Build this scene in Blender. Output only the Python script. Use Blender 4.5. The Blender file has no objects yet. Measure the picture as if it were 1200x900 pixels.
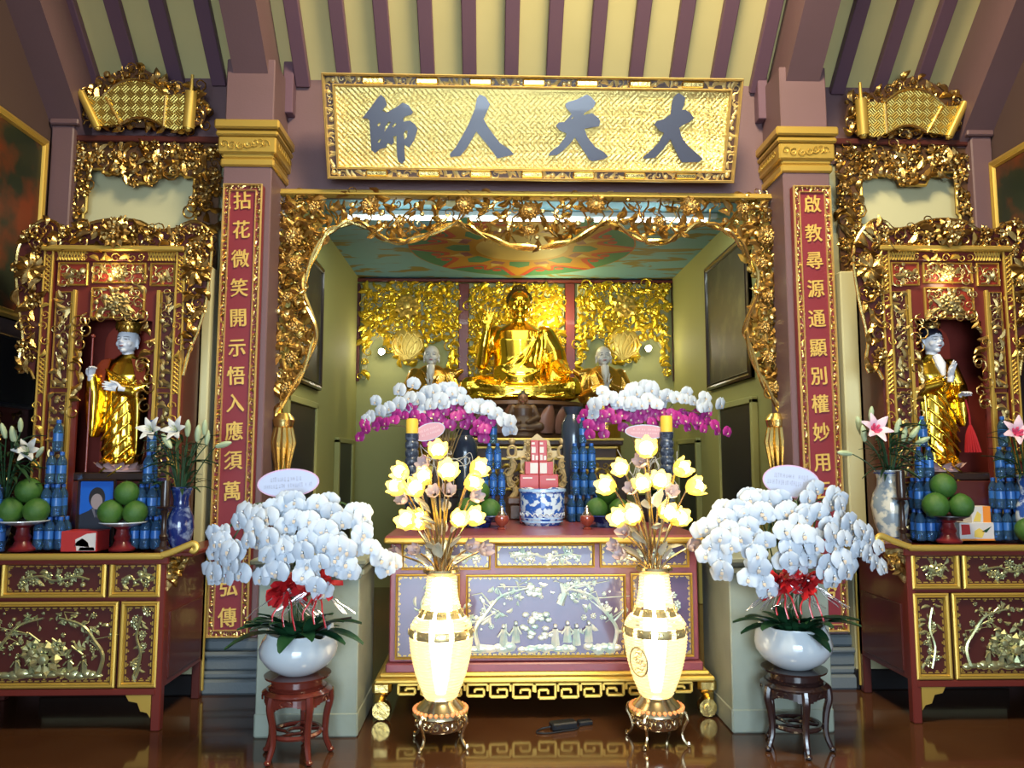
import bpy, bmesh, math, random
from mathutils import Vector, Matrix, Euler, noise
from math import pi, sin, cos, radians, sqrt, atan2, hypot
rnd = random.Random(7)
SC = bpy.context.scene
COL = SC.collection

# ------------------------------------------------------------------ camera
CAM = Vector((-0.355, 0.0, 1.60))
CROT = Euler((radians(90 + 5.7), 0, radians(-1.65)))
cd = bpy.data.cameras.new('camera'); cam = bpy.data.objects.new('camera', cd)
cam.location = CAM; cam.rotation_euler = CROT
cd.sensor_width = 36; cd.lens = 27; cd.clip_start = 0.05; cd.clip_end = 100
COL.objects.link(cam); SC.camera = cam

# ------------------------------------------------------------------ sky and exposure
wd = bpy.data.worlds.new('world'); SC.world = wd; wd.use_nodes = True
bgn = wd.node_tree.nodes['Background']
bgn.inputs[0].default_value = (0.70, 0.84, 1.0, 1); bgn.inputs[1].default_value = 0.48
vs = SC.view_settings
vs.view_transform = 'Standard'; vs.look = 'None'; vs.gamma = 1; vs.use_curve_mapping = False
vs.exposure = 0.2
SC.cycles.use_denoising = True
SC.cycles.max_bounces = 7; SC.cycles.diffuse_bounces = 3; SC.cycles.glossy_bounces = 4
SC.cycles.transmission_bounces = 5; SC.cycles.transparent_max_bounces = 8
SC.cycles.sample_clamp_indirect = 6; SC.cycles.caustics_refractive = False; SC.cycles.caustics_reflective = False

def light(name, kind, loc, energy, color, size=0.1, rot=(0, 0, 0), sy=None, spot=None):
    l = bpy.data.lights.new(name, kind); l.energy = energy; l.color = color
    if kind == 'AREA':
        l.size = size
        if sy: l.shape = 'RECTANGLE'; l.size_y = sy
    else:
        l.shadow_soft_size = size
    if spot: l.spot_size = radians(spot); l.spot_blend = 0.5
    o = bpy.data.objects.new(name, l); o.location = loc; o.rotation_euler = rot
    COL.objects.link(o); return o
# daylight falling in through the open front of the hall, behind the camera
dl = light('door_daylight', 'AREA', (0, -5.0, 1.7), 135, (0.66, 0.84, 1.0), 4.4, (radians(90), 0, 0), 3.0)
dl.data.spread = radians(70)
# warm ceiling lamps of the hall high under the ridge
light('hall_lamp', 'AREA', (0.6, 2.6, 6.6), 400, (1.0, 0.85, 0.55), 1.2, (radians(28), 0, 0), 1.2)

# ------------------------------------------------------------------ pixel -> point at a real distance
_R = CROT.to_matrix()
def ray(px, py): return _R @ Vector(((px - 600) / 900, (450 - py) / 900, -1))
def P(px, py, Y):
    d = ray(px, py); return CAM + d * (Y / d.y)
def PX(px, Y, py=500): return P(px, py, Y).x
def PZ(py, Y, px=600): return P(px, py, Y).z
def PF(px, z):
    """point where the line of sight meets the level z"""
    pass
def PPl(px, py, o, n):
    d = ray(px, py); return CAM + d * ((o - CAM).dot(n) / d.dot(n))

# ------------------------------------------------------------------ materials
MATS = {}
def mat(name, col, rough=0.5, metal=0.0, bump=None, var=None, emit=None, trans=0, ior=1.45, coat=0, alpha=1, spec=None, sheen=0):
    if name in MATS: return MATS[name]
    m = bpy.data.materials.new(name); m.use_nodes = True
    nt = m.node_tree; b = nt.nodes['Principled BSDF']; L = nt.links
    b.inputs['Base Color'].default_value = (*col, 1); b.inputs['Roughness'].default_value = rough
    b.inputs['Metallic'].default_value = metal; b.inputs['IOR'].default_value = ior
    b.inputs['Transmission Weight'].default_value = trans; b.inputs['Coat Weight'].default_value = coat
    b.inputs['Alpha'].default_value = alpha
    if spec is not None: b.inputs['Specular IOR Level'].default_value = spec
    if emit:
        b.inputs['Emission Color'].default_value = (*emit[0], 1); b.inputs['Emission Strength'].default_value = emit[1]
    tc = None
    def coord():
        nonlocal tc
        if tc is None: tc = nt.nodes.new('ShaderNodeTexCoord')
        return tc.outputs['Object']
    if var:                                    # (colour2, scale, lo, hi)
        n = nt.nodes.new('ShaderNodeTexNoise'); n.inputs['Scale'].default_value = var[1]; n.inputs['Detail'].default_value = 4
        L.new(coord(), n.inputs['Vector'])
        r = nt.nodes.new('ShaderNodeValToRGB')
        r.color_ramp.elements[0].position = var[2]; r.color_ramp.elements[1].position = var[3]
        r.color_ramp.elements[0].color = (*col, 1); r.color_ramp.elements[1].color = (*var[0], 1)
        L.new(n.outputs['Fac'], r.inputs['Fac']); L.new(r.outputs['Color'], b.inputs['Base Color'])
    if bump:                                   # (scale, strength)
        n = nt.nodes.new('ShaderNodeTexNoise'); n.inputs['Scale'].default_value = bump[0]; n.inputs['Detail'].default_value = 3
        L.new(coord(), n.inputs['Vector'])
        bp = nt.nodes.new('ShaderNodeBump'); bp.inputs['Strength'].default_value = bump[1]; bp.inputs['Distance'].default_value = 0.01
        L.new(n.outputs['Fac'], bp.inputs['Height']); L.new(bp.outputs['Normal'], b.inputs['Normal'])
    MATS[name] = m; return m

def woven(name, col, rough, scale, strength):
    """gold leaf pressed with a basket weave: squares of slats, turned by 90 degrees in a checker"""
    if name in MATS: return MATS[name]
    m = mat(name, col, rough, 1.0); nt = m.node_tree; L = nt.links; b = nt.nodes['Principled BSDF']
    tc = nt.nodes.new('ShaderNodeTexCoord'); mp = nt.nodes.new('ShaderNodeMapping')
    mp.inputs['Rotation'].default_value = (0, radians(45), 0); L.new(tc.outputs['Object'], mp.inputs['Vector'])
    ck = nt.nodes.new('ShaderNodeTexChecker'); ck.inputs['Scale'].default_value = scale; L.new(mp.outputs['Vector'], ck.inputs['Vector'])
    ck.inputs['Color1'].default_value = (1, 1, 1, 1); ck.inputs['Color2'].default_value = (0, 0, 0, 1)
    w = []
    for d in ('X', 'Z'):
        t = nt.nodes.new('ShaderNodeTexWave'); t.bands_direction = d; t.inputs['Scale'].default_value = scale * 3 / 6.283 * 2
        L.new(mp.outputs['Vector'], t.inputs['Vector']); w.append(t)
    mx = nt.nodes.new('ShaderNodeMix'); mx.data_type = 'RGBA'
    L.new(ck.outputs['Fac'], mx.inputs['Factor']); L.new(w[0].outputs['Color'], mx.inputs['A']); L.new(w[1].outputs['Color'], mx.inputs['B'])
    bp = nt.nodes.new('ShaderNodeBump'); bp.inputs['Strength'].default_value = strength; bp.inputs['Distance'].default_value = 0.006
    L.new(mx.outputs['Result'], bp.inputs['Height']); L.new(bp.outputs['Normal'], b.inputs['Normal'])
    return m

GOLD = mat('gold_leaf', (0.66, 0.45, 0.17), 0.29, 1.0, bump=(40, 0.35), var=((0.36, 0.215, 0.06), 9, 0.35, 0.65))
GOLDB = mat('bright_gold', (0.88, 0.64, 0.22), 0.24, 1.0, bump=(30, 0.2))
GOLDP = mat('gold_paint', (0.64, 0.42, 0.085), 0.38, 0.6)
GILTC = mat('gilt_character', (0.78, 0.50, 0.12), 0.4, 0.35)
GOLDF = mat('gilt_frame', (0.78, 0.57, 0.22), 0.36, 0.55, bump=(40, 0.2))
GOLDY = mat('yellow_gold_carving', (0.82, 0.56, 0.05), 0.32, 0.85, bump=(40, 0.3))
GOLDS = mat('statue_gold', (0.86, 0.55, 0.06), 0.2, 1.0, bump=(6, 0.1))
BRONZE = mat('lacquer_gold', (0.50, 0.26, 0.035), 0.24, 0.85, coat=0.5)
PURPLE = mat('purple_paint', (0.152, 0.086, 0.090), 0.5, bump=(60, 0.08), var=((0.165, 0.092, 0.10), 3, 0.3, 0.7))
CREAM = mat('cream_plaster', (0.64, 0.54, 0.24), 0.7, bump=(20, 0.06), var=((0.58, 0.49, 0.21), 1.2, 0.35, 0.7))
GREENW = mat('pale_green_plaster', (0.54, 0.51, 0.30), 0.7, bump=(25, 0.05))
OLIVE = mat('olive_plaster', (0.36, 0.34, 0.12), 0.7, bump=(25, 0.05))
PEDM = mat('pale_pedestal_paint', (0.29, 0.32, 0.26), 0.55, bump=(25, 0.05), var=((0.24, 0.27, 0.21), 4, 0.4, 0.7))
STONE = mat('grey_stone', (0.12, 0.14, 0.15), 0.5, bump=(50, 0.15))
BLACKB = mat('black_tile', (0.012, 0.011, 0.012), 0.3)
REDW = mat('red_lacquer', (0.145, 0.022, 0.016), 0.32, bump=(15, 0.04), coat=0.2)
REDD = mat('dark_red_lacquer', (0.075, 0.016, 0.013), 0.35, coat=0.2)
REDP = mat('couplet_red', (0.21, 0.020, 0.028), 0.5, bump=(120, 0.06))
REDN = mat('niche_red', (0.26, 0.026, 0.010), 0.5)
MAUVE = mat('plum_lacquer', (0.235, 0.050, 0.060), 0.34, coat=0.2)
PLUMP = mat('violet_lacquer_panel', (0.105, 0.075, 0.155), 0.22, var=((0.09, 0.06, 0.11), 3, 0.35, 0.7), coat=0.5)
DARKW = mat('dark_wood', (0.028, 0.014, 0.010), 0.3, coat=0.3)
ROSEW = mat('rosewood', (0.10, 0.018, 0.010), 0.22, bump=(12, 0.05), coat=0.5)
BROWNW = mat('brown_wood', (0.10, 0.045, 0.02), 0.4, bump=(30, 0.1))
TANW = mat('tan_gilt_wood', (0.46, 0.33, 0.15), 0.45, 0.2, bump=(40, 0.2))
PEARL = mat('mother_of_pearl', (0.80, 0.79, 0.70), 0.22, 0.25, var=((0.45, 0.62, 0.58), 14, 0.4, 0.66), coat=0.4)
RELG = mat('pale_gilt_relief', (0.50, 0.38, 0.16), 0.34, 0.8, var=((0.34, 0.23, 0.08), 12, 0.4, 0.65))
PEARLG = mat('gilt_pearl', (0.52, 0.47, 0.22), 0.27, 0.7, var=((0.38, 0.42, 0.24), 14, 0.4, 0.66))
INK = mat('blue_grey_ink', (0.070, 0.080, 0.125), 0.25, coat=0.3)
WHITEC = mat('white_ceramic', (0.58, 0.63, 0.66), 0.12, coat=0.5)
FACEW = mat('painted_white_skin', (0.70, 0.71, 0.76), 0.3)
FACEG = mat('painted_pale_skin', (0.50, 0.46, 0.42), 0.3)
DARK = mat('dark_paint', (0.02, 0.018, 0.02), 0.4)
LIP = mat('lip_paint', (0.30, 0.05, 0.06), 0.4)
HAIRB = mat('blue_black_hair', (0.012, 0.012, 0.025), 0.35)
PETAL = mat('white_orchid_petal', (0.55, 0.605, 0.68), 0.5, sheen=0.2)
PETALB = mat('cream_orchid_petal', (0.50, 0.485, 0.47), 0.5)
MAGEN = mat('magenta_orchid_petal', (0.46, 0.035, 0.26), 0.45, var=((0.36, 0.02, 0.20), 25, 0.4, 0.6))
LIPW = mat('orchid_lip', (0.62, 0.50, 0.38), 0.5)
STEMG = mat('green_stem', (0.05, 0.10, 0.03), 0.5)
LEAFG = mat('dark_green_leaf', (0.014, 0.060, 0.024), 0.35, bump=(20, 0.1))
LEAFM = mat('lily_leaf', (0.020, 0.060, 0.022), 0.45)
BUDG = mat('pale_green_bud', (0.42, 0.50, 0.30), 0.5)
LILYW = mat('white_lily_petal', (0.66, 0.64, 0.60), 0.5)
LILYP = mat('pink_lily_petal', (0.74, 0.52, 0.60), 0.5)
LILYC = mat('deep_pink_throat', (0.55, 0.06, 0.14), 0.5)
POMELO = mat('green_pomelo_skin', (0.036, 0.115, 0.018), 0.45, bump=(90, 0.25), var=((0.052, 0.135, 0.02), 6, 0.35, 0.65))
BOTTLE = mat('blue_bottle_plastic', (0.16, 0.42, 0.85), 0.05, trans=0.88, ior=1.3)
BLABEL = mat('bottle_label', (0.03, 0.13, 0.42), 0.3)
BCAP = mat('bottle_cap', (0.02, 0.10, 0.40), 0.35)
GLASSP = mat('pink_glass', (0.80, 0.62, 0.62), 0.12, trans=0.5, ior=1.2)
GLASSY = mat('yellow_rim_glass', (0.95, 0.72, 0.16), 0.15, emit=((1.0, 0.66, 0.10), 0.55))
BULB = mat('lit_flower_bulb', (1, 0.95, 0.8), 0.4, emit=((1.0, 0.88, 0.58), 5.0))
CORE = mat('lit_lamp_core', (1, 1, 1), 0.4, emit=((1.0, 0.90, 0.66), 13.0))
SPOTE = mat('lit_spot_bulb', (1, 1, 1), 0.4, emit=((1.0, 0.95, 0.78), 14.0))
TUBEE = mat('lit_tube', (1, 1, 1), 0.4, emit=((0.85, 1.0, 0.97), 7.0))
BRASSG = mat('pale_brass', (0.78, 0.62, 0.36), 0.22, 1.0)
SILVER = mat('silvered_metal', (0.70, 0.66, 0.58), 0.2, 1.0)
CANDY = mat('yellow_candle_wax', (0.80, 0.52, 0.06), 0.5, emit=((0.9, 0.5, 0.05), 0.12))
PINKC = mat('pink_card', (0.62, 0.34, 0.40), 0.6)
CARDW = mat('white_card', (0.52, 0.57, 0.74), 0.6)
CARDE = mat('pink_card_edge', (0.66, 0.42, 0.60), 0.6)
PRINTG = mat('grey_print', (0.42, 0.44, 0.56), 0.7)
RIBR = mat('red_ribbon', (0.55, 0.02, 0.025), 0.3, coat=0.4)
RIBS = mat('silver_ribbon', (0.75, 0.70, 0.70), 0.2, 0.8)
REDBOX = mat('red_carton', (0.42, 0.03, 0.03), 0.4)
WHITEP = mat('white_print', (0.62, 0.58, 0.55), 0.5)
ORANGE = mat('orange_print', (0.80, 0.25, 0.03), 0.5)
YELLOWP = mat('yellow_print', (0.72, 0.52, 0.10), 0.5)
BLACKP = mat('black_plastic', (0.012, 0.014, 0.018), 0.35)
SKYP = mat('photo_blue', (0.012, 0.11, 0.50), 0.35)
PHOTOF = mat('photo_skin', (0.30, 0.24, 0.24), 0.5)
REDROBE = mat('red_robe_lacquer', (0.26, 0.04, 0.012), 0.25, 0.3, coat=0.5)
CELAD = mat('lotus_pink', (0.55, 0.34, 0.32), 0.45)
REDT = mat('red_tassel', (0.36, 0.008, 0.012), 0.7)
TWIG = mat('white_wire', (0.60, 0.58, 0.52), 0.5)

def bluewhite(name, blue, white, scale, lo=0.46, hi=0.54):
    m = mat(name, white, 0.12, var=(blue, scale, lo, hi), coat=0.5); return m
PORC = bluewhite('blue_white_porcelain', (0.03, 0.09, 0.36), (0.60, 0.68, 0.76), 16)
PORCD = bluewhite('dark_blue_porcelain', (0.012, 0.025, 0.14), (0.22, 0.27, 0.42), 18, 0.36, 0.5)
PORCG = bluewhite('grey_cream_porcelain', (0.22, 0.27, 0.32), (0.60, 0.57, 0.48), 13, 0.46, 0.54)

# ------------------------------------------------------------------ mesh building
XZ = (Vector((1, 0, 0)), Vector((0, 0, 1)), Vector((0, -1, 0)))      # a plane that looks towards the hall
class MB:
    def __init__(s): s.v = []; s.f = []; s.m = []
    def add(s, vs, fs, M=None, mi=0):
        o = len(s.v)
        if M is not None: vs = [M @ Vector(v) for v in vs]
        s.v.extend([tuple(v) for v in vs]); s.f.extend([tuple(i + o for i in f) for f in fs]); s.m.extend([mi] * len(fs)); return s
    def box(s, c, d, b=0.0, M=None):
        hx, hy, hz = d[0] / 2, d[1] / 2, d[2] / 2; cx, cy, cz = c
        b = min(b, hx * .9, hy * .9, hz * .9)
        if b <= 0:
            vs = [(cx + i * hx, cy + j * hy, cz + k * hz) for i in (-1, 1) for j in (-1, 1) for k in (-1, 1)]
            fs = [(0, 1, 3, 2), (4, 6, 7, 5), (0, 4, 5, 1), (2, 3, 7, 6), (0, 2, 6, 4), (1, 5, 7, 3)]
            return s.add(vs, fs, M)
        vs = []; ix = {}
        for i in (-1, 1):
            for j in (-1, 1):
                for k in (-1, 1):
                    for a in range(3):
                        ix[i, j, k, a] = len(vs)
                        vs.append((cx + i * (hx - (0 if a == 0 else b)), cy + j * (hy - (0 if a == 1 else b)), cz + k * (hz - (0 if a == 2 else b))))
        fs = []
        for q in (-1, 1):
            fs.append([ix[q, -1, -1, 0], ix[q, 1, -1, 0], ix[q, 1, 1, 0], ix[q, -1, 1, 0]])
            fs.append([ix[-1, q, -1, 1], ix[1, q, -1, 1], ix[1, q, 1, 1], ix[-1, q, 1, 1]])
            fs.append([ix[-1, -1, q, 2], ix[1, -1, q, 2], ix[1, 1, q, 2], ix[-1, 1, q, 2]])
            for r in (-1, 1):
                fs.append([ix[q, r, -1, 0], ix[q, r, 1, 0], ix[q, r, 1, 1], ix[q, r, -1, 1]])
                fs.append([ix[q, -1, r, 0], ix[q, 1, r, 0], ix[q, 1, r, 2], ix[q, -1, r, 2]])
                fs.append([ix[-1, q, r, 1], ix[1, q, r, 1], ix[1, q, r, 2], ix[-1, q, r, 2]])
                for t in (-1, 1): fs.append([ix[q, r, t, 0], ix[q, r, t, 1], ix[q, r, t, 2]])
        C = Vector(c); out = []
        for f in fs:
            p = [Vector(vs[i]) for i in f]; n = (p[1] - p[0]).cross(p[2] - p[0]); m = sum(p, Vector()) / len(p)
            out.append(f if n.dot(m - C) > 0 else f[::-1])
        return s.add(vs, out, M)
    def lathe(s, prof, seg=20, c=(0, 0, 0), M=None, sx=1, sy=1, wave=None):
        vs = []; fs = []; n = len(prof)
        for k in range(seg):
            a = 2 * pi * k / seg
            for i, (r, z) in enumerate(prof):
                rr = r * (1 + (wave(a, z) if wave else 0))
                vs.append((c[0] + rr * cos(a) * sx, c[1] + rr * sin(a) * sy, c[2] + z))
        for k in range(seg):
            k2 = (k + 1) % seg
            for i in range(n - 1):
                if prof[i][0] < 1e-6 and prof[i + 1][0] < 1e-6: continue
                fs.append((k * n + i, k2 * n + i, k2 * n + i + 1, k * n + i + 1))
        if prof[0][0] > 1e-6: fs.append(tuple(k * n for k in range(seg))[::-1])
        if prof[-1][0] > 1e-6: fs.append(tuple(k * n + n - 1 for k in range(seg)))
        return s.add(vs, fs, M)
    def tube(s, pts, r, n=6, M=None, flat=1.0, closed=False):
        pts = [Vector(p) for p in pts]; k = len(pts)
        rs = r if isinstance(r, (list, tuple)) else [r] * k
        vs = []; fs = []; up = None
        for i, p in enumerate(pts):
            if closed: t = pts[(i + 1) % k] - pts[i - 1]
            else: t = pts[min(i + 1, k - 1)] - pts[max(i - 1, 0)]
            if t.length < 1e-9: t = Vector((0, 0, 1))
            t.normalize()
            if up is None:
                up = Vector((0, 1, 0)) if abs(t.y) < .9 else Vector((1, 0, 0))
            u = (up - t * up.dot(t))
            if u.length < 1e-6: u = t.orthogonal()
            u.normalize(); w = t.cross(u); up = u
            for j in range(n):
                a = 2 * pi * j / n; vs.append(p + (u * cos(a) * flat + w * sin(a)) * rs[i])
        for i in range(k if closed else k - 1):
            i2 = (i + 1) % k
            for j in range(n):
                j2 = (j + 1) % n; fs.append((i * n + j, i * n + j2, i2 * n + j2, i2 * n + j))
        if not closed: fs.append(tuple(range(n))[::-1]); fs.append(tuple((k - 1) * n + j for j in range(n)))
        return s.add(vs, fs, M)
    def ball(s, c, r, seg=10, ring=6, M=None, top=None):
        r = r if isinstance(r, (tuple, list)) else (r, r, r)
        vs = [(c[0], c[1], c[2] - r[2])]; fs = []
        for i in range(1, ring):
            t = -pi / 2 + pi * i / ring
            for k in range(seg):
                a = 2 * pi * k / seg; vs.append((c[0] + r[0] * cos(t) * cos(a), c[1] + r[1] * cos(t) * sin(a), c[2] + r[2] * sin(t)))
        vs.append((c[0], c[1], c[2] + r[2])); l = len(vs) - 1
        for k in range(seg):
            k2 = (k + 1) % seg; fs.append((0, 1 + k2, 1 + k)); fs.append((l, l - seg + k, l - seg + k2))
            for i in range(ring - 2):
                a = 1 + i * seg; fs.append((a + k, a + k2, a + seg + k2, a + seg + k))
        return s.add(vs, fs, M)
    def prism(s, out, d, M=None):
        """outline (u, v) in the local XZ plane, thickness d towards -Y"""
        n = len(out); ar = sum(out[i][0] * out[(i + 1) % n][1] - out[(i + 1) % n][0] * out[i][1] for i in range(n))
        if ar < 0: out = out[::-1]
        vs = [(u, -d, v) for u, v in out] + [(u, 0, v) for u, v in out]
        fs = [tuple(range(n)), tuple(range(2 * n - 1, n - 1, -1))] + [(i, i + n, (i + 1) % n + n, (i + 1) % n) for i in range(n)]
        return s.add(vs, fs, M)
    def frame(s, x0, x1, z0, z1, w, d, y=0, b=0.3):
        """mitred picture-frame moulding round a rectangle, front at y-d, inner lip lower"""
        pr = [(0, 0), (0, d * .8), (w * b, d), (w * .6, d * .75), (w * .75, d), (w, d * .4), (w, 0)]
        vs = []; n = len(pr)
        for (cx, cz, sx, sz) in ((x0, z0, 1, 1), (x1, z0, -1, 1), (x1, z1, -1, -1), (x0, z1, 1, -1)):
            for a, h in pr: vs.append((cx + sx * a, y - h, cz + sz * a))
        fs = []
        for q in range(4):
            q2 = (q + 1) % 4
            for i in range(n - 1): fs.append((q * n + i, q2 * n + i, q2 * n + i + 1, q * n + i + 1))
        return s.add(vs, fs)
    def obj(s, name, m, parent=None, loc=None, smooth=35, kind=None):
        me = bpy.data.meshes.new(name)
        off = Vector(loc) if loc is not None else None
        me.from_pydata(s.v, [], s.f)
        ms = m if isinstance(m, (list, tuple)) else [m]
        for q in ms: me.materials.append(q)
        if len(ms) > 1: me.polygons.foreach_set('material_index', s.m)
        if smooth:
            me.polygons.foreach_set('use_smooth', [True] * len(me.polygons))
            if smooth < 180: me.set_sharp_from_angle(angle=radians(smooth))
        me.update()
        o = bpy.data.objects.new(name, me); COL.objects.link(o)
        if off is not None: o.location = off
        if parent is not None: o.parent = parent
        if kind: o['kind'] = kind
        return o
def world_local(mb, root):
    """move vertices given in world space into the frame of an unrotated root"""
    l = root.location; mb.v = [(a - l.x, b - l.y, c - l.z) for a, b, c in mb.v]; return mb
def tag(o, label=None, cat=None, group=None, kind=None):
    if label: o['label'] = label
    if cat: o['category'] = cat
    if group: o['group'] = group
    if kind: o['kind'] = kind
    return o
def thing(name, label, cat, loc=(0, 0, 0), rz=0, group=None, rx=0):
    o = bpy.data.objects.new(name, None); o.location = loc; o.rotation_euler = (rx, 0, rz); o.empty_display_size = .05
    COL.objects.link(o); return tag(o, label, cat, group)
def struct(mb, name, m, parent=None, smooth=30):
    o = mb.obj(name, m, parent, smooth=smooth)
    if parent is None: o['kind'] = 'structure'
    return o
def link_copy(o, parent=None):
    c = o.copy(); COL.objects.link(c); c.parent = parent; return c
def copy_tree(o, parent=None):
    c = link_copy(o, parent)
    for ch in list(o.children): copy_tree(ch, c)
    return c
def part(name, me, parent, M):
    """one more part that shares mesh data"""
    o = bpy.data.objects.new(name, me); COL.objects.link(o); o.parent = parent; o.matrix_local = M; return o
def look_rot(d, roll=0):
    """rotation that sends local +Z to d"""
    return Vector(d).to_track_quat('Z', 'Y').to_matrix().to_4x4() @ Matrix.Rotation(roll, 4, 'Z')
def plane(o, U=XZ[0], V=XZ[1], W=XZ[2]):
    M = Matrix.Identity(4)
    for i, a in enumerate((U, V, W)):
        for j in range(3): M[j][i] = a[j]
    for j in range(3): M[j][3] = o[j]
    return M
def spline(pts, n=6):
    """Catmull-Rom through points"""
    pts = [Vector(p) if len(p) == 3 else Vector((p[0], p[1], 0)) for p in pts]; out = []
    for i in range(len(pts) - 1):
        a = pts[max(i - 1, 0)]; b = pts[i]; c = pts[i + 1]; d = pts[min(i + 2, len(pts) - 1)]
        for k in range(n):
            t = k / n; out.append(0.5 * ((2 * b) + (c - a) * t + (2 * a - 5 * b + 4 * c - d) * t * t + (3 * b - a - 3 * c + d) * t ** 3))
    out.append(pts[-1]); return out

# ------------------------------------------------------------------ carved ornament (u right, v up, w out)
def o_leaf(mb, M, bend=.25):
    vs = [(0, 0, 0)]; n = 4
    for i in range(1, n):
        t = i / n; w = .26 * sin(pi * t) * (1.15 if i % 2 else .9); c = bend * sin(pi * t * .9)
        h = .10 + .12 * sin(pi * t)
        vs += [(c - w, t, .02), (c, t, h), (c + w, t, .02)]
    vs.append((bend * .3, 1.05, .05)); e = len(vs) - 1
    fs = [(0, 2, 1), (0, 3, 2)]
    for i in range(n - 2):
        a = 1 + i * 3; fs += [(a, a + 1, a + 4, a + 3), (a + 1, a + 2, a + 5, a + 4)]
    a = 1 + (n - 2) * 3; fs += [(a, a + 1, e), (a + 1, a + 2, e)]
    mb.add(vs, fs, M)
def o_flower(mb, M, n=7):
    vs = []; fs = []
    for k in range(n):
        a = 2 * pi * k / n; o = len(vs); ca, sa = cos(a), sin(a)
        for (r, t, h) in ((.16, 0, .12), (.36, -.17, .10), (.38, 0, .20), (.36, .17, .10), (.55, 0, .07)):
            vs.append((r * ca - t * sa, r * sa + t * ca, h))
        fs += [(o, o + 1, o + 2), (o, o + 2, o + 3), (o + 1, o + 4, o + 2), (o + 2, o + 4, o + 3)]
    mb.add(vs, fs, M)
    mb.ball((0, 0, .14), (.19, .19, .14), 7, 4, M)
def o_curl(mb, M, turns=1.2, n=11):
    pts = []; rs = []
    for i in range(n):
        t = i / (n - 1); a = turns * 2 * pi * t; r = .5 * (1 - t) ** .8 + .06
        pts.append((r * cos(a) - .25, r * sin(a), .10 + .06 * sin(pi * t))); rs.append(.075 * (1 - .45 * t))
    mb.tube(pts, rs, 4, M)
def o_bud(mb, M): mb.ball((0, 0, .1), (.3, .3, .22), 7, 4, M)
def o_bird(mb, M):
    mb.ball((0, 0, .16), (.34, .15, .15), 7, 5, M); mb.ball((.36, .14, .2), (.12, .12, .12), 6, 4, M)
    mb.add([(.46, .14, .2), (.62, .12, .2), (.46, .09, .2)], [(0, 1, 2)], M)
    o_leaf(mb, M @ Matrix.Translation((-.1, .05, .12)) @ Matrix.Rotation(.9, 4, 'Z') @ Matrix.Scale(.7, 4), .1)
    o_leaf(mb, M @ Matrix.Translation((-.25, 0, .1)) @ Matrix.Rotation(1.7, 4, 'Z') @ Matrix.Scale(.7, 4), -.1)
ORN = dict(leaf=o_leaf, flower=o_flower, curl=o_curl, bud=o_bud, bird=o_bird)
def inpoly(u, v, poly):
    r = False; n = len(poly); j = n - 1
    for i in range(n):
        a, b = poly[i], poly[j]
        if (a[1] > v) != (b[1] > v) and u < (b[0] - a[0]) * (v - a[1]) / (b[1] - a[1]) + a[0]: r = not r
        j = i
    return r
def carve(mb, M, polys, sp, size, seed, kinds='leaf leaf leaf curl flower bud', hole=None, mirror=None, lift=1.0):
    """scatter carved ornaments over a region of the plane M, set on a shaken grid so that they touch"""
    r = random.Random(seed); ks = kinds.split()
    if isinstance(polys[0][0], (int, float)): polys = [polys]
    for poly in polys:
        us = [p[0] for p in poly]; vs_ = [p[1] for p in poly]
        v = min(vs_) + sp * .4; row = 0
        while v < max(vs_):
            u = min(us) + sp * (.4 + .5 * (row % 2))
            while u < max(us):
                uu = u + r.uniform(-.3, .3) * sp; vv = v + r.uniform(-.3, .3) * sp
                if inpoly(uu, vv, poly) and not (hole and hole(uu, vv)):
                    k = r.choice(ks); s = size * r.uniform(.75, 1.25) * (1.15 if k == 'leaf' else .95)
                    A = M @ Matrix.Translation((uu, vv, r.uniform(0, .25) * size * lift)) @ Matrix.Rotation(r.uniform(0, 2 * pi), 4, 'Z') @ Matrix.Rotation(r.uniform(-.35, .35), 4, 'X') @ Matrix.Diagonal((s, s * r.choice((1, 1)), s * lift, 1))
                    if k == 'leaf': A = A @ Matrix.Translation((0, -.5, 0))
                    ORN[k](mb, A)
                u += sp
            v += sp * .9; row += 1
    return mb
def strip(mb, M, pts, w, size, seed, kinds='leaf curl', lift=1.0):
    """ornaments along a line"""
    r = random.Random(seed); ks = kinds.split(); acc = 0
    for i in range(len(pts) - 1):
        a, b = Vector(pts[i]), Vector(pts[i + 1]); L = (b - a).length; t = acc
        while t < L:
            p = a + (b - a) * (t / L); s = size * r.uniform(.85, 1.15)
            q = Vector((-(b - a).y, (b - a).x)).normalized() * r.uniform(-.5, .5) * w
            k = r.choice(ks); A = M @ Matrix.Translation((p.x + q.x, p.y + q.y, 0)) @ Matrix.Rotation(r.uniform(0, 2 * pi), 4, 'Z') @ Matrix.Diagonal((s, s, s * lift, 1))
            if k == 'leaf': A = A @ Matrix.Translation((0, -.5, 0))
            ORN[k](mb, A); t += size * .62
        acc = t - L
    return mb

# ------------------------------------------------------------------ soft bodies: overlapping volumes fused into one skin
def fuse(name, build, m, voxel, smooth=4, parent=None, factor=.5):
    mb = MB(); build(mb)
    me = bpy.data.meshes.new('t'); me.from_pydata(mb.v, [], mb.f); me.update()
    o = bpy.data.objects.new('t', me); COL.objects.link(o)
    q = o.modifiers.new('r', 'REMESH'); q.mode = 'VOXEL'; q.voxel_size = voxel; q.use_smooth_shade = True
    q = o.modifiers.new('s', 'SMOOTH'); q.iterations = smooth; q.factor = factor
    dg = bpy.context.evaluated_depsgraph_get(); dg.update()
    nm = bpy.data.meshes.new_from_object(o.evaluated_get(dg)); nm.name = name
    bpy.data.objects.remove(o); bpy.data.meshes.remove(me)
    nm.materials.clear(); nm.materials.append(m)
    nm.polygons.foreach_set('use_smooth', [True] * len(nm.polygons))
    r = bpy.data.objects.new(name, nm); COL.objects.link(r)
    if parent is not None: r.parent = parent
    return r
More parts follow.
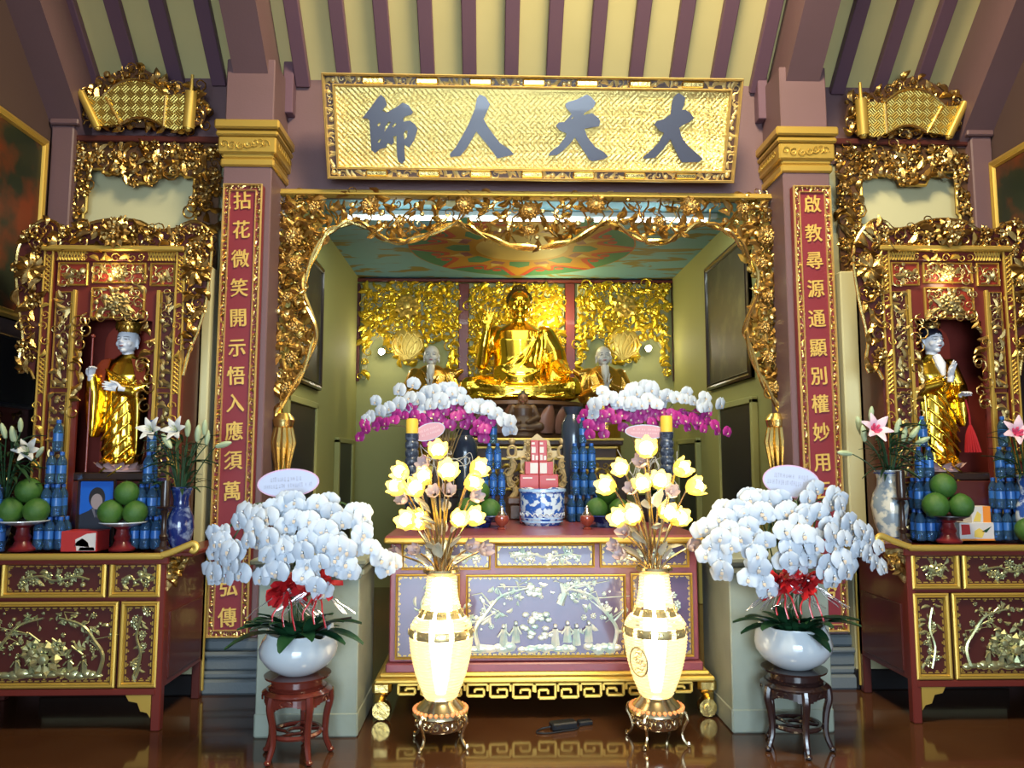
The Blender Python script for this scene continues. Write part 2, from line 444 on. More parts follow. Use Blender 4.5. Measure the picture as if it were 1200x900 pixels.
def cap(mb, pts, rs, n=10):
    """limb: tapering tube with ball joints"""
    pts = [Vector(p) for p in pts]
    mb.tube(pts, rs, n)
    for p, r in zip(pts, rs): mb.ball(p, r, n, 6)
def outline_obj(name, loops, m, depth, M, parent=None):
    """filled flat shape (holes allowed) from outlines in the local XZ plane"""
    c = bpy.data.curves.new('t', 'CURVE'); c.dimensions = '2D'; c.fill_mode = 'BOTH'; c.extrude = depth / 2
    for lp in loops:
        s = c.splines.new('POLY'); s.points.add(len(lp) - 1); s.use_cyclic_u = True
        for i, p in enumerate(lp): s.points[i].co = (p[0], p[1], 0, 1)
    return curve_mesh(name, c, m, M, parent)
def curve_mesh(name, c, m, M, parent, fat=0):
    o = bpy.data.objects.new('t', c); COL.objects.link(o)
    dg = bpy.context.evaluated_depsgraph_get(); dg.update()
    me = bpy.data.meshes.new_from_object(o.evaluated_get(dg)); me.name = name
    bpy.data.objects.remove(o); bpy.data.curves.remove(c)
    if fat:                                          # a bolder stroke: the same glyph laid three times side by side
        V = [tuple(v.co) for v in me.vertices]; F = [tuple(p.vertices) for p in me.polygons]; n = len(V); nm = bpy.data.meshes.new(name)
        nm.from_pydata([(x + dx, y + dy, z + dz) for dx, dy, dz in ((0, 0, 0), (fat, fat * .5, .0003), (-fat, -fat * .5, .0006)) for x, y, z in V], [], [tuple(i + k * n for i in f) for k in range(3) for f in F]); bpy.data.meshes.remove(me); me = nm
    me.materials.clear(); me.materials.append(m); me.transform(M)
    r = bpy.data.objects.new(name, me); COL.objects.link(r)
    if parent is not None: r.parent = parent
    return r
def text_obj(name, s, size, m, depth, M, parent=None, bold=0.0):
    c = bpy.data.curves.new('t', 'FONT'); c.body = s; c.size = size; c.extrude = depth / 2
    c.align_x = 'CENTER'; c.align_y = 'CENTER'; c.resolution_u = 2
    return curve_mesh(name, c, m, M, parent, bold)
# ================================================================== the setting
YW = 6.0                                            # front face of the purple wall
XL, XR = -3.78, 3.68                                # side walls of the hall
ZTOP = PZ(97, YW); ZL = PZ(224, YW)                 # top of the wall, underside of the lintel
XO0, XO1 = PX(322, YW, 380), PX(915, YW, 380)       # the opening
YB = 10.0; XS0, XS1 = -2.09, 2.06; ZSC = PZ(327, YB)  # sanctum behind it

def floor_mat():
    m = mat('polished_floor', (0.060, 0.022, 0.009), 0.10, var=((0.085, 0.036, 0.016), 1.6, 0.3, 0.7), coat=0.25)
    nt = m.node_tree; L = nt.links; b = nt.nodes['Principled BSDF']
    tc = nt.nodes.new('ShaderNodeTexCoord')
    n = nt.nodes.new('ShaderNodeTexNoise'); n.inputs['Scale'].default_value = 5; L.new(tc.outputs['Object'], n.inputs['Vector'])
    r = nt.nodes.new('ShaderNodeMapRange'); r.inputs['To Min'].default_value = .06; r.inputs['To Max'].default_value = .17
    L.new(n.outputs['Fac'], r.inputs['Value']); L.new(r.outputs['Result'], b.inputs['Roughness'])
    return m
b = MB(); b.box((0, 2, -.05), (12, 18, .1)); struct(b, 'floor', floor_mat(), smooth=0)

def sky_ceiling():
    m = mat('sky_blue_paint', (0.20, 0.36, 0.37), 0.6)
    nt = m.node_tree; L = nt.links; bs = nt.nodes['Principled BSDF']
    tc = nt.nodes.new('ShaderNodeTexCoord'); mp = nt.nodes.new('ShaderNodeMapping'); mp.inputs['Scale'].default_value = (1.3, 3.4, 1)
    n = nt.nodes.new('ShaderNodeTexNoise'); n.inputs['Scale'].default_value = 1.6; n.inputs['Detail'].default_value = 2.5; n.inputs['Distortion'].default_value = .7
    L.new(tc.outputs['Object'], mp.inputs['Vector']); L.new(mp.outputs['Vector'], n.inputs['Vector'])
    r = nt.nodes.new('ShaderNodeValToRGB'); e = r.color_ramp.elements
    e[0].position = .56; e[0].color = (0.19, 0.37, 0.43, 1); e[1].position = .60; e[1].color = (0.24, 0.19, 0.055, 1)
    L.new(n.outputs['Fac'], r.inputs['Fac']); L.new(r.outputs['Color'], bs.inputs['Base Color'])
    return m
# walls of the hall
def wall(name, m, boxes, smooth=0):
    b = MB()
    for c, d in boxes: b.box(c, d)
    return struct(b, name, m, smooth=smooth)
zt = ZTOP + .15
ZLB = PZ(188, YW)
XC0 = PX(262, 5.9, 400) + .02; XC1 = PX(975, 5.9, 400) - .02
wall('wall_front', PURPLE, [(((XC0 + XC1) / 2, YW + .12, (ZL + zt) / 2), (XC1 - XC0, .24, zt - ZL)), (((XL + XC0) / 2, YW + .12, (ZLB + zt) / 2), (XC0 - XL, .24, zt - ZLB)), (((XR + XC1) / 2, YW + .12, (ZLB + zt) / 2), (XR - XC1, .24, zt - ZLB))])
XC0 = PX(262, 5.9, 400) + .02; XC1 = PX(975, 5.9, 400) - .02
wall('wall_bay_left', GREENW, [(((XL + XC0) / 2, YW + .13, ZLB / 2), (XC0 - XL, .22, ZLB)), (((XC0 + XO0) / 2 - .01, YW + .14, ZL / 2), (XO0 - XC0, .2, ZL))])
wall('wall_bay_right', GREENW, [(((XR + XC1) / 2, YW + .13, ZLB / 2), (XR - XC1, .22, ZLB)), (((XC1 + XO1) / 2 + .01, YW + .14, ZL / 2), (XC1 - XO1, .2, ZL))])
SIDEW = mat('dark_side_wall', (0.085, 0.05, 0.045), 0.6)
wall('wall_left', SIDEW, [((XL - .1, 3.7, 4.0), (.2, 4.6, 8.0))])
wall('wall_right', SIDEW, [((XR + .1, 3.7, 4.0), (.2, 4.6, 8.0))])
# sanctum
wall('wall_sanctum_left', OLIVE, [((XS0 - .1, 8.12, ZSC / 2), (.2, 3.76, ZSC))])
wall('wall_sanctum_right', OLIVE, [((XS1 + .1, 8.12, ZSC / 2), (.2, 3.76, ZSC))])
wall('wall_sanctum_back', OLIVE, [((0, YB + .1, ZSC / 2), (XS1 - XS0 + .4, .2, ZSC))])
b = MB(); b.box((0, 8.12, ZSC + .06), (XS1 - XS0 + .5, 3.76, .12)); struct(b, 'ceiling_sanctum', sky_ceiling(), smooth=0)
b = MB(); b.box((0, YB - .02, ZSC - .03), (XS1 - XS0, .04, .05), .01); struct(b, 'trim_1', REDD, smooth=0)
# the roof: cream boards, plum rafters
def slope(y): return ZTOP + (YW - y)
b = MB()
for (y0, y1, f) in ((2.0, YW + .2, slope), (-1.6, 2.0, lambda y: slope(2.0) - (2.0 - y))):
    b.add([(XL - .3, y0, f(y0)), (XR + .3, y0, f(y0)), (XR + .3, y1, f(y1)), (XL - .3, y1, f(y1)),
           (XL - .3, y0, f(y0) + .12), (XR + .3, y0, f(y0) + .12), (XR + .3, y1, f(y1) + .12), (XL - .3, y1, f(y1) + .12)],
          [(0, 1, 2, 3), (7, 6, 5, 4), (0, 4, 5, 1), (2, 6, 7, 3), (1, 5, 6, 2), (0, 3, 7, 4)])
roof = struct(b, 'ceiling', CREAM, smooth=0)
RAFT = mat('plum_rafter_paint', (0.135, 0.070, 0.098), 0.5, bump=(60, 0.08))
b = MB(); L_ = 3.95 * sqrt(2)
b.box((0, 0, 0), (.112, L_, .07), .006)
rm = b.obj('rafter', RAFT, roof); rm.data.transform(Matrix.Rotation(radians(-45), 4, 'X'))
for k in range(-10, 12):
    x = -.19 + .336 * k
    if k in (-6, 7): continue
    o = rm if k == -10 else link_copy(rm, roof)
    o.location = (x, 2.05 + 1.975, slope(2.05 + 1.975) - .052)
# main sloping beams above the two columns and along the side walls
XCL, XCR = (PX(264, 5.6, 170) + PX(318, 5.6, 170)) / 2, (PX(915, 5.6, 170) + PX(972, 5.6, 170)) / 2
for i, x in enumerate((XCL, XCR, XL + .12, XR - .12)):
    b = MB(); d = .56 if i < 2 else .62
    y0, y1 = 2.0, (5.98 if i < 2 else 6.0)
    w = .13 if i < 2 else .12
    vs = [(x + s * w, y, slope(y) - q) for y in (y0, y1) for q in (0, d) for s in (-1, 1)]
    b.add(vs, [(0, 1, 3, 2), (4, 6, 7, 5), (0, 4, 5, 1), (2, 3, 7, 6), (0, 2, 6, 4), (1, 5, 7, 3)])
    struct(b, 'beam.%03d' % i if i else 'beam', PURPLE, smooth=0)
    if i < 2:
        s = 1 if i == 0 else -1
        b = MB(); b.box((x + s * .20, YW - .05, (ZTOP + PZ(143, YW)) / 2 + .06), (.08, .1, ZTOP - PZ(143, YW) + .1), .006)
        struct(b, 'trim_%d' % (2 + i), RAFT, smooth=0)
# corner posts between the wall and the side walls
for i, (x, s) in enumerate(((XL + .10, 1), (XR - .09, -1))):
    b = MB(); b.box((x, YW - .08, 2.1), (.17, .16, 4.2), .01)
    b.box((x + s * .02, YW - .09, PZ(160, YW)), (.22, .2, .05), .01)
    b.box((x, YW - .05, (ZTOP + 4.0) / 2 - .1), (.10, .1, ZTOP - 4.0 + .3), .005)
    struct(b, 'trim_%d' % (4 + i), PURPLE, smooth=0)

# ------------------------------------------------------------------ columns
def column(x, px0, px1, side):
    y0 = 5.60; w = .36; d = .40
    t = thing('column', 'square plum column with gilded capital on the %s of the carved arch' % side, 'column', (x, y0 + d / 2, 0))
    t['kind'] = 'structure'
    zc0, zc1 = PZ(199, y0), PZ(147, y0); zp = PZ(748, y0 - .06)
    b = MB(); b.box((0, 0, (zp + zc1 + .5) / 2), (w, d, zc1 + .5 - zp), .008); b.obj('shaft', PURPLE, t)
    b = MB(); h = zc1 - zc0
    for (z, dz, o) in ((.03, .06, .02), (.085, .045, .012), (.16, .13, .035), (.245, .04, .05), (h - .035, .07, .06)):
        b.box((0, 0, zc0 + z), (w + 2 * o, d + 2 * o, dz), .012)
    cp = b.obj('capital', GOLDP, t)
    b = MB()
    for k in range(7):
        A = plane((-.15 + k * .05, -d / 2 - .035, zc0 + .16)); o_curl(b, A @ Matrix.Rotation(k, 4, 'Z') @ Matrix.Scale(.06, 4))
        for sx in (-1, 1):
            A = plane((sx * (w / 2 + .035), -.15 + k * .05, zc0 + .16), Vector((0, -sx, 0)) * -1, Vector((0, 0, 1)), Vector((sx, 0, 0)))
            o_curl(b, A @ Matrix.Scale(.06, 4))
    b.obj('scroll_band', GOLDP, cp, kind='stuff')
    b = MB()
    for (z0, z1, o) in ((0, .10, .10), (.10, .15, .075), (.15, .24, .055), (.24, .28, .075), (.28, zp, .03)):
        b.box((0, 0, (z0 + z1) / 2), (w + 2 * o, d + 2 * o, z1 - z0), .015)
    b.obj('plinth', STONE, t)
    return t
column(XCL, 0, 0, 'left'); column(XCR, 0, 0, 'right')

# couplet boards on the columns
def couplet(pts, text, side, seed, ys):
    Y = 5.52
    (x0, x1), (zb, zt) = pts
    cx = (x0 + x1) / 2; w = x1 - x0; h = zt - zb
    t = thing('couplet_board', 'tall red couplet board with raised gilt characters on the %s column' % side, 'couplet board', (cx, Y, zb))
    b = MB(); b.box((0, .03, h / 2), (w, .06, h), .006); b.obj('panel', REDP, t)
    b = MB(); b.frame(-w / 2, w / 2, 0, h, .012, .02, 0); b.frame(-w / 2 + .043, w / 2 - .043, .045, h - .045, .008, .016, 0)
    b.obj('gilt_edge', GOLDF, t)
    b = MB(); A = plane((0, -.002, 0))
    e = w / 2 - .027
    strip(b, A, [(-e, .02), (-e, h - .02), (e, h - .02), (e, .02), (-e, .02)], .006, .040, seed, 'leaf curl bud', .5)
    b.obj('carved_border', GOLD, t, kind='stuff')
    for ch, py in text:
        z = PZ(py, Y, PX(py, Y) if 0 else (282 if side == 'left' else 960)) - zb
        text_obj('character', ch, .142, GILTC, .006, plane((0, -.006, z)) @ Matrix.Rotation(radians(3), 4, 'Z') @ Matrix.Diagonal((.92, 1, 1, 1)), t, .0028)
    return t
cw = .285
couplet(((XCL - cw / 2, XCL + cw / 2), (PZ(747, 5.52, 276), PZ(216, 5.52, 290))),
        list(zip('拈花微笑開示悟入應須萬法', (237, 271, 305, 339, 374, 409, 442, 474, 507, 541, 577, 652))) + [('弘', 689), ('傳', 725)], 'left', 3, 0)
couplet(((XCR - cw / 2, XCR + cw / 2), (PZ(740, 5.52, 985), PZ(218, 5.52, 947))),
        list(zip('啟教尋源通顯別權妙用云勢', (241, 275, 307, 340, 375, 409, 442, 475, 508, 543, 576, 692))), 'right', 5, 0)

# pale piers behind the shrines, with a black skirting
for i, (x0, x1) in enumerate(((-3.4, -2.365), (2.235, 3.3))):
    b = MB(); b.box(((x0 + x1) / 2, 5.755, 1.5), (x1 - x0, .49, 3.0), .01); struct(b, 'wall_pier_%s' % ('left', 'right')[i], GREENW, smooth=0)
    b = MB(); b.box(((x0 + x1) / 2, 5.75, .07), (x1 - x0 + .03, .51, .14), .008); struct(b, 'baseboard_%s' % ('left', 'right')[i], BLACKB, smooth=0)
# low pale pedestals beside the altar
for i, (x0, x1) in enumerate(((-1.715, -1.125), (1.085, 1.685))):
    t = thing('pedestal', 'pale green pedestal with moulded cap behind the %s pot of white orchids' % ('left', 'right')[i], 'pedestal', ((x0 + x1) / 2, 4.97, 0))
    w = x1 - x0
    b = MB(); b.box((0, 0, .52), (w, .60, .78), .006); b.obj('body', PEDM, t)
    b = MB(); b.box((0, 0, .07), (w + .012, .612, .14), .01); b.obj('base', PEDM, t)
    b = MB()
    for (z, o, h) in ((.915, .012, .02), (.945, .03, .035), (.98, .02, .03), (1.005, .045, .03)): b.box((0, 0, z), (w + 2 * o, .6 + 2 * o, h), .006)
    b.obj('cap', PEDM, t)

# dark doorways and dark things on the sanctum's side walls
def side_panel(name, x, y0, y1, z0, z1, m, s):
    b = MB(); b.box((x + s * .02, (y0 + y1) / 2, (z0 + z1) / 2), (.04, y1 - y0, z1 - z0), .004); return b
DOORM = mat('dark_doorway', (0.018, 0.017, 0.022), 0.4)  # flat dark colour stands in for the shade inside the nearer open doorways
for i, (x, s, y0, y1, z1) in enumerate(((XS1, -1, 6.9, 7.85, 2.12), (XS0, 1, 6.5, 7.5, 2.10), (XS1, -1, 8.8, 9.6, 1.80), (XS0, 1, 8.7, 9.5, 1.80))):
    b = side_panel('', x, y0, y1, 0, z1, DOORM, s); d = struct(b, 'door_%d' % (i + 1), DOORM, smooth=0)
    b = MB()
    for q in (y0 - .03, y1 + .03): b.box((x + s * .03, q, z1 / 2 + .02), (.06, .06, z1 + .04), .006)
    b.box((x + s * .03, (y0 + y1) / 2, z1 + .03), (.06, y1 - y0 + .12, .06), .006); b.obj('door_frame', OLIVE, d)
PAINTD = mat('dark_painting', (0.028, 0.025, 0.016), 0.5, var=((0.10, 0.09, 0.05), 3.5, 0.5, 0.8))
PAINTR = mat('dark_colourful_painting', (0.012, 0.020, 0.012), 0.4, var=((0.18, 0.030, 0.008), 2.8, 0.46, 0.66))
def side_painting(x, s, y0, y1, z0, z1, mp, mf, label):
    yc, zc = (y0 + y1) / 2, (z0 + z1) / 2
    t = thing('wall_picture', label, 'painting', (x, yc, zc))
    w, h = y1 - y0, z1 - z0
    A = Matrix.Rotation(radians(90) * s * 1, 4, 'Z')
    b = MB(); b.box((0, -.015, 0), (w, .03, h)); o = b.obj('canvas', mp, t, smooth=0); o.matrix_local = A
    b = MB(); b.frame(-w / 2, w / 2, -h / 2, h / 2, .075, .05); o = b.obj('picture_frame', mf, t); o.matrix_local = A
    return t
side_painting(XS1, -1, 6.9, 8.3, 2.36, 3.72, PAINTD, DARKW, 'dark square painting high on the right wall of the sanctum')
side_painting(XS0, 1, 6.7, 7.75, 2.30, 3.55, PAINTD, DARKW, 'dark painting on the left wall of the sanctum, half behind the arch')
side_painting(XL, 1, 4.2, 5.78, 2.60, 4.04, PAINTR, GOLDP, 'red and green painting in a gold frame on the left wall')
side_painting(XR, -1, 4.5, 5.85, 3.02, 3.98, PAINTR, GOLDP, 'dark painting in a gold frame on the right wall')
# dark screen on the left wall and the carved panel under it
t = thing('wall_screen', 'flat black screen on the left wall under the painting', 'screen', (XL, 5.3, 2.22))
b = MB(); b.box((.05, 0, 0), (.10, .80, .50), .012); b.obj('casing', BLACKP, t)
b = MB(); b.box((.102, 0, 0), (.006, .74, .44)); b.obj('display', mat('screen_glass', (0.012, 0.012, 0.014), 0.25), t)
t = thing('carved_wall_panel', 'red panel with gilt carving low on the left wall beside the shrine', 'carved panel', (XL, 5.25, 1.1))
b = MB(); b.box((.03, 0, .35), (.06, .9, 1.1), .006); b.obj('panel', REDD, t)
b = MB(); A = plane((.06, 0, .35), Vector((0, 1, 0)), Vector((0, 0, 1)), Vector((1, 0, 0)))
for k in range(4): carve(b, A, [(-.43 + k * .22, -.5), (-.33 + k * .22, -.5), (-.33 + k * .22, .5), (-.43 + k * .22, .5)], .06, .075, 40 + k)
b.obj('carving', GOLD, t, kind='stuff')
# ================================================================== big name board
def name_board():
    o = (P(377, 210, 5.80) + P(866, 214, 5.80)) / 2; topc = (P(368, 86, 5.50) + P(882, 92, 5.50)) / 2
    V = (topc - o); H = V.length; V.normalize(); rx = atan2(-V.y, V.z)
    W = 3.16
    t = thing('name_board', 'long golden board with four dark brush characters, leaning out above the arch', 'sign board', o, 0, None, rx)
    def loc(px, py):
        n = Vector((0, -1, 0)); n.rotate(Euler((rx, 0, 0)))
        q = PPl(px, py, o + n * .0, n) - o
        return (q.x, q.dot(V))
    b = MB(); b.box((0, .03, H / 2), (W, .06, H), .006); b.obj('panel', woven('woven_gold', (0.95, 0.71, 0.24), 0.33, 11, 0.5), t)
    b = MB(); b.frame(-W / 2, W / 2, 0, H, .022, .05); b.frame(-W / 2 + .075, W / 2 - .075, .075, H - .075, .018, .035)
    b.obj('frame_moulding', GOLDF, t)
    b = MB(); b.box((0, -.006, .048), (W - .04, .012, .058)); b.box((0, -.006, H - .048), (W - .04, .012, .058))
    for s in (-1, 1): b.box((s * (W / 2 - .048), -.006, H / 2), (.058, .012, H - .04))
    b.obj('frame_ground', BROWNW, t)
    b = MB(); A = plane((0, -.012, 0)); e = W / 2 - .048
    strip(b, A, [(-e, .048), (e, .048), (e, H - .048), (-e, H - .048), (-e, .048)], .014, .062, 11, 'leaf leaf curl bud', .5)
    b.obj('frame_carving', GOLDF, t, kind='stuff')
    b = MB(); b.box((0, -.02, 0), (.17, .03, .05), .012); k0 = None
    for z in (.048, H - .048):
        for k in range(7):
            x = -1.2 + .4 * k
            if k0 is None: k0 = b.obj('frame_boss', GOLDB, t); k0.location = (x, 0, z)
            else: c = link_copy(k0, t); c.location = (x, 0, z)
    # brush characters, traced stroke by stroke
    G = [((420, 100), [[(240, 80), (280, 115), (305, 185), (255, 245), (295, 270), (400, 215), (470, 165), (535, 195), (578, 270), (560, 295), (500, 310), (475, 330), (480, 365), (545, 355), (600, 400), (625, 445), (595, 555), (540, 640), (490, 610), (485, 650), (495, 770), (465, 810), (425, 790), (410, 720), (405, 560), (405, 515), (370, 520), (378, 580), (355, 610), (310, 585), (295, 635), (225, 655), (180, 695), (140, 660), (130, 500), (120, 350), (100, 330), (45, 325), (95, 260), (150, 190), (200, 120)],
                       [(200, 400), (215, 378), (235, 372), (232, 400), (212, 415)], [(320, 366), (345, 370), (300, 440), (280, 470), (285, 420)], [(395, 376), (405, 395), (370, 428), (358, 415)], [(225, 548), (243, 548), (225, 585), (205, 580)], [(495, 462), (522, 462), (515, 530), (490, 552), (478, 500)]]),
         ((520, 100), [[(380, 92), (440, 115), (490, 195), (420, 350), (470, 440), (590, 600), (690, 670), (740, 725), (640, 750), (565, 765), (520, 700), (345, 480), (300, 560), (240, 660), (175, 735), (75, 745), (65, 715), (130, 640), (260, 410), (330, 240), (350, 130)]]),
         ((640, 100), [[(425, 105), (470, 130), (520, 190), (495, 245), (400, 300), (390, 322), (480, 300), (545, 350), (568, 390), (555, 440), (400, 465), (430, 550), (510, 655), (600, 710), (650, 760), (600, 790), (480, 808), (450, 790), (300, 555), (250, 620), (180, 690), (110, 740), (20, 742), (40, 705), (130, 640), (205, 540), (210, 512), (140, 480), (100, 430), (130, 395), (190, 390), (265, 310), (205, 240), (200, 200), (230, 180), (320, 155)], [(265, 352), (288, 335), (282, 352), (265, 362)]]),
         ((740, 100), [[(488, 102), (530, 125), (560, 155), (545, 230), (525, 280), (560, 278), (620, 320), (652, 370), (600, 410), (530, 440), (495, 470), (520, 560), (590, 660), (690, 745), (745, 800), (700, 830), (525, 832), (490, 780), (400, 585), (330, 690), (240, 780), (120, 788), (115, 775), (200, 700), (280, 620), (335, 520), (290, 500), (235, 430), (260, 395), (330, 375), (405, 325), (420, 200), (440, 140)]])]
    for (ox, oy), loops in G:
        outline_obj('character', [[loc(ox + x / 9, oy + y / 9) for x, y in lp] for lp in loops], INK, .02, plane((0, -.014, 0)), t)
name_board()

# ================================================================== scroll-shaped plaques
def scroll_plaque(pts_px, Y, flip, label):
    cx, cy = pts_px; c = P(cx, cy, Y); s = Y / 900
    t = thing('scroll_plaque', label, 'plaque', c, 0, None, .14)
    f = -1 if flip else 1
    def q(x, y): return (f * (x - 600) / 6 * s, -(y - 290) / 6 * s)
    pan = [(230, 275), (340, 275), (450, 190), (560, 160), (680, 185), (790, 265), (915, 268), (900, 500), (760, 485), (660, 430), (560, 425), (470, 470), (320, 490)]
    pan = [q(*p) for p in spline([(*p, 0) for p in pan], 3) for p in [(p.x, p.y)]]
    b = MB(); b.prism(pan, .06); b.obj('scroll_sheet', woven('woven_plaque_gold', (0.66, 0.50, 0.13), 0.36, 19, 0.6), t)
    b = MB()
    for seq in ([(340, 275), (450, 190), (560, 160), (680, 185), (790, 265)], [(455, 480), (560, 430), (660, 435), (760, 485)], [(360, 285), (465, 480)], [(785, 270), (765, 485)]):
        pp = [(p.x, -.06, p.y) for p in [Vector((*q(a.x, a.y), 0)) for a in spline(seq, 5)]]
        b.tube(pp, .012, 6)
    b.obj('sheet_edge', GOLDB, t)
    for a, c2, r, tip in (((185, 255), (300, 505), .032, (110, 160)), ((965, 240), (940, 500), .045, (975, 120))):
        b = MB(); A, B = q(*a), q(*c2); T = q(*tip)
        b.tube([(A[0], -.06, A[1]), (B[0], -.06, B[1])], r, 12)
        b.tube([(A[0], -.06, A[1]), (T[0], -.06, T[1])], [.014, .004] if r < .04 else [.016, .012], 8)
        b.ball((B[0], -.06, B[1]), r * .7, 8, 6)
        b.obj('scroll_roller', GOLDP, t)
    out = [(85, 290), (110, 230), (250, 160), (380, 90), (480, 45), (560, 35), (650, 70), (740, 115), (830, 160), (1000, 180), (1060, 260), (1085, 370), (1050, 460), (960, 500), (880, 490), (700, 495), (560, 500), (450, 490), (330, 500), (230, 490), (150, 400)]
    out = [q(*p) for p in out]
    b = MB(); carve(b, plane((0, -.005, 0)), out, .055, .085, 21 if flip else 22, 'leaf leaf curl curl bud'); b.obj('carved_surround', GOLD, t, kind='stuff')
    b = MB(); k = [(x * .95, z * .93) for x, z in out]; b.prism(k, .012); b.box((0, .06, -.1), (.3, .12, .03)); b.obj('back_board', BROWNW, t)
scroll_plaque((168, 118), 5.86, False, 'gilt scroll-shaped plaque on the plum wall, upper left bay')
scroll_plaque((1061, 128), 5.86, True, 'gilt scroll-shaped plaque on the plum wall, upper right bay')

# ================================================================== the carved arch
def arch():
    Y = 5.90; s = Y / 900
    o = P(618, 228, Y); t = thing('carved_arch', 'openwork gilt arch of vines, birds and lotuses framing the sanctum', 'carved arch', o)
    def q(px, py):
        p = P(px, py, Y) - o; return (p.x, p.z)
    con = [(323, 492), (330, 477), (350, 447), (366, 410), (371, 385), (357, 345), (362, 317), (380, 280), (395, 268), (413, 262), (432, 268), (448, 280), (468, 285), (482, 283), (505, 275), (532, 264), (545, 266), (562, 275), (590, 287), (620, 292), (650, 289), (678, 281), (703, 265), (716, 263), (735, 274), (755, 283), (778, 285), (795, 276), (815, 265), (835, 266), (852, 274), (864, 284), (878, 308), (887, 335), (872, 382), (874, 398), (884, 430), (897, 457), (910, 477), (917, 490)]
    C = [q(*p) for p in con]
    L0, L1 = q(324, 228), q(914, 228)
    b = MB(); w = L1[0] - L0[0]; cxm = (L0[0] + L1[0]) / 2
    b.box((cxm, -.01, -.012), (w + .06, .08, .05), .01); b.box((cxm, -.03, -.026), (w + .06, .07, .016), .004)
    zb = q(324, 545)[1]
    for x in (L0[0], L1[0]): b.box((x, -.01, zb / 2), (.035, .07, -zb), .008)
    b.obj('outer_frame', GOLDP, t)
    # twisting vine along the edge
    b = MB(); sp = spline([(*p, 0) for p in C], 5); n = len(sp)
    for ph in (0, pi):
        b.tube([(p.x + .010 * cos(i * .55 + ph), -.04 - .012 * sin(i * .55 + ph), p.y + .010 * sin(i * .55 + ph)) for i, p in enumerate(sp)], .016, 6)
    b.obj('edge_vine', GOLDB, t)
    region = [L0] + C + [L1]
    inr = lambda u, v: inpoly(u, v, region)
    A = plane((0, -.02, 0))
    # big lotus heads and birds
    fl = [(435, 244), (545, 243), (620, 250), (697, 243), (806, 244), (346, 280), (895, 279), (470, 262), (620, 272), (770, 262), (347, 312), (890, 310), (340, 350), (897, 350), (348, 385), (893, 385), (344, 420), (898, 420), (370, 245), (868, 247), (338, 455), (905, 455)]
    lm = {}; r = random.Random(5)
    for i, p in enumerate(fl):
        u, v = q(*p); sz = .155 if i < 7 else .10; k = i < 7; M = A @ Matrix.Translation((u, v, .03)) @ Matrix.Rotation(i, 4, 'Z') @ Matrix.Scale(sz, 4)
        if k not in lm:
            b = MB(); o_flower(b, Matrix.Identity(4), 11 if k else 7); o_flower(b, Matrix.Translation((0, 0, .10)) @ Matrix.Rotation(.5, 4, 'Z') @ Matrix.Scale(.72, 4), 11 if k else 7)
            h_ = b.obj('lotus_head', GOLD, t); h_.matrix_local = M; lm[k] = h_.data
        else: part('lotus_head', lm[k], t, M)
    bd = MB(); o_bird(bd, Matrix.Identity(4))
    for i, p in enumerate([(352, 246), (590, 258), (655, 258), (446, 273), (790, 273), (520, 262), (720, 262), (885, 246), (356, 345), (884, 345), (575, 246), (665, 246)]):
        u, v = q(*p); f = 1 if p[0] < 620 else -1
        M = A @ Matrix.Translation((u, v, .035)) @ Matrix.Rotation(r.uniform(-.2, .5) * f, 4, 'Z') @ Matrix.Diagonal((f * .12, .12, .12, 1))
        if 'b' not in lm: h_ = bd.obj('carved_bird', GOLDB, t); h_.matrix_local = M; lm['b'] = h_.data
        else: part('carved_bird', lm['b'], t, M)
    # stems: a lattice of thin vines from bar to edge
    b = MB(); r = random.Random(9)
    for i in range(40):
        px = 330 + i * 14.8; py = 236
        u, v = q(px, py); pts = [(u, -.015, v)]
        for k in range(7):
            u += r.uniform(-.055, .055); v -= r.uniform(.03, .06)
            if not inr(u, v): break
            pts.append((u, -.015 + r.uniform(-.01, .01), v))
        if len(pts) > 2: b.tube(spline(pts, 2), .0075, 4)
    for i in range(34):
        py = 250 + (i // 2) * 13; sx = i % 2; u, v = q(327 if sx == 0 else 911, py); pts = [(u, -.015, v)]
        for k in range(6):
            u += r.uniform(.02, .06) * (1 if sx == 0 else -1); v += r.uniform(-.05, .03)
            if not inr(u, v): break
            pts.append((u, -.015, v))
        if len(pts) > 2: b.tube(spline(pts, 2), .008, 4)
    b.obj('vine_stems', GOLD, t, kind='stuff')
    b = MB(); top = [p for p in region]
    leg = lambda u, v: abs(u - cxm) < 1.55 and not False
    carve(b, A, region, .074, .085, 31, 'leaf leaf leaf curl bud', hole=lambda u, v: (v > -.30 and r.random() < .34 and v > -.24))
    carve(b, A, region, .070, .085, 32, 'leaf leaf curl', hole=lambda u, v: abs(u - cxm) < 1.60)
    b.obj('carved_foliage', GOLD, t, kind='stuff')
    # darker second layer that closes the legs
    for sx, pts in ((0, [(326, 236), (372, 236), (372, 285), (352, 318), (348, 345), (360, 385), (356, 410), (340, 446), (326, 470)]), (1, [(912, 236), (866, 236), (866, 285), (880, 312), (890, 345), (881, 385), (886, 410), (898, 440), (912, 470)])):
        b = MB(); carve(b, plane((0, .03, 0)), [q(*p) for p in pts], .055, .10, 35 + sx, 'leaf leaf bud'); b.obj('leg_foliage', GOLDP, t, kind='stuff')
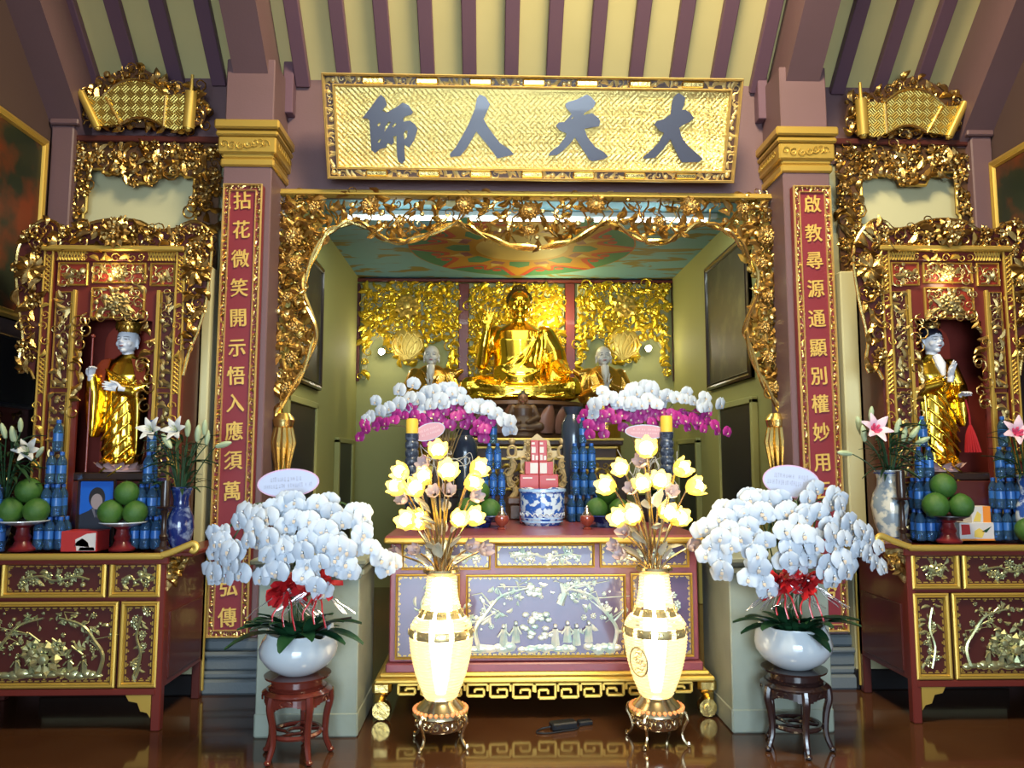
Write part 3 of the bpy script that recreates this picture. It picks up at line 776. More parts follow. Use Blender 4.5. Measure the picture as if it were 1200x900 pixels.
    # hanging lotus at the foot of each leg
    for px0, px1 in ((322, 345), (899, 918)):
        u0, v0 = q(px0, 488); u1, v1 = q(px1, 545); cx = (u0 + u1) / 2; b = MB()
        b.lathe([(.0, v0 + .03), (.05, v0 + .02), (.085, v0 - .03), (.075, v0 - .08), (.05, v0 - .10)], 12, (cx, -.04, 0))
        for k in range(10):
            a = 2 * pi * k / 10
            b.tube([(cx + .055 * cos(a), -.04 + .055 * sin(a), v0 - .09), (cx + .075 * cos(a), -.04 + .075 * sin(a), v0 - .2), (cx + .05 * cos(a), -.04 + .05 * sin(a), v1 - .02 - .03 * (k % 2))], [.02, .026, .008], 6)
        b.obj('lotus_pendant', GOLDB, t)
arch()

# ================================================================== carved frames of the side bays
def bay_frame(side, px0, px1, leg, Y=5.95):
    """px0 outer edge by the side wall, px1 edge by the column"""
    f = 1 if side == 'left' else -1
    o = P(px0, 165 if f > 0 else 171, Y); s = Y / 900
    t = thing('carved_bay_frame', 'gilt carved frame with red outer edge on the wall above the %s shrine' % side, 'carved frame', o)
    W = abs(PX(px1, Y, 250) - PX(px0, Y, 250))
    X = lambda u: f * u
    out = [(.03, -.02), (W, -.02), (W, -1.13), (W - .16, -1.10), (W - .17, -.60), (W - .19, -.58), (W - .19, -.30), (W - .27, -.30), (W - .27, -.27), (W - .48, -.27), (W - .52, -.35), (W - .72, -.35), (W - .76, -.27), (.36, -.27), (.36, -.24), (.25, -.24), (.25, -.58), (.23, -.60), (.23, -.95), (.03, -.95)]
    out = [(X(u), v) for u, v in out]
    b = MB(); b.prism(out, .03); b.obj('back_board', BROWNW, t)
    b = MB(); A = plane((0, -.028, 0)); carve(b, A, out, .068, .10, 51 if f > 0 else 52, 'leaf leaf curl flower bud'); carve(b, A, out, .13, .12, 57, 'curl flower')
    b.obj('carving', GOLD, t, kind='stuff')
    b = MB(); pts = [(u, -.03, v) for u, v in out[3:-1]]
    b.tube(pts, .012, 6); b.obj('inner_bead', GOLDP, t)
    b = MB(); b.box((X(W / 2), -.03, 0), (W + .06, .07, .05), .008); b.box((X(0), -.03, -.50), (.05, .07, 1.0), .008); b.obj('red_edge', REDD, t)
bay_frame('left', 70, 262, 0); bay_frame('right', 1150, 976, 0)
# ================================================================== sanctum: carved backdrop
def loft(mb, secs, n=20, fold=None):
    """closed stack of ellipses (z, rx, ry, cx, cy)"""
    vs = []; fs = []
    for (z, rx, ry, cx, cy) in secs:
        for k in range(n):
            a = 2 * pi * k / n; f = 1 + (fold(a, z) if fold else 0)
            vs.append((cx + rx * f * cos(a), cy + ry * f * sin(a), z))
    m = len(secs)
    for i in range(m - 1):
        for k in range(n):
            k2 = (k + 1) % n; fs.append((i * n + k, i * n + k2, (i + 1) * n + k2, (i + 1) * n + k))
    fs.append(tuple(range(n))[::-1]); fs.append(tuple((m - 1) * n + k for k in range(n)))
    mb.add(vs, fs)
PANBACK = mat('grey_gold_ground', (0.36, 0.33, 0.16), 0.6)
def backdrop():
    Y = 9.94
    left = [(424, 333), (536, 333), (537, 443), (531, 435), (526, 426), (524, 412), (518, 399), (509, 396), (500, 402), (496, 415), (490, 424), (478, 429), (467, 424), (459, 413), (454, 404), (446, 396), (439, 398), (431, 413), (430, 430), (428, 444), (424, 444)]
    right = [(675 + (537 - x) * 111 / 116, y) for x, y in left]
    centre = [(550, 333), (661, 333), (661, 452), (550, 452)]
    for nm, poly, seed, cx in (('left', left, 61, 478), ('centre', centre, 62, 606), ('right', right, 63, 731)):
        o = P(cx, 380, Y); t = thing('carved_backdrop_panel', 'yellow gilt carved panel on the sanctum back wall, ' + {'left': 'left of the seated Buddha statue', 'centre': 'directly behind the seated Buddha statue', 'right': 'right of the seated Buddha statue'}[nm], 'carved panel', o)
        def q(px, py):
            p = P(px, py, Y) - o; return (p.x, p.z)
        pl = [q(*p) for p in poly]
        b = MB(); b.prism(pl, .02, Matrix.Translation((0, .03, 0))); b.obj('ground', PANBACK, t)
        b = MB(); A = plane((0, 0, 0)); carve(b, A, pl, .075, .11, seed, 'leaf leaf curl flower bud'); carve(b, A, pl, .11, .12, seed + 9, 'curl leaf')
        b.obj('carving', GOLDY, t, kind='stuff')
        if nm != 'centre':
            b = MB(); u, v = q(cx, 360); o_flower(b, A @ Matrix.Translation((u, v, .06)) @ Matrix.Scale(.32, 4), 9); o_flower(b, A @ Matrix.Translation((u, v, .10)) @ Matrix.Scale(.18, 4), 7)
            u, v = q(cx, 404); b.ball((u, -.012, v), (.215, .045, .235), 24, 12)
            for k in range(5):                      # nested lotus petals on the boss
                e = (k - 2) * .42; pts = [(u + .02 * (k - 2), v - .20)]
                for j_ in range(9):
                    tt = j_ / 8; w_ = .075 * sin(pi * tt); cx_ = u + .20 * sin(e) * sin(pi * .5 * tt); cz_ = v - .20 + .36 * tt * cos(e * .8)
                    pts.append((cx_ + w_, cz_))
                for j_ in range(8, 0, -1):
                    tt = j_ / 8; w_ = .075 * sin(pi * tt); cx_ = u + .20 * sin(e) * sin(pi * .5 * tt); cz_ = v - .20 + .36 * tt * cos(e * .8)
                    pts.append((cx_ - w_, cz_))
                b.tube([(x_, -.045 - .004 * k, z_) for x_, z_ in pts], .012, 5, closed=True)
            b.obj('medallion', GOLDP, t)
    t = thing('backdrop_frame', 'red frame bars around the gilt panels on the sanctum back wall', 'frame', P(606, 380, 9.97)); o = t.location
    b = MB()
    def bar(x0, y0, x1, y1, d=.07):
        a, c = P(x0, y0, 9.97) - o, P(x1, y1, 9.97) - o
        b.box(((a.x + c.x) / 2, -.02, (a.z + c.z) / 2), (abs(c.x - a.x), d, abs(a.z - c.z)), .008)
    bar(418, 327, 790, 333)
    b.obj('top_rail', REDW, t); b = MB(); bar(538, 333, 549, 447); b.obj('stile', REDW, t); b = MB(); bar(662, 333, 674, 447); b.obj('stile', REDW, t)
    for x0 in (418, 786):
        b = MB(); bar(x0, 333, x0 + 3, 447, .05); b.obj('stile', REDD, t)
backdrop()

# mandala painted on the sanctum ceiling
def mandala():
    z = ZSC - .004; c = (.0, 8.50); R = 1.28
    cols = dict(o=mat('mural_orange', (0.42, 0.20, 0.03), .6), r=mat('mural_red', (0.40, 0.055, 0.04), .6), g=mat('mural_green', (0.05, 0.19, 0.12), .6), y=mat('mural_yellow', (0.52, 0.36, 0.13), .6), p=mat('mural_plum', (0.24, 0.08, 0.10), .6), k=mat('mural_dark', (0.09, 0.05, 0.02), .6))
    t = thing('ceiling_mandala', 'round painted lotus mandala on the blue sanctum ceiling', 'mural', (c[0], c[1], z))
    def poly(pts, lay):
        b = MB(); n = len(pts); h = -.0015 * lay
        b.add([(x, y, h) for x, y in pts] + [(x, y, 0.002) for x, y in pts], [tuple(range(n))[::-1]] + [(i, (i + 1) % n, (i + 1) % n + n, i + n) for i in range(n)]); return b
    circ = lambda r, n=48: [(r * cos(2 * pi * i / n), r * sin(2 * pi * i / n)) for i in range(n)]
    poly(circ(R), 1).obj('painted_disc', cols['o'], t, smooth=0)
    poly(circ(.52), 2).obj('painted_centre', cols['y'], t, smooth=0)
    lobes = 8; first = {}
    def sym(u, w): return [(R * u[i], w[i]) for i in range(len(u))]
    def mirror(pts):
        h = [(pts[0][0], pts[0][1] * (-1 + i / 4)) for i in range(1, 8)] if pts[0][0] > .9 else []
        return pts + [(r, -w) for r, w in pts[::-1]] + h
    shapes = [('painted_arch', 'r', mirror([(.99, .40), (.86, .33), (.74, .26), (.66, .17), (.68, .07), (.80, .02)]), 2),
              ('painted_hill', 'g', mirror([(.985, .34), (.88, .28), (.77, .20), (.72, .13), (.74, .09), (.84, .03)]), 3),
              ('painted_spot', 'r', [(.80 + .045 * cos(a) + 0, .13 + .06 * sin(a)) for a in [i * pi / 5 for i in range(10)]], 4),
              ('painted_spot', 'r', [(.80 + .045 * cos(a) + 0, -.13 + .06 * sin(a)) for a in [i * pi / 5 for i in range(10)]], 4),
              ('painted_dart', 'y', mirror([(.70, .0), (.64, .04), (.58, .10)]), 3), ('painted_point', 'p', mirror([(.63, .0), (.58, .12), (.50, .13)]), 2)]
    for k in range(lobes):
        a = -pi / 2 + (k + .5) * 2 * pi / lobes
        for i, (nm, cc, pts, lay) in enumerate(shapes):
            if i not in first:
                w = [(r * R * cos(x * .95), r * R * sin(x * .95)) for r, x in pts]; me = poly(w, lay); o = me.obj(nm, cols[cc], t, smooth=0); first[i] = o
            else: o = link_copy(first[i], t)
            o.rotation_euler = (0, 0, a)
    b = poly([(.60 * R, .12), (.46 * R, .12), (.46 * R, -.12), (.60 * R, -.12), (.68 * R, 0)], 2)
    g0 = b.obj('painted_leaf', cols['g'], t, smooth=0)
    for k in range(lobes):
        o = g0 if k == 0 else link_copy(g0, t); o.rotation_euler = (0, 0, -pi / 2 + k * 2 * pi / lobes)
mandala()

# ------------------------------------------------------------------ faces
def face(root, c, w, h, skin, yaw=0, lidm=DARK, lips=LIP, ear=1.0, voxel=.006, brow=True, name='head'):
    """a head of width w and height h (chin to crown), centre c, looking to -Y, turned by yaw"""
    a, b_ = w / 2, h / 2
    def sf(x, z):                                   # front of the skull at x, z
        u = 1 - (x / a) ** 2 - ((z - .10 * h) / (b_ * .82)) ** 2
        l = 1 - (x / (a * .86)) ** 2 - ((z + .12 * h) / (b_ * .74)) ** 2
        return min(.06 * h - a * 1.12 * sqrt(max(0, u)), -.02 * h - a * .95 * sqrt(max(0, l)))
    def build(mb):
        mb.ball((0, .06 * h, .10 * h), (a, a * 1.12, b_ * .82), 18, 12)
        mb.ball((0, -.02 * h, -.12 * h), (a * .86, a * .95, b_ * .74), 16, 10)
        mb.ball((0, -.02 * h - a * .55, -.40 * h), (a * .34, a * .34, .10 * h), 10, 7)
        for s in (-1, 1):
            mb.ball((s * a * .50, sf(a * .5, -.14 * h) + a * .24, -.14 * h), (a * .32, a * .30, .13 * h), 10, 7)
            mb.ball((s * a * .40, sf(a * .4, .035 * h) + a * .05, .035 * h), (a * .24, a * .14, .04 * h), 10, 6)
            mb.ball((s * a * 1.0, .06 * h, -.05 * h), (a * .13, .08 * h, .13 * h), 8, 6)
            mb.ball((s * a * .98, .05 * h, -.05 * h - .16 * h * ear), (a * .12, .05 * h, .10 * h * ear), 8, 6)
        f = sf(0, 0)
        mb.tube([(0, sf(0, .10 * h) + a * .02, .10 * h), (0, f - a * .07, -.02 * h), (0, f - a * .17, -.10 * h)], [a * .09, a * .11, a * .16], 8)
        mb.ball((0, f - a * .06, -.115 * h), (a * .24, a * .14, .035 * h), 8, 6)
        for z, rx in ((-.222, .30), (-.262, .24)): mb.ball((0, sf(0, z * h) + a * .02, z * h), (a * rx, a * .13, .026 * h), 10, 6)
        mb.tube([(0, .06 * h, -.30 * h), (0, .08 * h, -.72 * h)], [a * .52, a * .60], 12)
    o = fuse(name, build, skin, voxel, 2, root); o.location = c; o.rotation_euler = (0, 0, yaw)
    b = MB()
    for s in (-1, 1):
        b.tube([(s * a * (.41 + t * .23), sf(a * (.41 + t * .23), .03 * h) - a * (.085 - .05 * t * t), .022 * h + .012 * h * t * t) for t in (-1, -.5, 0, .5, 1)], [h * .006, h * .012, h * .014, h * .012, h * .006], 6)
        if brow: b.tube([(s * a * (.42 + t * .28), sf(a * (.42 + t * .28), .12 * h) - a * .01, .125 * h - .022 * h * t * t) for t in (-1, -.5, 0, .5, 1)], [h * .005, h * .011, h * .012, h * .010, h * .005], 6)
    b.obj('eye_lines', lidm, o)
    b = MB()
    for z, rx in ((-.230, .25), (-.256, .20)): b.ball((0, sf(0, z * h) - a * .07, z * h), (a * rx, a * .08, .017 * h), 10, 5)
    b.obj('lips', lips, o)
    return o
def hand(name, root, M, L, m, curl=.25, voxel=None, spread=.10, side=1, pinch=False):
    """palm at the origin, fingers along +Z, palm facing -Y; thumb on side +X*side"""
    w = L * .42; r = L * .058
    def build(mb):
        mb.ball((0, 0, L * .24), (w * .50, L * .10, L * .27), 12, 8)
        mb.tube([(0, 0, -L * .25), (0, 0, L * .10)], [w * .36, w * .42], 10)
        for i in range(4):
            x = (i - 1.5) * w * .255 * side; ln = L * (.44, .50, .47, .36)[3 - i if side < 0 else i] if 0 else L * (.43, .50, .46, .35)[i]
            a = 0; p = Vector((x, 0, L * .42)); pts = [(x * .8, 0, L * .2), p.copy()]; cc = curl * (1.0 if not (pinch and i == 0) else 3.2)
            for k in range(3):
                a += cc; p = p + Vector((sin(spread * (i - 1.5) * side), -sin(a), cos(a))) * ln * (.42, .32, .26)[k]; pts.append(p.copy())
            mb.tube(pts, [r * 1.1, r * 1.1, r, r * .92, r * .72], 8); mb.ball(pts[-1], r * .72, 8, 5)
        x = -w * .5 * side
        pts = [(x * .6, -.02 * L, L * .08), (x * 1.15, -.06 * L, L * .24), (x * 1.35, -.14 * L, L * .40), (x * (1.1 if pinch else 1.4), -.22 * L, L * .52)]
        mb.tube(pts, [r * 1.5, r * 1.35, r * 1.1, r * .8], 8); mb.ball(pts[-1], r * .8, 8, 5)
    o = fuse(name, build, m, voxel or L * .022, 2, root); o.matrix_local = M; return o
def Mx(loc, rx=0, ry=0, rz=0): return Matrix.Translation(loc) @ Euler((radians(rx), radians(ry), radians(rz))).to_matrix().to_4x4()

# ------------------------------------------------------------------ seated Buddha
def big_buddha():
    Y = 9.15; zb = PZ(473, Y)
    t = thing('buddha_statue', 'large golden seated Buddha statue with right hand raised, centre of the sanctum', 'statue', (PX(609, Y), Y, zb))
    def build(mb):
        loft(mb, [(.10, .40, .30, 0, 0), (.30, .33, .26, 0, .02), (.55, .31, .24, 0, .03), (.75, .345, .25, 0, .04), (.86, .34, .22, 0, .05), (.93, .22, .16, 0, .05), (.99, .10, .10, 0, .04)], 24)
        mb.ball((0, -.10, .33), (.28, .20, .20), 14, 8)
        for s in (-1, 1):
            mb.ball((s * .285, .05, .83), (.115, .13, .12), 12, 8)
            cap(mb, [(s * .22, .02, .16), (s * .50, -.18, .17), (s * .58, -.30, .155)], [.17, .155, .14])          # thigh
            cap(mb, [(s * .57, -.30, .14), (s * .25, -.42, .12), (-s * .12, -.46, .13)], [.13, .105, .075])       # shin
            mb.ball((s * .45, -.16, .10), (.22, .26, .11), 12, 8)
        mb.box((0, -.20, .06), (1.1, .55, .12), .05)
        # right arm (viewer's left): elbow out, forearm upright
        cap(mb, [(-.31, .04, .83), (-.42, .0, .62), (-.455, -.06, .47)], [.105, .09, .075]); cap(mb, [(-.455, -.06, .47), (-.43, -.14, .68), (-.395, -.18, .86)], [.078, .064, .046])
        # left arm under the robe, hand on the knee
        cap(mb, [(.31, .04, .82), (.43, .0, .58), (.45, -.08, .44)], [.13, .135, .13]); cap(mb, [(.45, -.08, .44), (.50, -.26, .37), (.53, -.36, .345)], [.12, .085, .05])
        # sleeve falling from the left arm
        loft(mb, [(.14, .13, .10, .40, -.22), (.3, .12, .10, .41, -.18), (.45, .10, .09, .44, -.1)], 12)
        # folds: across the chest from the left shoulder, round the belly, over the shins
        def chest(u, v, y0=0):                   # point on the chest surface
            return (u, .03 - .235 * sqrt(max(0, 1 - (u / .36) ** 2)) - (.06 if v < .5 else 0) - y0, v)
        for k in range(7):
            a = .05 * k
            mb.tube(spline([chest(.26 - a * .25, .88 - a * .4), chest(.12 - a * .4, .66 - a), chest(-.04 - a * .3, .52 - a * .8), chest(-.20, .44 - a * .75), chest(-.31, .42 - a * .75)], 5), .013, 6)
        for k in range(4):
            x = .16 + k * .055
            mb.tube(spline([chest(x - .01, .86), chest(x, .68), chest(x - .03, .50), (x - .02, -.26, .34)], 5), .013, 6)
        for k in range(5):
            z = .30 - k * .03; mb.tube(spline([(-.24, -.24, z + .08), (-.1, -.33, z), (.05, -.345, z - .01), (.24, -.27, z + .09)], 5), .014, 6)
        for s in (-1, 1):
            for k in range(6):
                f = k / 5
                mb.tube(spline([(s * (.16 + .40 * f), -.40 + .20 * f - .02, .275 - .02 * f), (s * (.22 + .36 * f), -.50 + .16 * f, .19), (s * (.30 + .26 * f), -.50 + .14 * f, .09)], 5), .012, 6)
            mb.tube(spline([(s * .1, -.5, .05), (s * .35, -.5, .035), (s * .6, -.38, .05)], 5), .03, 6)
        # hem of the robe in front
        for k in range(5): mb.tube(spline([(-.5 + k * .05, -.46, .20 - k * .03), (-.2, -.53, .16 - k * .028), (.15, -.53, .16 - k * .028), (.5 - k * .04, -.46, .2 - k * .03)], 5), .010, 6)
        cap(mb, [(0, .04, .95), (0, .03, 1.04)], [.085, .08])
        for k in range(3): mb.tube([(.07 * cos(a), .02 + .085 * sin(a) * 1.0 - .0, .965 + k * .03) for a in [pi + i * pi / 8 for i in range(9)]], .014, 6)
    fuse('body', build, GOLDS, .0115, 2, t)
    h = face(t, (0, -.02, 1.19), .275, .36, GOLDS, 0, mat('eye_gold_dark', (.20, .10, .01), .3, .8), GOLDS, 1.5, .007)
    def hair(mb):
        mb.ball((0, .075, .075), (.150, .155, .130), 18, 12); mb.ball((0, .07, .19), (.085, .085, .07), 14, 8)
        r = random.Random(3)
        for i in range(190):
            f = (i + .5) / 190; ph = i * 2.39996; zz = 1 - 1.25 * f; rr = sqrt(max(0, 1 - zz * zz))
            p = Vector((.150 * rr * cos(ph), .075 + .155 * rr * sin(ph), .075 + .130 * zz))
            if p.y < -.055 and p.z < .125: continue
            mb.ball(p, .016, 6, 4)
        for i in range(40):
            f = (i + .5) / 40; ph = i * 2.39996; zz = 1 - .9 * f; rr = sqrt(max(0, 1 - zz * zz)); mb.ball((.085 * rr * cos(ph), .07 + .085 * rr * sin(ph), .19 + .07 * zz), .014, 6, 4)
    fuse('hair', hair, mat('dark_bronze_hair', (.10, .065, .02), .35, .7), .0065, 1, h)
    hand('right_hand', t, Mx((-.385, -.19, .90), -6, 6, 0), .26, GOLDS, .16, None, .12, 1, True)
    hand('left_hand', t, Mx((.535, -.38, .33), 75, 0, -12), .23, GOLDS, .28, None, .08, -1)
big_buddha()

# throne under the Buddha
def lotus_throne():
    Y = 9.15; z0 = 1.84; z1 = PZ(473, Y)
    t = thing('lotus_pedestal', 'brown carved lotus pedestal under the golden Buddha', 'pedestal', (PX(609, Y), Y, z0)); h = z1 - z0
    b = MB(); b.lathe([(.62, 0), (.64, .05), (.55, .08), (.52, .13), (.60, h - .08), (.76, h - .04), (.76, h), (0, h)], 40, sy=.72); b.obj('drum', BROWNW, t)
    ptl = MB(); n = 7; vs = []; fs = []
    for j in range(n):
        u = j / (n - 1)
        for i in range(7):
            v = i / 6 * 2 - 1; w = .115 * sin(pi * min(.94, .22 + .72 * u)) ** .6
            vs.append((v * w, -.055 * (1 - v * v) - .05 * u * u, u * (h - .10) * (1 - .10 * v * v)))
    for j in range(n - 1):
        for i in range(6): fs.append((j * 7 + i, j * 7 + i + 1, j * 7 + i + 8, j * 7 + i + 7))
    ptl.add(vs, fs); me = None
    for k in range(18):
        a = 2 * pi * k / 18; M = Matrix.Translation((.60 * cos(a), .60 * .72 * sin(a), .07)) @ Matrix.Rotation(a + pi / 2, 4, 'Z')
        if me is None: o = ptl.obj('lotus_petal', mat('brown_pink_petal', (.17, .075, .055), .4), t, smooth=180); o.matrix_local = M; me = o.data
        else: part('lotus_petal', me, t, M)
lotus_throne()

# rear altar with gilt mouldings
def rear_altar():
    t = thing('rear_altar', 'dark brown altar table with gilt mouldings before the Buddha, behind the bottles', 'altar', (.02, 8.9, 0))
    b = MB(); b.box((0, -.36, .89), (1.96, .64, 1.74), .01); b.box((0, .42, .88), (1.30, 1.0, 1.76), .01); b.obj('body', BROWNW, t, kind='stuff')
    b = MB(); b.box((0, -.36, 1.80), (2.1, .74, .08), .015); b.box((0, .44, 1.80), (1.34, 1.0, .08), .015); b.obj('table_top', BROWNW, t, kind='stuff')
    for z in (1.825, 1.74, 1.62, 1.30):
        b = MB(); b.box((0, -.70 if z < 1.8 else -.735, z), (1.98 if z < 1.8 else 2.1, .03, .028), .006); b.obj('gilt_moulding', GOLDP, t)
    b = MB()
    for k in range(4): carve(b, plane((-.73 + .49 * k, -.69, 1.46)), [(-.2, -.1), (.2, -.1), (.2, .1), (-.2, .1)], .06, .07, 70 + k)
    b.obj('carving', GOLDP, t, kind='stuff')
    t2 = []
    for s, x in (('left', PX(505, 9.35)), ('right', PX(708, 9.35))):
        q = thing('statue_plinth', 'brown plinth carrying the %s attendant monk statue' % s, 'plinth', (x, 9.35, 0))
        b = MB(); b.box((0, 0, .78), (.46, .42, 1.40), .01); b.obj('body', BROWNW, q)
        b = MB(); b.box((0, 0, .04), (.52, .48, .08), .01); b.obj('base_moulding', GOLDP, q); b = MB(); b.box((0, 0, 1.51), (.48, .48, .07), .012); b.obj('top_moulding', GOLDP, q)
rear_altar()

# attendant monks
def monk(px, side, f):
    Y = 9.33; zb = 1.545; t = thing('monk_statue', 'bald praying monk statue in dark gold robe, %s of the seated Buddha' % side, 'statue', (PX(px, Y), Y, zb))
    def fold(a, z): return .035 * sin(a * 13 + z * 3) * min(1, max(0, 1.1 - z)) + .02 * sin(a * 7)
    def robe(mb):
        loft(mb, [(.03, .21, .18, 0, 0), (.3, .20, .17, 0, 0), (.7, .20, .165, 0, 0), (.95, .23, .17, 0, 0), (1.08, .245, .15, 0, .01), (1.15, .19, .13, 0, .02), (1.21, .09, .085, 0, .02)], 40, fold)
        for s in (-1, 1):
            cap(mb, [(s * .20, .01, 1.10), (s * .27, -.04, .92), (s * .26, -.10, .82)], [.085, .085, .08]); cap(mb, [(s * .26, -.10, .82), (s * .15, -.20, .88), (s * .04, -.24, .94)], [.08, .065, .045])
            loft(mb, [(.52, .05, .09, s * .20, -.13), (.68, .07, .10, s * .21, -.13), (.86, .09, .08, s * .2, -.13)], 14)
        cap(mb, [(f * .18, 0, 1.13), (f * .30, -.03, 1.10), (f * .36, -.02, 1.14)], [.06, .05, .035])       # flared end of the shoulder sash
        for k in range(4): mb.tube(spline([(-.12 + k * .02, -.13, 1.15 - k * .02), (0, -.19, 1.0 - k * .06), (.10, -.17, 1.08 - k * .05)], 4), .011, 6)
    fuse('robe', robe, BRONZE, .011, 2, t)
    face(t, (0, -.02, 1.33), .185, .245, FACEG, 0, DARK, LIP, 1.3, .0055)
    b = MB(); b.tube([(0, -.115, 1.19), (0, -.155, 1.10), (0, -.18, 1.02)], [.05, .048, .02], 10); b.obj('bare_chest', FACEG, t)
    for s in (-1, 1): hand('hand', t, Mx((s * .014, -.255, .945), 8, -s * 3, s * 78), .155, FACEG, .03, .0045, .02, s)
    b = MB()
    for s in (-1, 1): b.ball((s * .09, -.16, .03), (.05, .10, .03), 10, 6)
    b.obj('shoes', BRONZE, t)
monk(505, 'left', 1); monk(708, 'right', -1)

# small brown Buddha on the rear altar
def small_buddha():
    Y = 8.36; t = thing('small_buddha_statue', 'small brown seated Buddha statue below the large golden one', 'statue', (PX(613, Y), Y, 1.84))
    def build(mb):
        mb.lathe([(.16, 0), (.17, .03), (.14, .06), (.17, .09), (0, .09)], 20)
        loft(mb, [(.08, .17, .13, 0, 0), (.16, .14, .11, 0, 0), (.24, .105, .085, 0, .01), (.33, .12, .085, 0, .01), (.37, .07, .06, 0, .01)], 18)
        for s in (-1, 1):
            cap(mb, [(s * .08, 0, .13), (s * .18, -.06, .125)], [.06, .05]); cap(mb, [(s * .18, -.06, .12), (-s * .02, -.12, .11)], [.045, .03])
            cap(mb, [(s * .11, .01, .33), (s * .155, -.02, .22), (s * .05, -.11, .17)], [.042, .04, .025])
    fuse('body', build, BROWNW, .007, 2, t)
    h = face(t, (0, -.01, .43), .10, .13, mat('brown_skin', (.16, .07, .035), .4), 0, DARK, LIP, 1.3, .004)
    b = MB(); b.ball((0, .022, .03), (.056, .060, .050), 12, 8); b.ball((0, .022, .075), (.028, .028, .025), 8, 6); b.obj('hair', DARK, h)
small_buddha()

# lamps of the sanctum
def wall_spot(px, py, side):
    p = P(px, py, 9.80); t = thing('wall_spotlight', 'small lit spotlight on the sanctum back wall, %s of the Buddha' % side, 'lamp', p)
    b = MB(); b.tube([(0, .18, 0), (0, .06, 0)], .02, 8); b.lathe([(.022, .07), (.04, .02), (.045, -.01)], 14, M=Matrix.Rotation(radians(-90), 4, 'X')); b.obj('housing', SILVER, t)
    b = MB(); b.ball((0, -.02, 0), .038, 12, 8); b.obj('bulb', SPOTE, t)
    light('spot_glow', 'POINT', p + Vector((0, -.10, 0)), 5, (1, .93, .72), .04)
wall_spot(447, 412, 'left'); wall_spot(760, 408, 'right')
# yellow lamp aimed at the Buddha from the lintel, and one behind its shoulder
light('buddha_spot', 'SPOT', (.05, 6.6, 3.55), 190, (1.0, .80, .28), .08, (radians(67), 0, radians(1)), None, 34)
light('backdrop_lamp', 'POINT', (.42, 9.62, 3.45), 30, (1.0, .88, .35), .06)
def tube_light():
    t = thing('tube_light', 'lit fluorescent tube behind the top of the carved arch', 'lamp', (0, 7.22, ZSC - .06))
    for x in (-1.2, 0, 1.2):
        b = MB(); b.tube([(x - .55, 0, -.02), (x + .55, 0, -.02)], .016, 10); b.obj('tube', TUBEE, t)
    b = MB(); b.box((0, 0, .03), (3.7, .06, .05), .006); b.obj('batten', WHITEC, t)
tube_light()
for q in (-1.2, -.4, .4, 1.2): light('tube_spill', 'POINT', (q, 7.0, ZSC - .34), 4.2, (.86, 1.0, .96), .08)
light('tube_light_glow', 'AREA', (0, 7.22, ZSC - .12), 16, (.86, 1.0, .90), 3.5, (radians(12), 0, 0), .10)
light('sanctum_lamp', 'AREA', (0, 8.2, ZSC - .08), 14, (1.0, .88, .50), .9, (0, 0, 0), .9)
# ================================================================== panels with reliefs
def key_border(mb, x0, x1, z0, z1, y, s):
    """broken-key fret just inside a frame"""
    def row(a0, a1, fn):
        n = max(3, int((a1 - a0) / (s * 2.2))); d = (a1 - a0) / n
        for k in range(n):
            a = a0 + d * (k + .5); fn(a, d * .66, 0)
            if k % 2 == 0: fn(a, d * .3, s * .55)
    row(x0, x1, lambda a, w, o: (mb.box((a, y, z0 + s * .5 + o), (w, .006, s * .34)), mb.box((a, y, z1 - s * .5 - o), (w, .006, s * .34))))
    row(z0, z1, lambda a, w, o: (mb.box((x0 + s * .5 + o, y, a), (s * .34, .006, w)), mb.box((x1 - s * .5 - o, y, a), (s * .34, .006, w))))
def tree_relief(mb, A, x, z0, z1, f, r, sc):
    """bent trunk with clumps of leaves and blossom"""
    h = z1 - z0; pts = [(x, z0), (x - f * .03 * sc, z0 + h * .3), (x + f * .05 * sc, z0 + h * .55), (x + f * .16 * sc, z0 + h * .8), (x + f * .36 * sc, z0 + h * .92)]
    sp = spline([(p[0], p[1], .006) for p in pts], 5); mb.tube(sp, [.011 * sc * (1.2 - .9 * i / len(sp)) + .004 for i in range(len(sp))], 5, A)
    for q in range(5):
        p = sp[int(len(sp) * (.35 + .13 * q)) % len(sp)]; mb.tube([p, p + Vector((r.uniform(-.12, .16) * f * sc, r.uniform(.0, .10) * sc, 0)), p + Vector((r.uniform(-.2, .24) * f * sc, r.uniform(-.03, .13) * sc, 0))], [.006 * sc + .002, .004, .002], 4, A)
    for i in range(int(46 * sc) + 8):
        p = r.choice(sp[len(sp) // 3:]); k = r.choice(['leaf', 'leaf', 'flower', 'bud'])
        s = r.uniform(.026, .05) * sc ** .5; q = A @ Matrix.Translation((p.x + r.gauss(0, .09) * sc, min(max(p.y + r.gauss(.0, .06) * sc, z0 + h * .25), z1), 0)) @ Matrix.Rotation(r.uniform(0, 6.3), 4, 'Z') @ Matrix.Scale(s * (1.3 if k == 'leaf' else 1), 4); ORN[k](mb, q)
def figure_relief(mb, A, x, z, h, r):
    mb.ball((x, z + h * .88, .01), (h * .10, h * .11, .02), 7, 5, A)
    mb.add([(x - h * .20, z, .004), (x + h * .20, z, .004), (x + h * .13, z + h * .75, .006), (x - h * .13, z + h * .75, .006), (x, z, .022), (x, z + h * .75, .026)], [(0, 4, 5, 3), (4, 1, 2, 5), (0, 1, 4), (3, 5, 2)], A)
    a = r.uniform(-.6, .6); mb.tube([(x + h * .1, z + h * .65, .02), (x + h * (.3 + .1 * a), z + h * (.5 + .2 * a), .02)], h * .045, 5, A); mb.tube([(x - h * .1, z + h * .65, .02), (x - h * .28, z + h * (.45 + .2 * a), .02)], h * .045, 5, A)
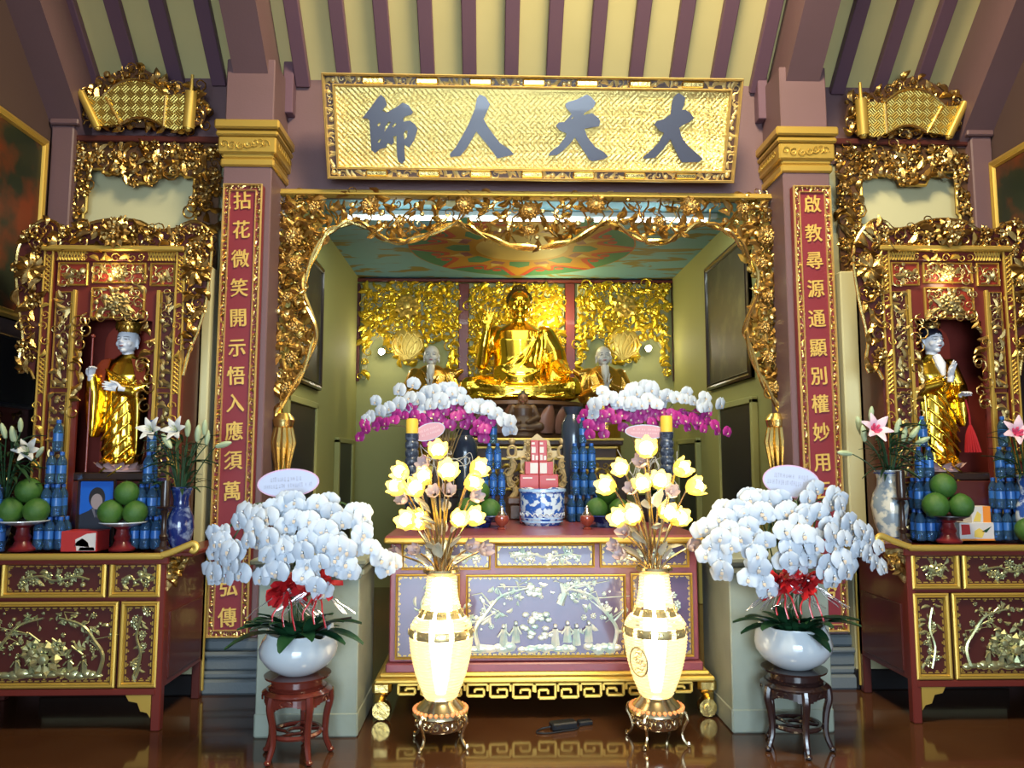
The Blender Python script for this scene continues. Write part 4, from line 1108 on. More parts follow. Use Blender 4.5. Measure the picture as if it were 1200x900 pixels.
def rock_relief(mb, A, x0, x1, z, r, h=.05):
    x = x0
    while x < x1:
        w = r.uniform(.03, .06); mb.ball((x, z + r.uniform(0, h * .4), 0), (w, r.uniform(.3, .8) * h, .018), 7, 5, A); x += w * .9
def relief(mb, kind, x0, x1, z0, z1, r, A):
    w, h = x1 - x0, z1 - z0; cx = (x0 + x1) / 2
    if kind == 'scene':
        tree_relief(mb, A, x0 + .06, z0 + .02, z1 - .02, 1, r, w * .9); tree_relief(mb, A, x1 - .06, z0 + .02, z1 - .02, -1, r, w * .9)
        rock_relief(mb, A, x0 + .03, x0 + w * .3, z0 + .02, r); rock_relief(mb, A, cx - w * .16, cx + w * .2, z0 + .02, r, .04); rock_relief(mb, A, x1 - w * .22, x1 - .03, z0 + .02, r)
        for i, u in enumerate((.22, .30, .56, .64, .70, .78)): figure_relief(mb, A, x0 + w * u, z0 + h * (.10 + .04 * (i % 2)), h * .30, r)
        for k in range(24): mb.ball((cx - w * .06 + r.gauss(0, .06) * w, z0 + h * r.uniform(.14, .52), 0), (w * .026, h * .04, .02), 7, 4, A)
        for k in range(12): mb.ball((cx - w * .10 + r.uniform(-.05, .06) * w, z1 - h * r.uniform(.10, .24), 0), (w * .022, h * .035, .014), 7, 4, A)
        mb.tube([(cx + w * .09, z1 - h * .34, .005), (cx + w * .12, z1 - h * .2, .01), (cx + w * .10, z1 - h * .06, .005)], [w * .03, w * .022, w * .012], 5, A)
        tree_relief(mb, A, cx + w * .10, z1 - h * .34, z1 - .02, 1, r, w * .5)
    elif kind == 'lotus':
        tree_relief(mb, A, x0 + .05, z0 + .03, z1 - .02, 1, r, w); tree_relief(mb, A, x1 - .05, z0 + .03, z1 - .02, -1, r, w)
        for i in range(3): o_flower(mb, A @ Matrix.Translation((cx + (i - 1) * .10 * w - .02, z0 + h * (.40, .30, .44)[i], .0)) @ Matrix.Scale((.17, .22, .13)[i] * w / .8, 4), 9)
        for i in range(14): 
            s = r.uniform(.05, .09) * w / .8; o_leaf(mb, A @ Matrix.Translation((cx + r.uniform(-.22, .22) * w, z0 + h * r.uniform(.10, .55), 0)) @ Matrix.Rotation(r.uniform(0, 6.3), 4, 'Z') @ Matrix.Scale(s, 4))
        for i, u in enumerate((.24, .36, .68, .8)): figure_relief(mb, A, x0 + w * u, z0 + h * .10, h * .26, r)
        rock_relief(mb, A, x0 + .03, x1 - .03, z0 + .02, r, .045)
        for i in range(5):
            u, v = x0 + w * r.uniform(.3, .7), z0 + h * r.uniform(.45, .72); mb.tube([(u, v, .01), (u + .07, v - .05, .01)], .006, 5, A)
    elif kind == 'bamboo':
        mb.tube(spline([(cx - w * .1, z0 + .02, .008), (cx + w * .1, z0 + h * .35, .008), (cx - w * .12, z0 + h * .62, .008), (cx + w * .05, z1 - .04, .008)], 5), .008, 5, A)
        for i in range(int(26 * max(1, h / .5))):
            u, v = cx + r.uniform(-.30, .30) * w, z0 + h * r.uniform(.08, .97); s = r.uniform(.04, .07)
            (o_leaf if r.random() < .75 else o_flower)(mb, A @ Matrix.Translation((u, v, 0)) @ Matrix.Rotation(r.uniform(1.5, 4.7), 4, 'Z') @ Matrix.Diagonal((s * .7, s, s * .6, 1)))
    else:
        mb.tube(spline([(x0 + w * .12, z0 + h * .45, .008), (x0 + w * .35, z0 + h * .62, .008), (cx, z0 + h * .40, .008), (x0 + w * .75, z0 + h * .58, .008), (x1 - w * .1, z0 + h * .45, .008)], 5), .007, 5, A)
        for i in range(int(30 * w / .5) + 6):
            u, v = x0 + w * r.uniform(.12, .88), z0 + h * r.uniform(.2, .82); s = r.uniform(.035, .06)
            k = r.choice(['leaf', 'leaf', 'flower', 'bud']); ORN[k](mb, A @ Matrix.Translation((u, v, 0)) @ Matrix.Rotation(r.uniform(0, 6.3), 4, 'Z') @ Matrix.Scale(s, 4))
def relief_panel(t, x0, x1, z0, z1, y, ground, rel, kind, seed, fw=.022, name='panel', border=.022):
    b = MB(); b.box(((x0 + x1) / 2, y + .010, (z0 + z1) / 2), (x1 - x0 - .01, .02, z1 - z0 - .01)); p = b.obj(name, ground, t, smooth=0)
    b = MB(); b.frame(x0, x1, z0, z1, fw, .022, y); b.obj('panel_frame', GOLDP, p)
    b = MB(); key_border(b, x0 + fw, x1 - fw, z0 + fw, z1 - fw, y - .004, border); b.obj('key_fret', GOLDP, p, kind='stuff', smooth=0)
    e = fw + border; b = MB(); relief(b, kind, x0 + e, x1 - e, z0 + e, z1 - e, random.Random(seed), plane((0, y - .002, 0))); b.obj('relief', rel, p, kind='stuff')
    return p

# ================================================================== front altar
YA = 5.0; ZA = PZ(627, YA, 640); XA = PX(638, YA, 640)
def front_altar():
    D = 1.45; k = YA / 900
    t = thing('front_altar', 'plum lacquered altar with violet panels of pearl inlay between the two lit urn lamps', 'altar', (XA, YA, 0))
    X = lambda px: PX(px, YA, 700) - XA
    Z = lambda py: PZ(py, YA, 640)
    hw = (X(815) - X(462)) / 2; c0 = (X(815) + X(462)) / 2; hw = .985; c0 = 0
    zb = Z(775)
    b = MB(); b.box((c0, D / 2, (zb + ZA - .05) / 2), (2 * hw, D, ZA - .05 - zb), .008); b.obj('body', MAUVE, t)
    b = MB(); b.box((c0, D / 2, ZA - .022), (2 * hw + .07, D + .07, .044), .012); b.obj('table_top', MAUVE, t)
    b = MB(); b.box((c0, -.028, ZA - .030), (2 * hw + .075, .03, .036), .010); b.obj('gilt_edge', GOLDP, t)
    seeds = 100
    for (x0, x1, y0, y1, kind, nm) in ((470, 575, 667, 635, 'flowers', 'drawer'), (580, 697, 665, 637, 'flowers', 'drawer'), (703, 808, 665, 635, 'flowers', 'drawer'),
                                 (464, 539, 771, 672, 'bamboo', 'panel'), (546, 733, 770, 673, 'scene', 'panel'), (739, 811, 770, 672, 'bamboo', 'panel')):
        relief_panel(t, X(x0), X(x1), Z(y0), Z(y1), -.004, PLUMP, PEARL, kind, seeds, .014, nm, .014); seeds += 1
    b = MB(); b.box((c0, D / 2 - .01, (Z(775) + Z(786)) / 2), (2 * hw + .03, D + .05, Z(775) - Z(786)), .008); b.obj('red_band', MAUVE, t)
    b = MB()
    for (ya, yb, o) in ((785, 790, .05), (790, 796, .075)): b.box((c0, D / 2 - .01, (Z(ya) + Z(yb)) / 2), (2 * hw + 2 * o, D + 2 * o, Z(ya) - Z(yb)), .010)
    b.obj('gilt_moulding', GOLDP, t, kind='stuff')
    # fretwork apron of square scrolls
    b = MB(); zt = Z(796); n = 13; w = 2 * (hw - .06) / n
    for i in range(n):
        x = c0 - hw + .06 + w * (i + .5); e = abs(i - n // 2) / (n // 2); h = .105 - .035 * e; y = -.05; s = .017; f = 1 if i < n // 2 else -1
        def bar(u0, v0, u1, v1): b.box((x + f * (u0 + u1) / 2 * w, y, zt - (v0 + v1) / 2 * h), (max(abs(u1 - u0) * w, s), .035, max(abs(v1 - v0) * h, s)), .003)
        bar(-.46, .12, .46, .12); bar(-.42, .12, -.42, .95); bar(-.42, .93, .30, .93); bar(.30, .93, .30, .45); bar(.30, .45, -.10, .45); bar(-.10, .45, -.10, .70)
        bar(.46, .12, .46, .60)
    b.obj('fret_apron', GOLDP, t, kind='stuff')
    for sx in (-1, 1):
        for yy in (0.0, D - .12):
            b = MB(); x = c0 + sx * (hw + .035); zq = Z(796)
            b.box((x, yy, zq - .035), (.12, .11, .085), .02)
            b.tube([(x + sx * .0, yy, zq - .06), (x + sx * .02, yy, zq - .12), (x, yy, zq - .165)], [.05, .032, .04], 10)
            b.lathe([(.0, -.035), (.055, -.035), (.062, 0), (.055, .035), (0, .035)], 16, M=Matrix.Translation((x, yy - .02, .06)) @ Matrix.Rotation(pi / 2, 4, 'X'))
            b.lathe([(.0, -.045), (.022, -.045), (.026, .045), (0, .045)], 12, M=Matrix.Translation((x, yy - .02, .06)) @ Matrix.Rotation(pi / 2, 4, 'X'))
            b.obj('leg', GOLDB, t)
    return t
front_altar()

# ================================================================== things on tables
def make_bottle():
    t = thing('water_bottle', 'x', 'bottle', (0, 0, 0))
    b = MB(); R = .0315
    b.lathe([(.0, .004), (.022, 0), (.029, .004), (R, .012), (R * .93, .022), (R, .032), (R, .062), (R * .93, .066), (R * .93, .118), (R, .122), (R, .135), (R * .8, .158), (R * .45, .176), (.0125, .184), (.0125, .194), (0, .194)], 12); b.obj('body', BOTTLE, t, smooth=60)
    b = MB(); b.lathe([(R * .95, .067), (R * .95, .117)], 12); b.f = b.f[:12]; b.m = b.m[:12]; b.obj('label', BLABEL, t)
    b = MB(); b.lathe([(.0145, .182), (.015, .20), (.013, .204), (0, .204)], 10); b.obj('cap', BCAP, t)
    return t
BOT = [None]
def bottle(x, y, z, label, group):
    if BOT[0] is None: BOT[0] = make_bottle(); t = BOT[0]
    else: t = copy_tree(BOT[0])
    t.location = (x, y, z); t.rotation_euler = (0, 0, rnd.uniform(0, 6.28)); tag(t, label, group=group); return t
def bottle_tower(x, y, z, where, tiers, group):
    names = ['bottom', 'second', 'third', 'top', 'topmost']; H = .2045; d = .066
    for i, (nx, ny) in enumerate(tiers):
        for a in range(nx):
            for c in range(ny):
                row = 'front' if c == 0 else ('back' if c == ny - 1 else 'middle')
                pos = 'single' if nx == 1 else ('left' if a == 0 else ('right' if a == nx - 1 else 'centre'))
                if nx == 4 and 0 < a < 3: pos = ('inner left', 'inner right')[a - 1]
                bottle(x + (a - (nx - 1) / 2) * d, y + (c - (ny - 1) / 2) * d, z + i * H,
                       'blue bottle, %s of %s row, %s tier, %s' % (pos, row, names[i] if i < len(tiers) - 1 else 'top', where), group)
PM = [None, None]
def pomelo(x, y, z, r, label, group, s=(1, 1, 1)):
    if PM[0] is None:
        t = thing('pomelo', 'x', 'fruit'); b = MB()
        b.lathe([(0, -.94), (.30, -.93), (.62, -.78), (.90, -.42), (1.0, -.02), (.94, .38), (.72, .72), (.42, .93), (.18, 1.03), (0, 1.02)], 24); b.obj('skin', POMELO, t, smooth=180)
        b = MB(); b.tube([(0, 0, 1.0), (.02, 0, 1.10)], [.05, .04], 6); b.obj('stem', STEMG, t); PM[0] = t
    else: t = copy_tree(PM[0])
    t.location = (x, y, z); t.scale = (r * s[0], r * s[1], r * s[2]); t.rotation_euler = (rnd.uniform(-.1, .1), rnd.uniform(-.1, .1), rnd.uniform(0, 6)); tag(t, label, group=group); return t
def pomelo_plate(x, y, z, R, r, foot, plate_m, foot_m, where, group, dz=0):
    """three pomelos on a footed plate: two below, one on top"""
    t = thing('fruit_plate', 'footed plate of pomelos, ' + where if foot else 'blue and white plate of pomelos, ' + where, 'plate', (x, y, z))
    if foot:
        b = MB(); b.lathe([(0, 0), (.075, 0), (.078, .012), (.055, .03), (.042, .06), (.05, .085), (.04, .10), (.035, foot - .02), (.06, foot), (0, foot)], 20); b.obj('foot', foot_m, t)
        b = MB(); b.lathe([(0, foot), (R * .6, foot), (R, foot + .022), (R, foot + .028), (R * .6, foot + .010), (0, foot + .010)], 28); b.obj('plate', plate_m, t)
        zz = z + foot + .010
    else:
        b = MB(); b.lathe([(0, 0), (R * .5, 0), (R * .55, .03), (R * .9, .075), (R, .08), (R * .96, .088), (R * .5, .045), (0, .045)], 28); b.obj('plate', plate_m, t)
        zz = z + .045
    pomelo(x - r * 1.0, y - .01, zz + r * .95, r, 'green pomelo, lower left on the plate ' + where, group)
    pomelo(x + r * 1.0, y - .01, zz + r * .92, r * .96, 'green pomelo, lower right on the plate ' + where, group)
    pomelo(x + .0, y + r * 1.66, zz + r * .9, r * .94, 'green pomelo, lower back on the plate ' + where, group)
    pomelo(x, y + r * .40, zz + r * 2.46, r * .98, 'green pomelo, topmost on the plate ' + where, group)

# ---- on the front altar
def at(px, Y, py=600): return PX(px, Y, py)
b = None
t = thing('incense_bowl', 'blue and white porcelain incense bowl in the middle of the front altar', 'bowl', (at(635.5, 5.8), 5.8, ZA))
b = MB(); b.lathe([(0, 0), (.128, 0), (.138, .012), (.158, .06), (.166, .13), (.168, .235), (.176, .245), (.176, .268), (.165, .272), (.155, .262), (.155, .21), (0, .21)], 40); b.obj('bowl', bluewhite('bowl_glaze', (.03, .11, .42), (.62, .72, .80), 24, .47, .53), t)
b = MB()
for z, h in ((.258, .018), (.03, .012), (.055, .006)): b.lathe([(.179 if z > .2 else .150 + z * .2, z - h / 2), (.179 if z > .2 else .150 + z * .2, z + h / 2)], 40)
b.f = [f for f in b.f if len(f) == 4]; b.m = [0] * len(b.f)
b.obj('glaze_band', mat('pale_blue_glaze', (.36, .55, .78), .12), t, kind='stuff')
b = MB(); A = plane((0, 0, 0))
for k in range(24):
    a = 2 * pi * k / 24; pts = []
    for j in range(7):
        aa = a + j / 6 * .26; pts.append((.164 * cos(aa), .164 * sin(aa), .07 + .022 * sin(pi * j / 6)))
    b.tube(pts, .004, 4)
b.obj('wave_pattern', WHITEC, t, kind='stuff')
b = MB(); b.lathe([(0, .205), (.154, .212), (0, .218)], 24); b.obj('ash', mat('grey_ash', (.3, .28, .25), .9), t)
for px, s in ((588, 'left'), (688, 'right')):
    t = thing('lidded_jar', 'small red lidded jar just %s of the incense bowl' % s, 'jar', (at(px, 5.42, 610), 5.42, ZA))
    b = MB(); b.lathe([(0, 0), (.030, 0), (.032, .008), (.018, .02), (.04, .04), (.052, .065), (.048, .09), (.032, .10), (0, .10)], 20); b.obj('body', mat('red_glaze', (.26, .05, .03), .15, coat=.5), t)
    b = MB(); b.lathe([(.036, .098), (.034, .108), (.018, .125), (.016, .145), (.010, .15), (0, .15)], 16); b.ball((0, 0, .152), .012, 8, 6); b.obj('lid', SILVER, t)
pomelo_plate(at(561, 5.55), 5.62, ZA, .165, .082, 0, PORCD, None, 'left of the incense bowl', 'pomelos on the front altar')
pomelo_plate(at(714, 5.55), 5.62, ZA, .165, .082, 0, PORCD, None, 'right of the incense bowl', 'pomelos on the front altar')
bottle_tower(at(578, 6.05), 6.12, ZA, 'tower left of red cartons', [(3, 3), (3, 3), (2, 2), (1, 1)], 'water bottles on the front altar')
bottle_tower(at(685, 6.05), 6.12, ZA, 'tower right of red cartons', [(4, 3), (3, 3), (3, 2), (1, 1)], 'water bottles on the front altar')
# gilt tablet throne behind the cartons
Yt = 6.36; t = thing('tablet_throne', 'tan gilt carved tablet throne behind the red gift cartons', 'throne', (at(630, Yt), Yt, ZA)); s = Yt / 900
b = MB(); b.box((0, 0, .06), (.46, .14, .12), .01); b.box((0, 0, .15), (.50, .16, .06), .01); b.obj('base', BROWNW, t)
b = MB(); b.prism([(-.13, .18), (.13, .18), (.14, .50), (.19, .52), (.19, .56), (.12, .56), (.10, .64), (.05, .66), (0, .70), (-.05, .66), (-.10, .64), (-.12, .56), (-.19, .56), (-.19, .52), (-.14, .50)], .03, Matrix.Translation((0, .05, 0))); b.obj('back', TANW, t)
b = MB(); carve(b, plane((0, .02, 0)), [(-.12, .2), (.12, .2), (.13, .5), (.10, .63), (-.10, .63), (-.13, .5)], .05, .06, 81); b.obj('back_carving', TANW, t, kind='stuff')
for sx, px in ((-1, 600), (1, 659)):
    x = at(px, Yt, 540) - t.location.x; b = MB()
    zz = lambda py: PZ(py, Yt) - ZA
    b.tube(spline([(x, 0, .17), (x - sx * .03, 0, zz(575)), (x + sx * .03, 0, zz(560)), (x - sx * .01, 0, zz(548)), (x, 0, zz(536))], 5), .026, 8)
    b.tube([(x + .034 * cos(a), 0, zz(529) + .045 * sin(a)) for a in [i * pi / 8 for i in range(16)]], .013, 6, closed=True)
    b.box((x, 0, zz(536)), (.10, .05, .02), .005); b.ball((x, 0, zz(517)), .028, 10, 7)
    for k in range(4): o_curl(b, plane((x + .02 * (-1) ** k, -.02, zz(545 + k * 7))) @ Matrix.Rotation(k, 4, 'Z') @ Matrix.Scale(.07, 4))
    b.obj('arm', TANW, t)
# red gift cartons
Yc = 6.0; xc = at(631.5, Yc)
def carton(x, z, w, h, d, label, win, red=REDBOX):
    t = thing('gift_carton', label, 'box', (x, Yc + .02, z)); b = MB(); b.box((0, 0, h / 2), (w, d, h), .003); b.obj('box', red, t, smooth=0)
    b = MB()
    for (u, v, ww, hh) in win: b.box((u * w, -d / 2 - .0006, v * h), (ww * w, .001, hh * h))
    b.obj('printed_label', WHITEP, t, kind='stuff', smooth=0)
    return t
z1, z2, z3, z4 = [PZ(y, Yc) for y in (570, 556, 541, 516)]
win4 = [(-.2, .85, .4, .1), (-.15, .55, .5, .28), (.25, .18, .3, .2), (-.2, .2, .3, .25)]
carton(xc - .075, ZA, .145, z2 - ZA, .15, 'red gift carton with small print, left at the foot of the carton stack', [(-.1, .93, .5, .03)]); carton(xc + .075, ZA, .145, z2 - ZA, .15, 'red gift carton with small print, right at the foot of the carton stack', [(.1, .9, .5, .03)])
carton(xc - .055, z2, .107, z3 - z2, .13, 'red gift carton with white label, left in the second layer', [(.15, .5, .55, .8)]); carton(xc + .055, z2, .107, z3 - z2, .13, 'red gift carton with white label, right in the second layer', [(-.2, .5, .5, .8)])
carton(xc - .032, z3, .062, z4 - z3, .10, 'white and red gift carton, left at the top of the stack', win4); carton(xc + .032, z3, .062, z4 - z3, .10, 'white and red gift carton, right at the top of the stack', win4)
for px, s in ((545, 'left'), (672, 'right')):
    Yv = 6.38; zt = PZ(503 if s == 'left' else 477, Yv) - ZA
    t = thing('dark_vase', 'tall dark blue vase behind the %s bottle tower on the front altar' % s, 'vase', (at(px, Yv, 520), Yv, ZA))
    b = MB(); b.lathe([(0, 0), (.07, 0), (.075, .02), (.06, .06), (.08, zt * .35), (.105, zt * .72), (.10, zt * .84), (.06, zt * .93), (.085, zt), (.075, zt), (.05, zt * .93), (0, zt * .9)], 24); b.obj('body', mat('dark_blue_glaze', (.030, .042, .065), .2, coat=.4), t)
# yellow candles on dark holders
for px, y0, y1, s in ((483, 490, 508, 'left'), (781, 486, 506, 'right')):
    Yv = 5.95; zc0 = PZ(y1, Yv) - ZA; zc1 = PZ(y0, Yv) - ZA
    t = thing('candle', 'thick yellow candle on a tall dark patterned holder, %s side of the front altar' % s, 'candle', (at(px, Yv, 500), Yv, ZA))
    b = MB(); pr = [(0, 0), (.085, 0), (.085, .03), (.05, .06), (.045, .12)]; n = 9
    for k in range(n): z = .12 + (zc0 - .12) * k / n; pr += [(.042, z + .005), (.052, z + .02), (.052, z + (zc0 - .12) / n - .01)]
    pr += [(.055, zc0 - .004), (.052, zc0), (0, zc0)]; b.lathe(pr, 18); b.obj('holder', mat('dark_blue_holder', (.035, .05, .085), .3, var=((.13, .16, .22), 30, .5, .6)), t)
    b = MB(); b.lathe([(0, zc0), (.046, zc0), (.047, zc1 - .02), (.040, zc1 - .006), (0, zc1 - .004)], 20); b.obj('wax', CANDY, t)
    b = MB(); b.tube([(0, 0, zc1 - .006), (.003, 0, zc1 + .018)], .003, 5); b.obj('wick', DARK, t)
# ================================================================== side shrines
def shrine(side, cpx, k):
    """all outlines in photo pixels of the left shrine about its axis, turned into metres at the shrine's own distance"""
    Y = 5.15; s = Y / 900 * k; z0 = 0
    cx = PX(cpx, Y, 400); t = thing('shrine', 'red shrine with flaring gilt carved crest standing on the %s cabinet' % side, 'shrine', (cx, Y, 0)); z0 = PZ(648 if side == 'left' else 638, 4.80, 120 if side == 'left' else 1120) + .002; t.location.z = z0; D = .33
    off = 0 if side == 'left' else .0
    def q(px, py): return ((px - 131) * s, max(0, PZ(py, Y, cpx) - z0))
    hw = 82 * s; zt = q(0, 296)[1]; zf = q(0, 553)[1]
    # carcass: back, sides, roof, floor, base
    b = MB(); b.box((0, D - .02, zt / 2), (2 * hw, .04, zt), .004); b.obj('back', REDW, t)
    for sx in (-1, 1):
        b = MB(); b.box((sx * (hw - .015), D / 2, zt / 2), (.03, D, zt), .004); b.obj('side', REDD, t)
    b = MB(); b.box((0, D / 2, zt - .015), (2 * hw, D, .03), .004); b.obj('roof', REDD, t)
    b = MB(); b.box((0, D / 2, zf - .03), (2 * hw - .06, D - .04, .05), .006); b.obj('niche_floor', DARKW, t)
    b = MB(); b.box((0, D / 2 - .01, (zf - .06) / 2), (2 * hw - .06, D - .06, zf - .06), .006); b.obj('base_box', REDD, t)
    # arched red board behind the statue
    x0, x1 = q(101, 0)[0], q(162, 0)[0]; zc = q(0, 396)[1]
    arc = [(x0, zf), (x1, zf), (x1, zc)] + [((x0 + x1) / 2 + (x1 - x0) / 2 * cos(a), zc + .15 * sin(a)) for a in [i * pi / 12 for i in range(1, 12)]] + [(x0, zc)]
    b = MB(); b.prism(arc, .02, Matrix.Translation((0, D - .05, 0))); b.obj('niche_board', REDN, t)
    # front: gilt posts, beam, inner thin posts
    for px, w, ya, yb in ((56, 11, 296, 640), (209, 11, 296, 640)):
        a, c = q(px - w / 2, ya), q(px + w / 2, yb); b = MB(); b.box(((a[0] + c[0]) / 2, .0, (a[1] + c[1]) / 2), (c[0] - a[0], .05, a[1] - c[1]), .006); b.obj('post', REDW, t)
        b = MB()
        for e in (-1, 1): b.box(((a[0] + c[0]) / 2 + e * (c[0] - a[0]) * .42, -.028, (a[1] + c[1]) / 2), (.012, .02, a[1] - c[1]), .003)
        b.obj('gilt_edging', GOLDP, t, kind='stuff')
        b = MB(); A = plane(((a[0] + c[0]) / 2, -.027, 0)); g = (c[0] - a[0]) * .3
        for (y0, y1) in ((344, 300), (462, 420)):                    # diaper blocks
            zz0, zz1 = q(0, y0)[1], q(0, y1)[1]; n = 8
            for i in range(n):
                z = zz0 + (zz1 - zz0) * (i + .5) / n; h = (zz1 - zz0) / n
                for f in (-1, 1): b.tube([(f * -g, z - h / 2, 0), (f * g, z + h / 2, 0)], .006, 4, A)
        for (y0, y1) in ((418, 346), (640, 466)): carve(b, A, [(-g, q(0, y0)[1]), (g, q(0, y0)[1]), (g, q(0, y1)[1]), (-g, q(0, y1)[1])], .045, .06, 5 + y0, 'curl leaf')
        b.obj('post_carving', GOLDP, t, kind='stuff')
    a, c = q(50, 290), q(215, 296); b = MB(); b.box((0, -.02, (a[1] + c[1]) / 2), (c[0] - a[0], .08, a[1] - c[1]), .008); b.obj('cornice', GOLDP, t)
    a, c = q(62, 296), q(203, 306); b = MB(); b.box((0, .0, (a[1] + c[1]) / 2), (c[0] - a[0], .03, a[1] - c[1]), .004); b.obj('frieze', REDW, t)
    b = MB(); A = plane((0, -.016, 0)); carve(b, A, [(-.2, c[1]), (.2, c[1]), (.2, a[1]), (-.2, a[1])], .05, .06, 8, 'curl leaf')
    n = 9
    for sx in (-1, 1):
        for i in range(n):
            u = sx * (.22 + .18 * i / n); h = a[1] - c[1]
            b.tube([(u, c[1], 0), (u + .02, a[1], 0)], .006, 4, A); b.tube([(u + .02, c[1], 0), (u, a[1], 0)], .006, 4, A)
    b.obj('frieze_carving', GOLDP, t, kind='stuff')
    # panelled screen above and beside the opening
    rects = [(64, 101, 307, 336), (104, 168, 307, 333), (171, 202, 307, 336), (104, 168, 336, 374)]
    b = MB()
    sc = [q(62, 306), q(203, 306), q(203, 640), q(176, 640), q(176, 376), q(162, 374), q(104, 374), q(94, 376), q(94, 640), q(62, 640)]
    b.prism(sc, .02, Matrix.Translation((0, .03, 0))); b.obj('screen', REDW, t, smooth=0)
    for i, (xa, xb, ya, yb) in enumerate(rects):
        u0, v0 = q(xa, yb); u1, v1 = q(xb, ya); p = MB(); p.box(((u0 + u1) / 2, .006, (v0 + v1) / 2), (u1 - u0 - .02, .01, v1 - v0 - .02)); pn = p.obj('panel', REDN, t, smooth=0)
        p = MB(); p.frame(u0 + .006, u1 - .006, v0 + .006, v1 - .006, .012, .02, .008); p.obj('panel_frame', GOLDP, pn)
        p = MB(); A = plane((0, .0, 0)); cxp, czp = (u0 + u1) / 2, (v0 + v1) / 2; m_ = .022
        if i in (1, 3):
            o_flower(p, A @ Matrix.Translation((cxp, czp, 0)) @ Matrix.Scale(.15 if i == 3 else .11, 4), 12); o_flower(p, A @ Matrix.Translation((cxp, czp, .02)) @ Matrix.Scale(.09, 4), 9)
        carve(p, A, [(u0 + m_, v0 + m_), (u1 - m_, v0 + m_), (u1 - m_, v1 - m_), (u0 + m_, v1 - m_)], .042, .065, 90 + i, 'leaf curl curl bud', lift=.7); p.obj('relief', RELG, pn, kind='stuff')
    for (xa, xb) in ((64, 83), (186, 202)):                           # side panels
        for (ya, yb) in ((342, 455), (460, 560), (565, 640)):
            u0, v0 = q(xa, yb); u1, v1 = q(xb, ya); p = MB(); p.box(((u0 + u1) / 2, .006, (v0 + v1) / 2), (u1 - u0, .01, v1 - v0)); pn = p.obj('panel', REDD, t, smooth=0)
            p = MB(); p.frame(u0, u1, v0, v1, .008, .016, .008); p.obj('panel_frame', GOLDP, pn)
            p = MB(); carve(p, plane((0, .0, 0)), [(u0 + .01, v0 + .01), (u1 - .01, v0 + .01), (u1 - .01, v1 - .01), (u0 + .01, v1 - .01)], .040, .060, ya, 'leaf curl bud leaf', lift=.6); p.obj('relief', RELG, pn, kind='stuff')
    for px in (86, 183):
        a, c = q(px - 2, 340), q(px + 2, 640); b = MB(); b.box(((a[0] + c[0]) / 2, -.0, (a[1] + c[1]) / 2), (c[0] - a[0], .03, a[1] - c[1]), .004); b.obj('thin_post', GOLDP, t)
    # carved fringe of the opening
    b = MB(); A = plane((0, -.005, 0))
    strip(b, A, [q(92, 480), q(94, 440), q(92, 400), q(98, 374), q(131, 365), q(165, 374), q(174, 400), q(171, 440), q(175, 480)], .02, .085, 17, 'curl curl leaf', .7)
    b.obj('fringe', GOLD, t, kind='stuff')
    # crest and wings
    crest = [(30, 272), (45, 260), (60, 262), (70, 270), (92, 267), (108, 261), (133, 258), (160, 261), (176, 270), (200, 269), (212, 262), (226, 261), (239, 271), (214, 292), (52, 292)]
    wingL = [(30, 272), (20, 290), (18, 312), (22, 350), (29, 385), (31, 405), (28, 420), (30, 436), (40, 432), (46, 445), (47, 430), (52, 292)]
    wingR = [(239, 271), (243, 290), (241, 330), (238, 360), (230, 390), (222, 412), (216, 440), (214, 430), (214, 292)]
    b = MB()
    for poly in (crest, wingL, wingR): b.prism([q(*p) for p in poly], .02)
    b.obj('crest_board', REDD, t, smooth=0)
    b = MB(); A = plane((0, -.02, 0))
    carve(b, A, [[q(*p) for p in poly] for poly in (crest, wingL, wingR)], .058, .085, 33 if side == 'left' else 34, 'leaf leaf curl flower')
    o_flower(b, A @ Matrix.Translation((*q(133, 276), .04)) @ Matrix.Scale(.20, 4), 12); o_flower(b, A @ Matrix.Translation((*q(133, 276), .07)) @ Matrix.Scale(.11, 4), 9)
    for px, py in ((36, 318), (228, 318)):
        for i in range(9): o_leaf(b, A @ Matrix.Translation((*q(px, py), .02)) @ Matrix.Rotation(i * 2 * pi / 9, 4, 'Z') @ Matrix.Scale(.11, 4), .1)
    b.obj('crest_carving', GOLD, t, kind='stuff')
    b = MB(); edge = [(47, 445), (40, 433), (30, 437), (28, 420), (31, 405), (29, 385), (22, 350), (18, 312), (20, 290), (30, 272), (45, 260), (60, 262), (70, 270), (92, 267), (108, 261), (133, 258), (160, 261), (176, 270), (200, 269), (212, 262), (226, 261), (239, 271), (243, 290), (241, 330), (238, 360), (230, 390), (222, 412), (216, 440)]
    b.tube([(q(p.x, p.y)[0], -.02, q(p.x, p.y)[1]) for p in spline([(*p, 0) for p in edge], 3)], .012, 6)
    for a, c in (((30, 272), (54, 294)), ((239, 271), (213, 294))): b.tube([(q(*a)[0], -.025, q(*a)[1]), (q(*c)[0], -.025, q(*c)[1])], .014, 6)
    b.obj('crest_edge', GOLDB, t, kind='stuff')
    return t, zf + z0, cx
SH_L = shrine('left', 131, 1.0); SH_R = shrine('right', 1110, .985)
light('shrine_fill', 'POINT', (SH_L[2], 5.10, 2.85), 2.0, (1, .82, .5), .06); light('shrine_fill', 'POINT', (SH_R[2], 5.10, 2.85), 2.0, (1, .82, .5), .06)  # added fill without a fixture, brightens the shrine fronts and niches

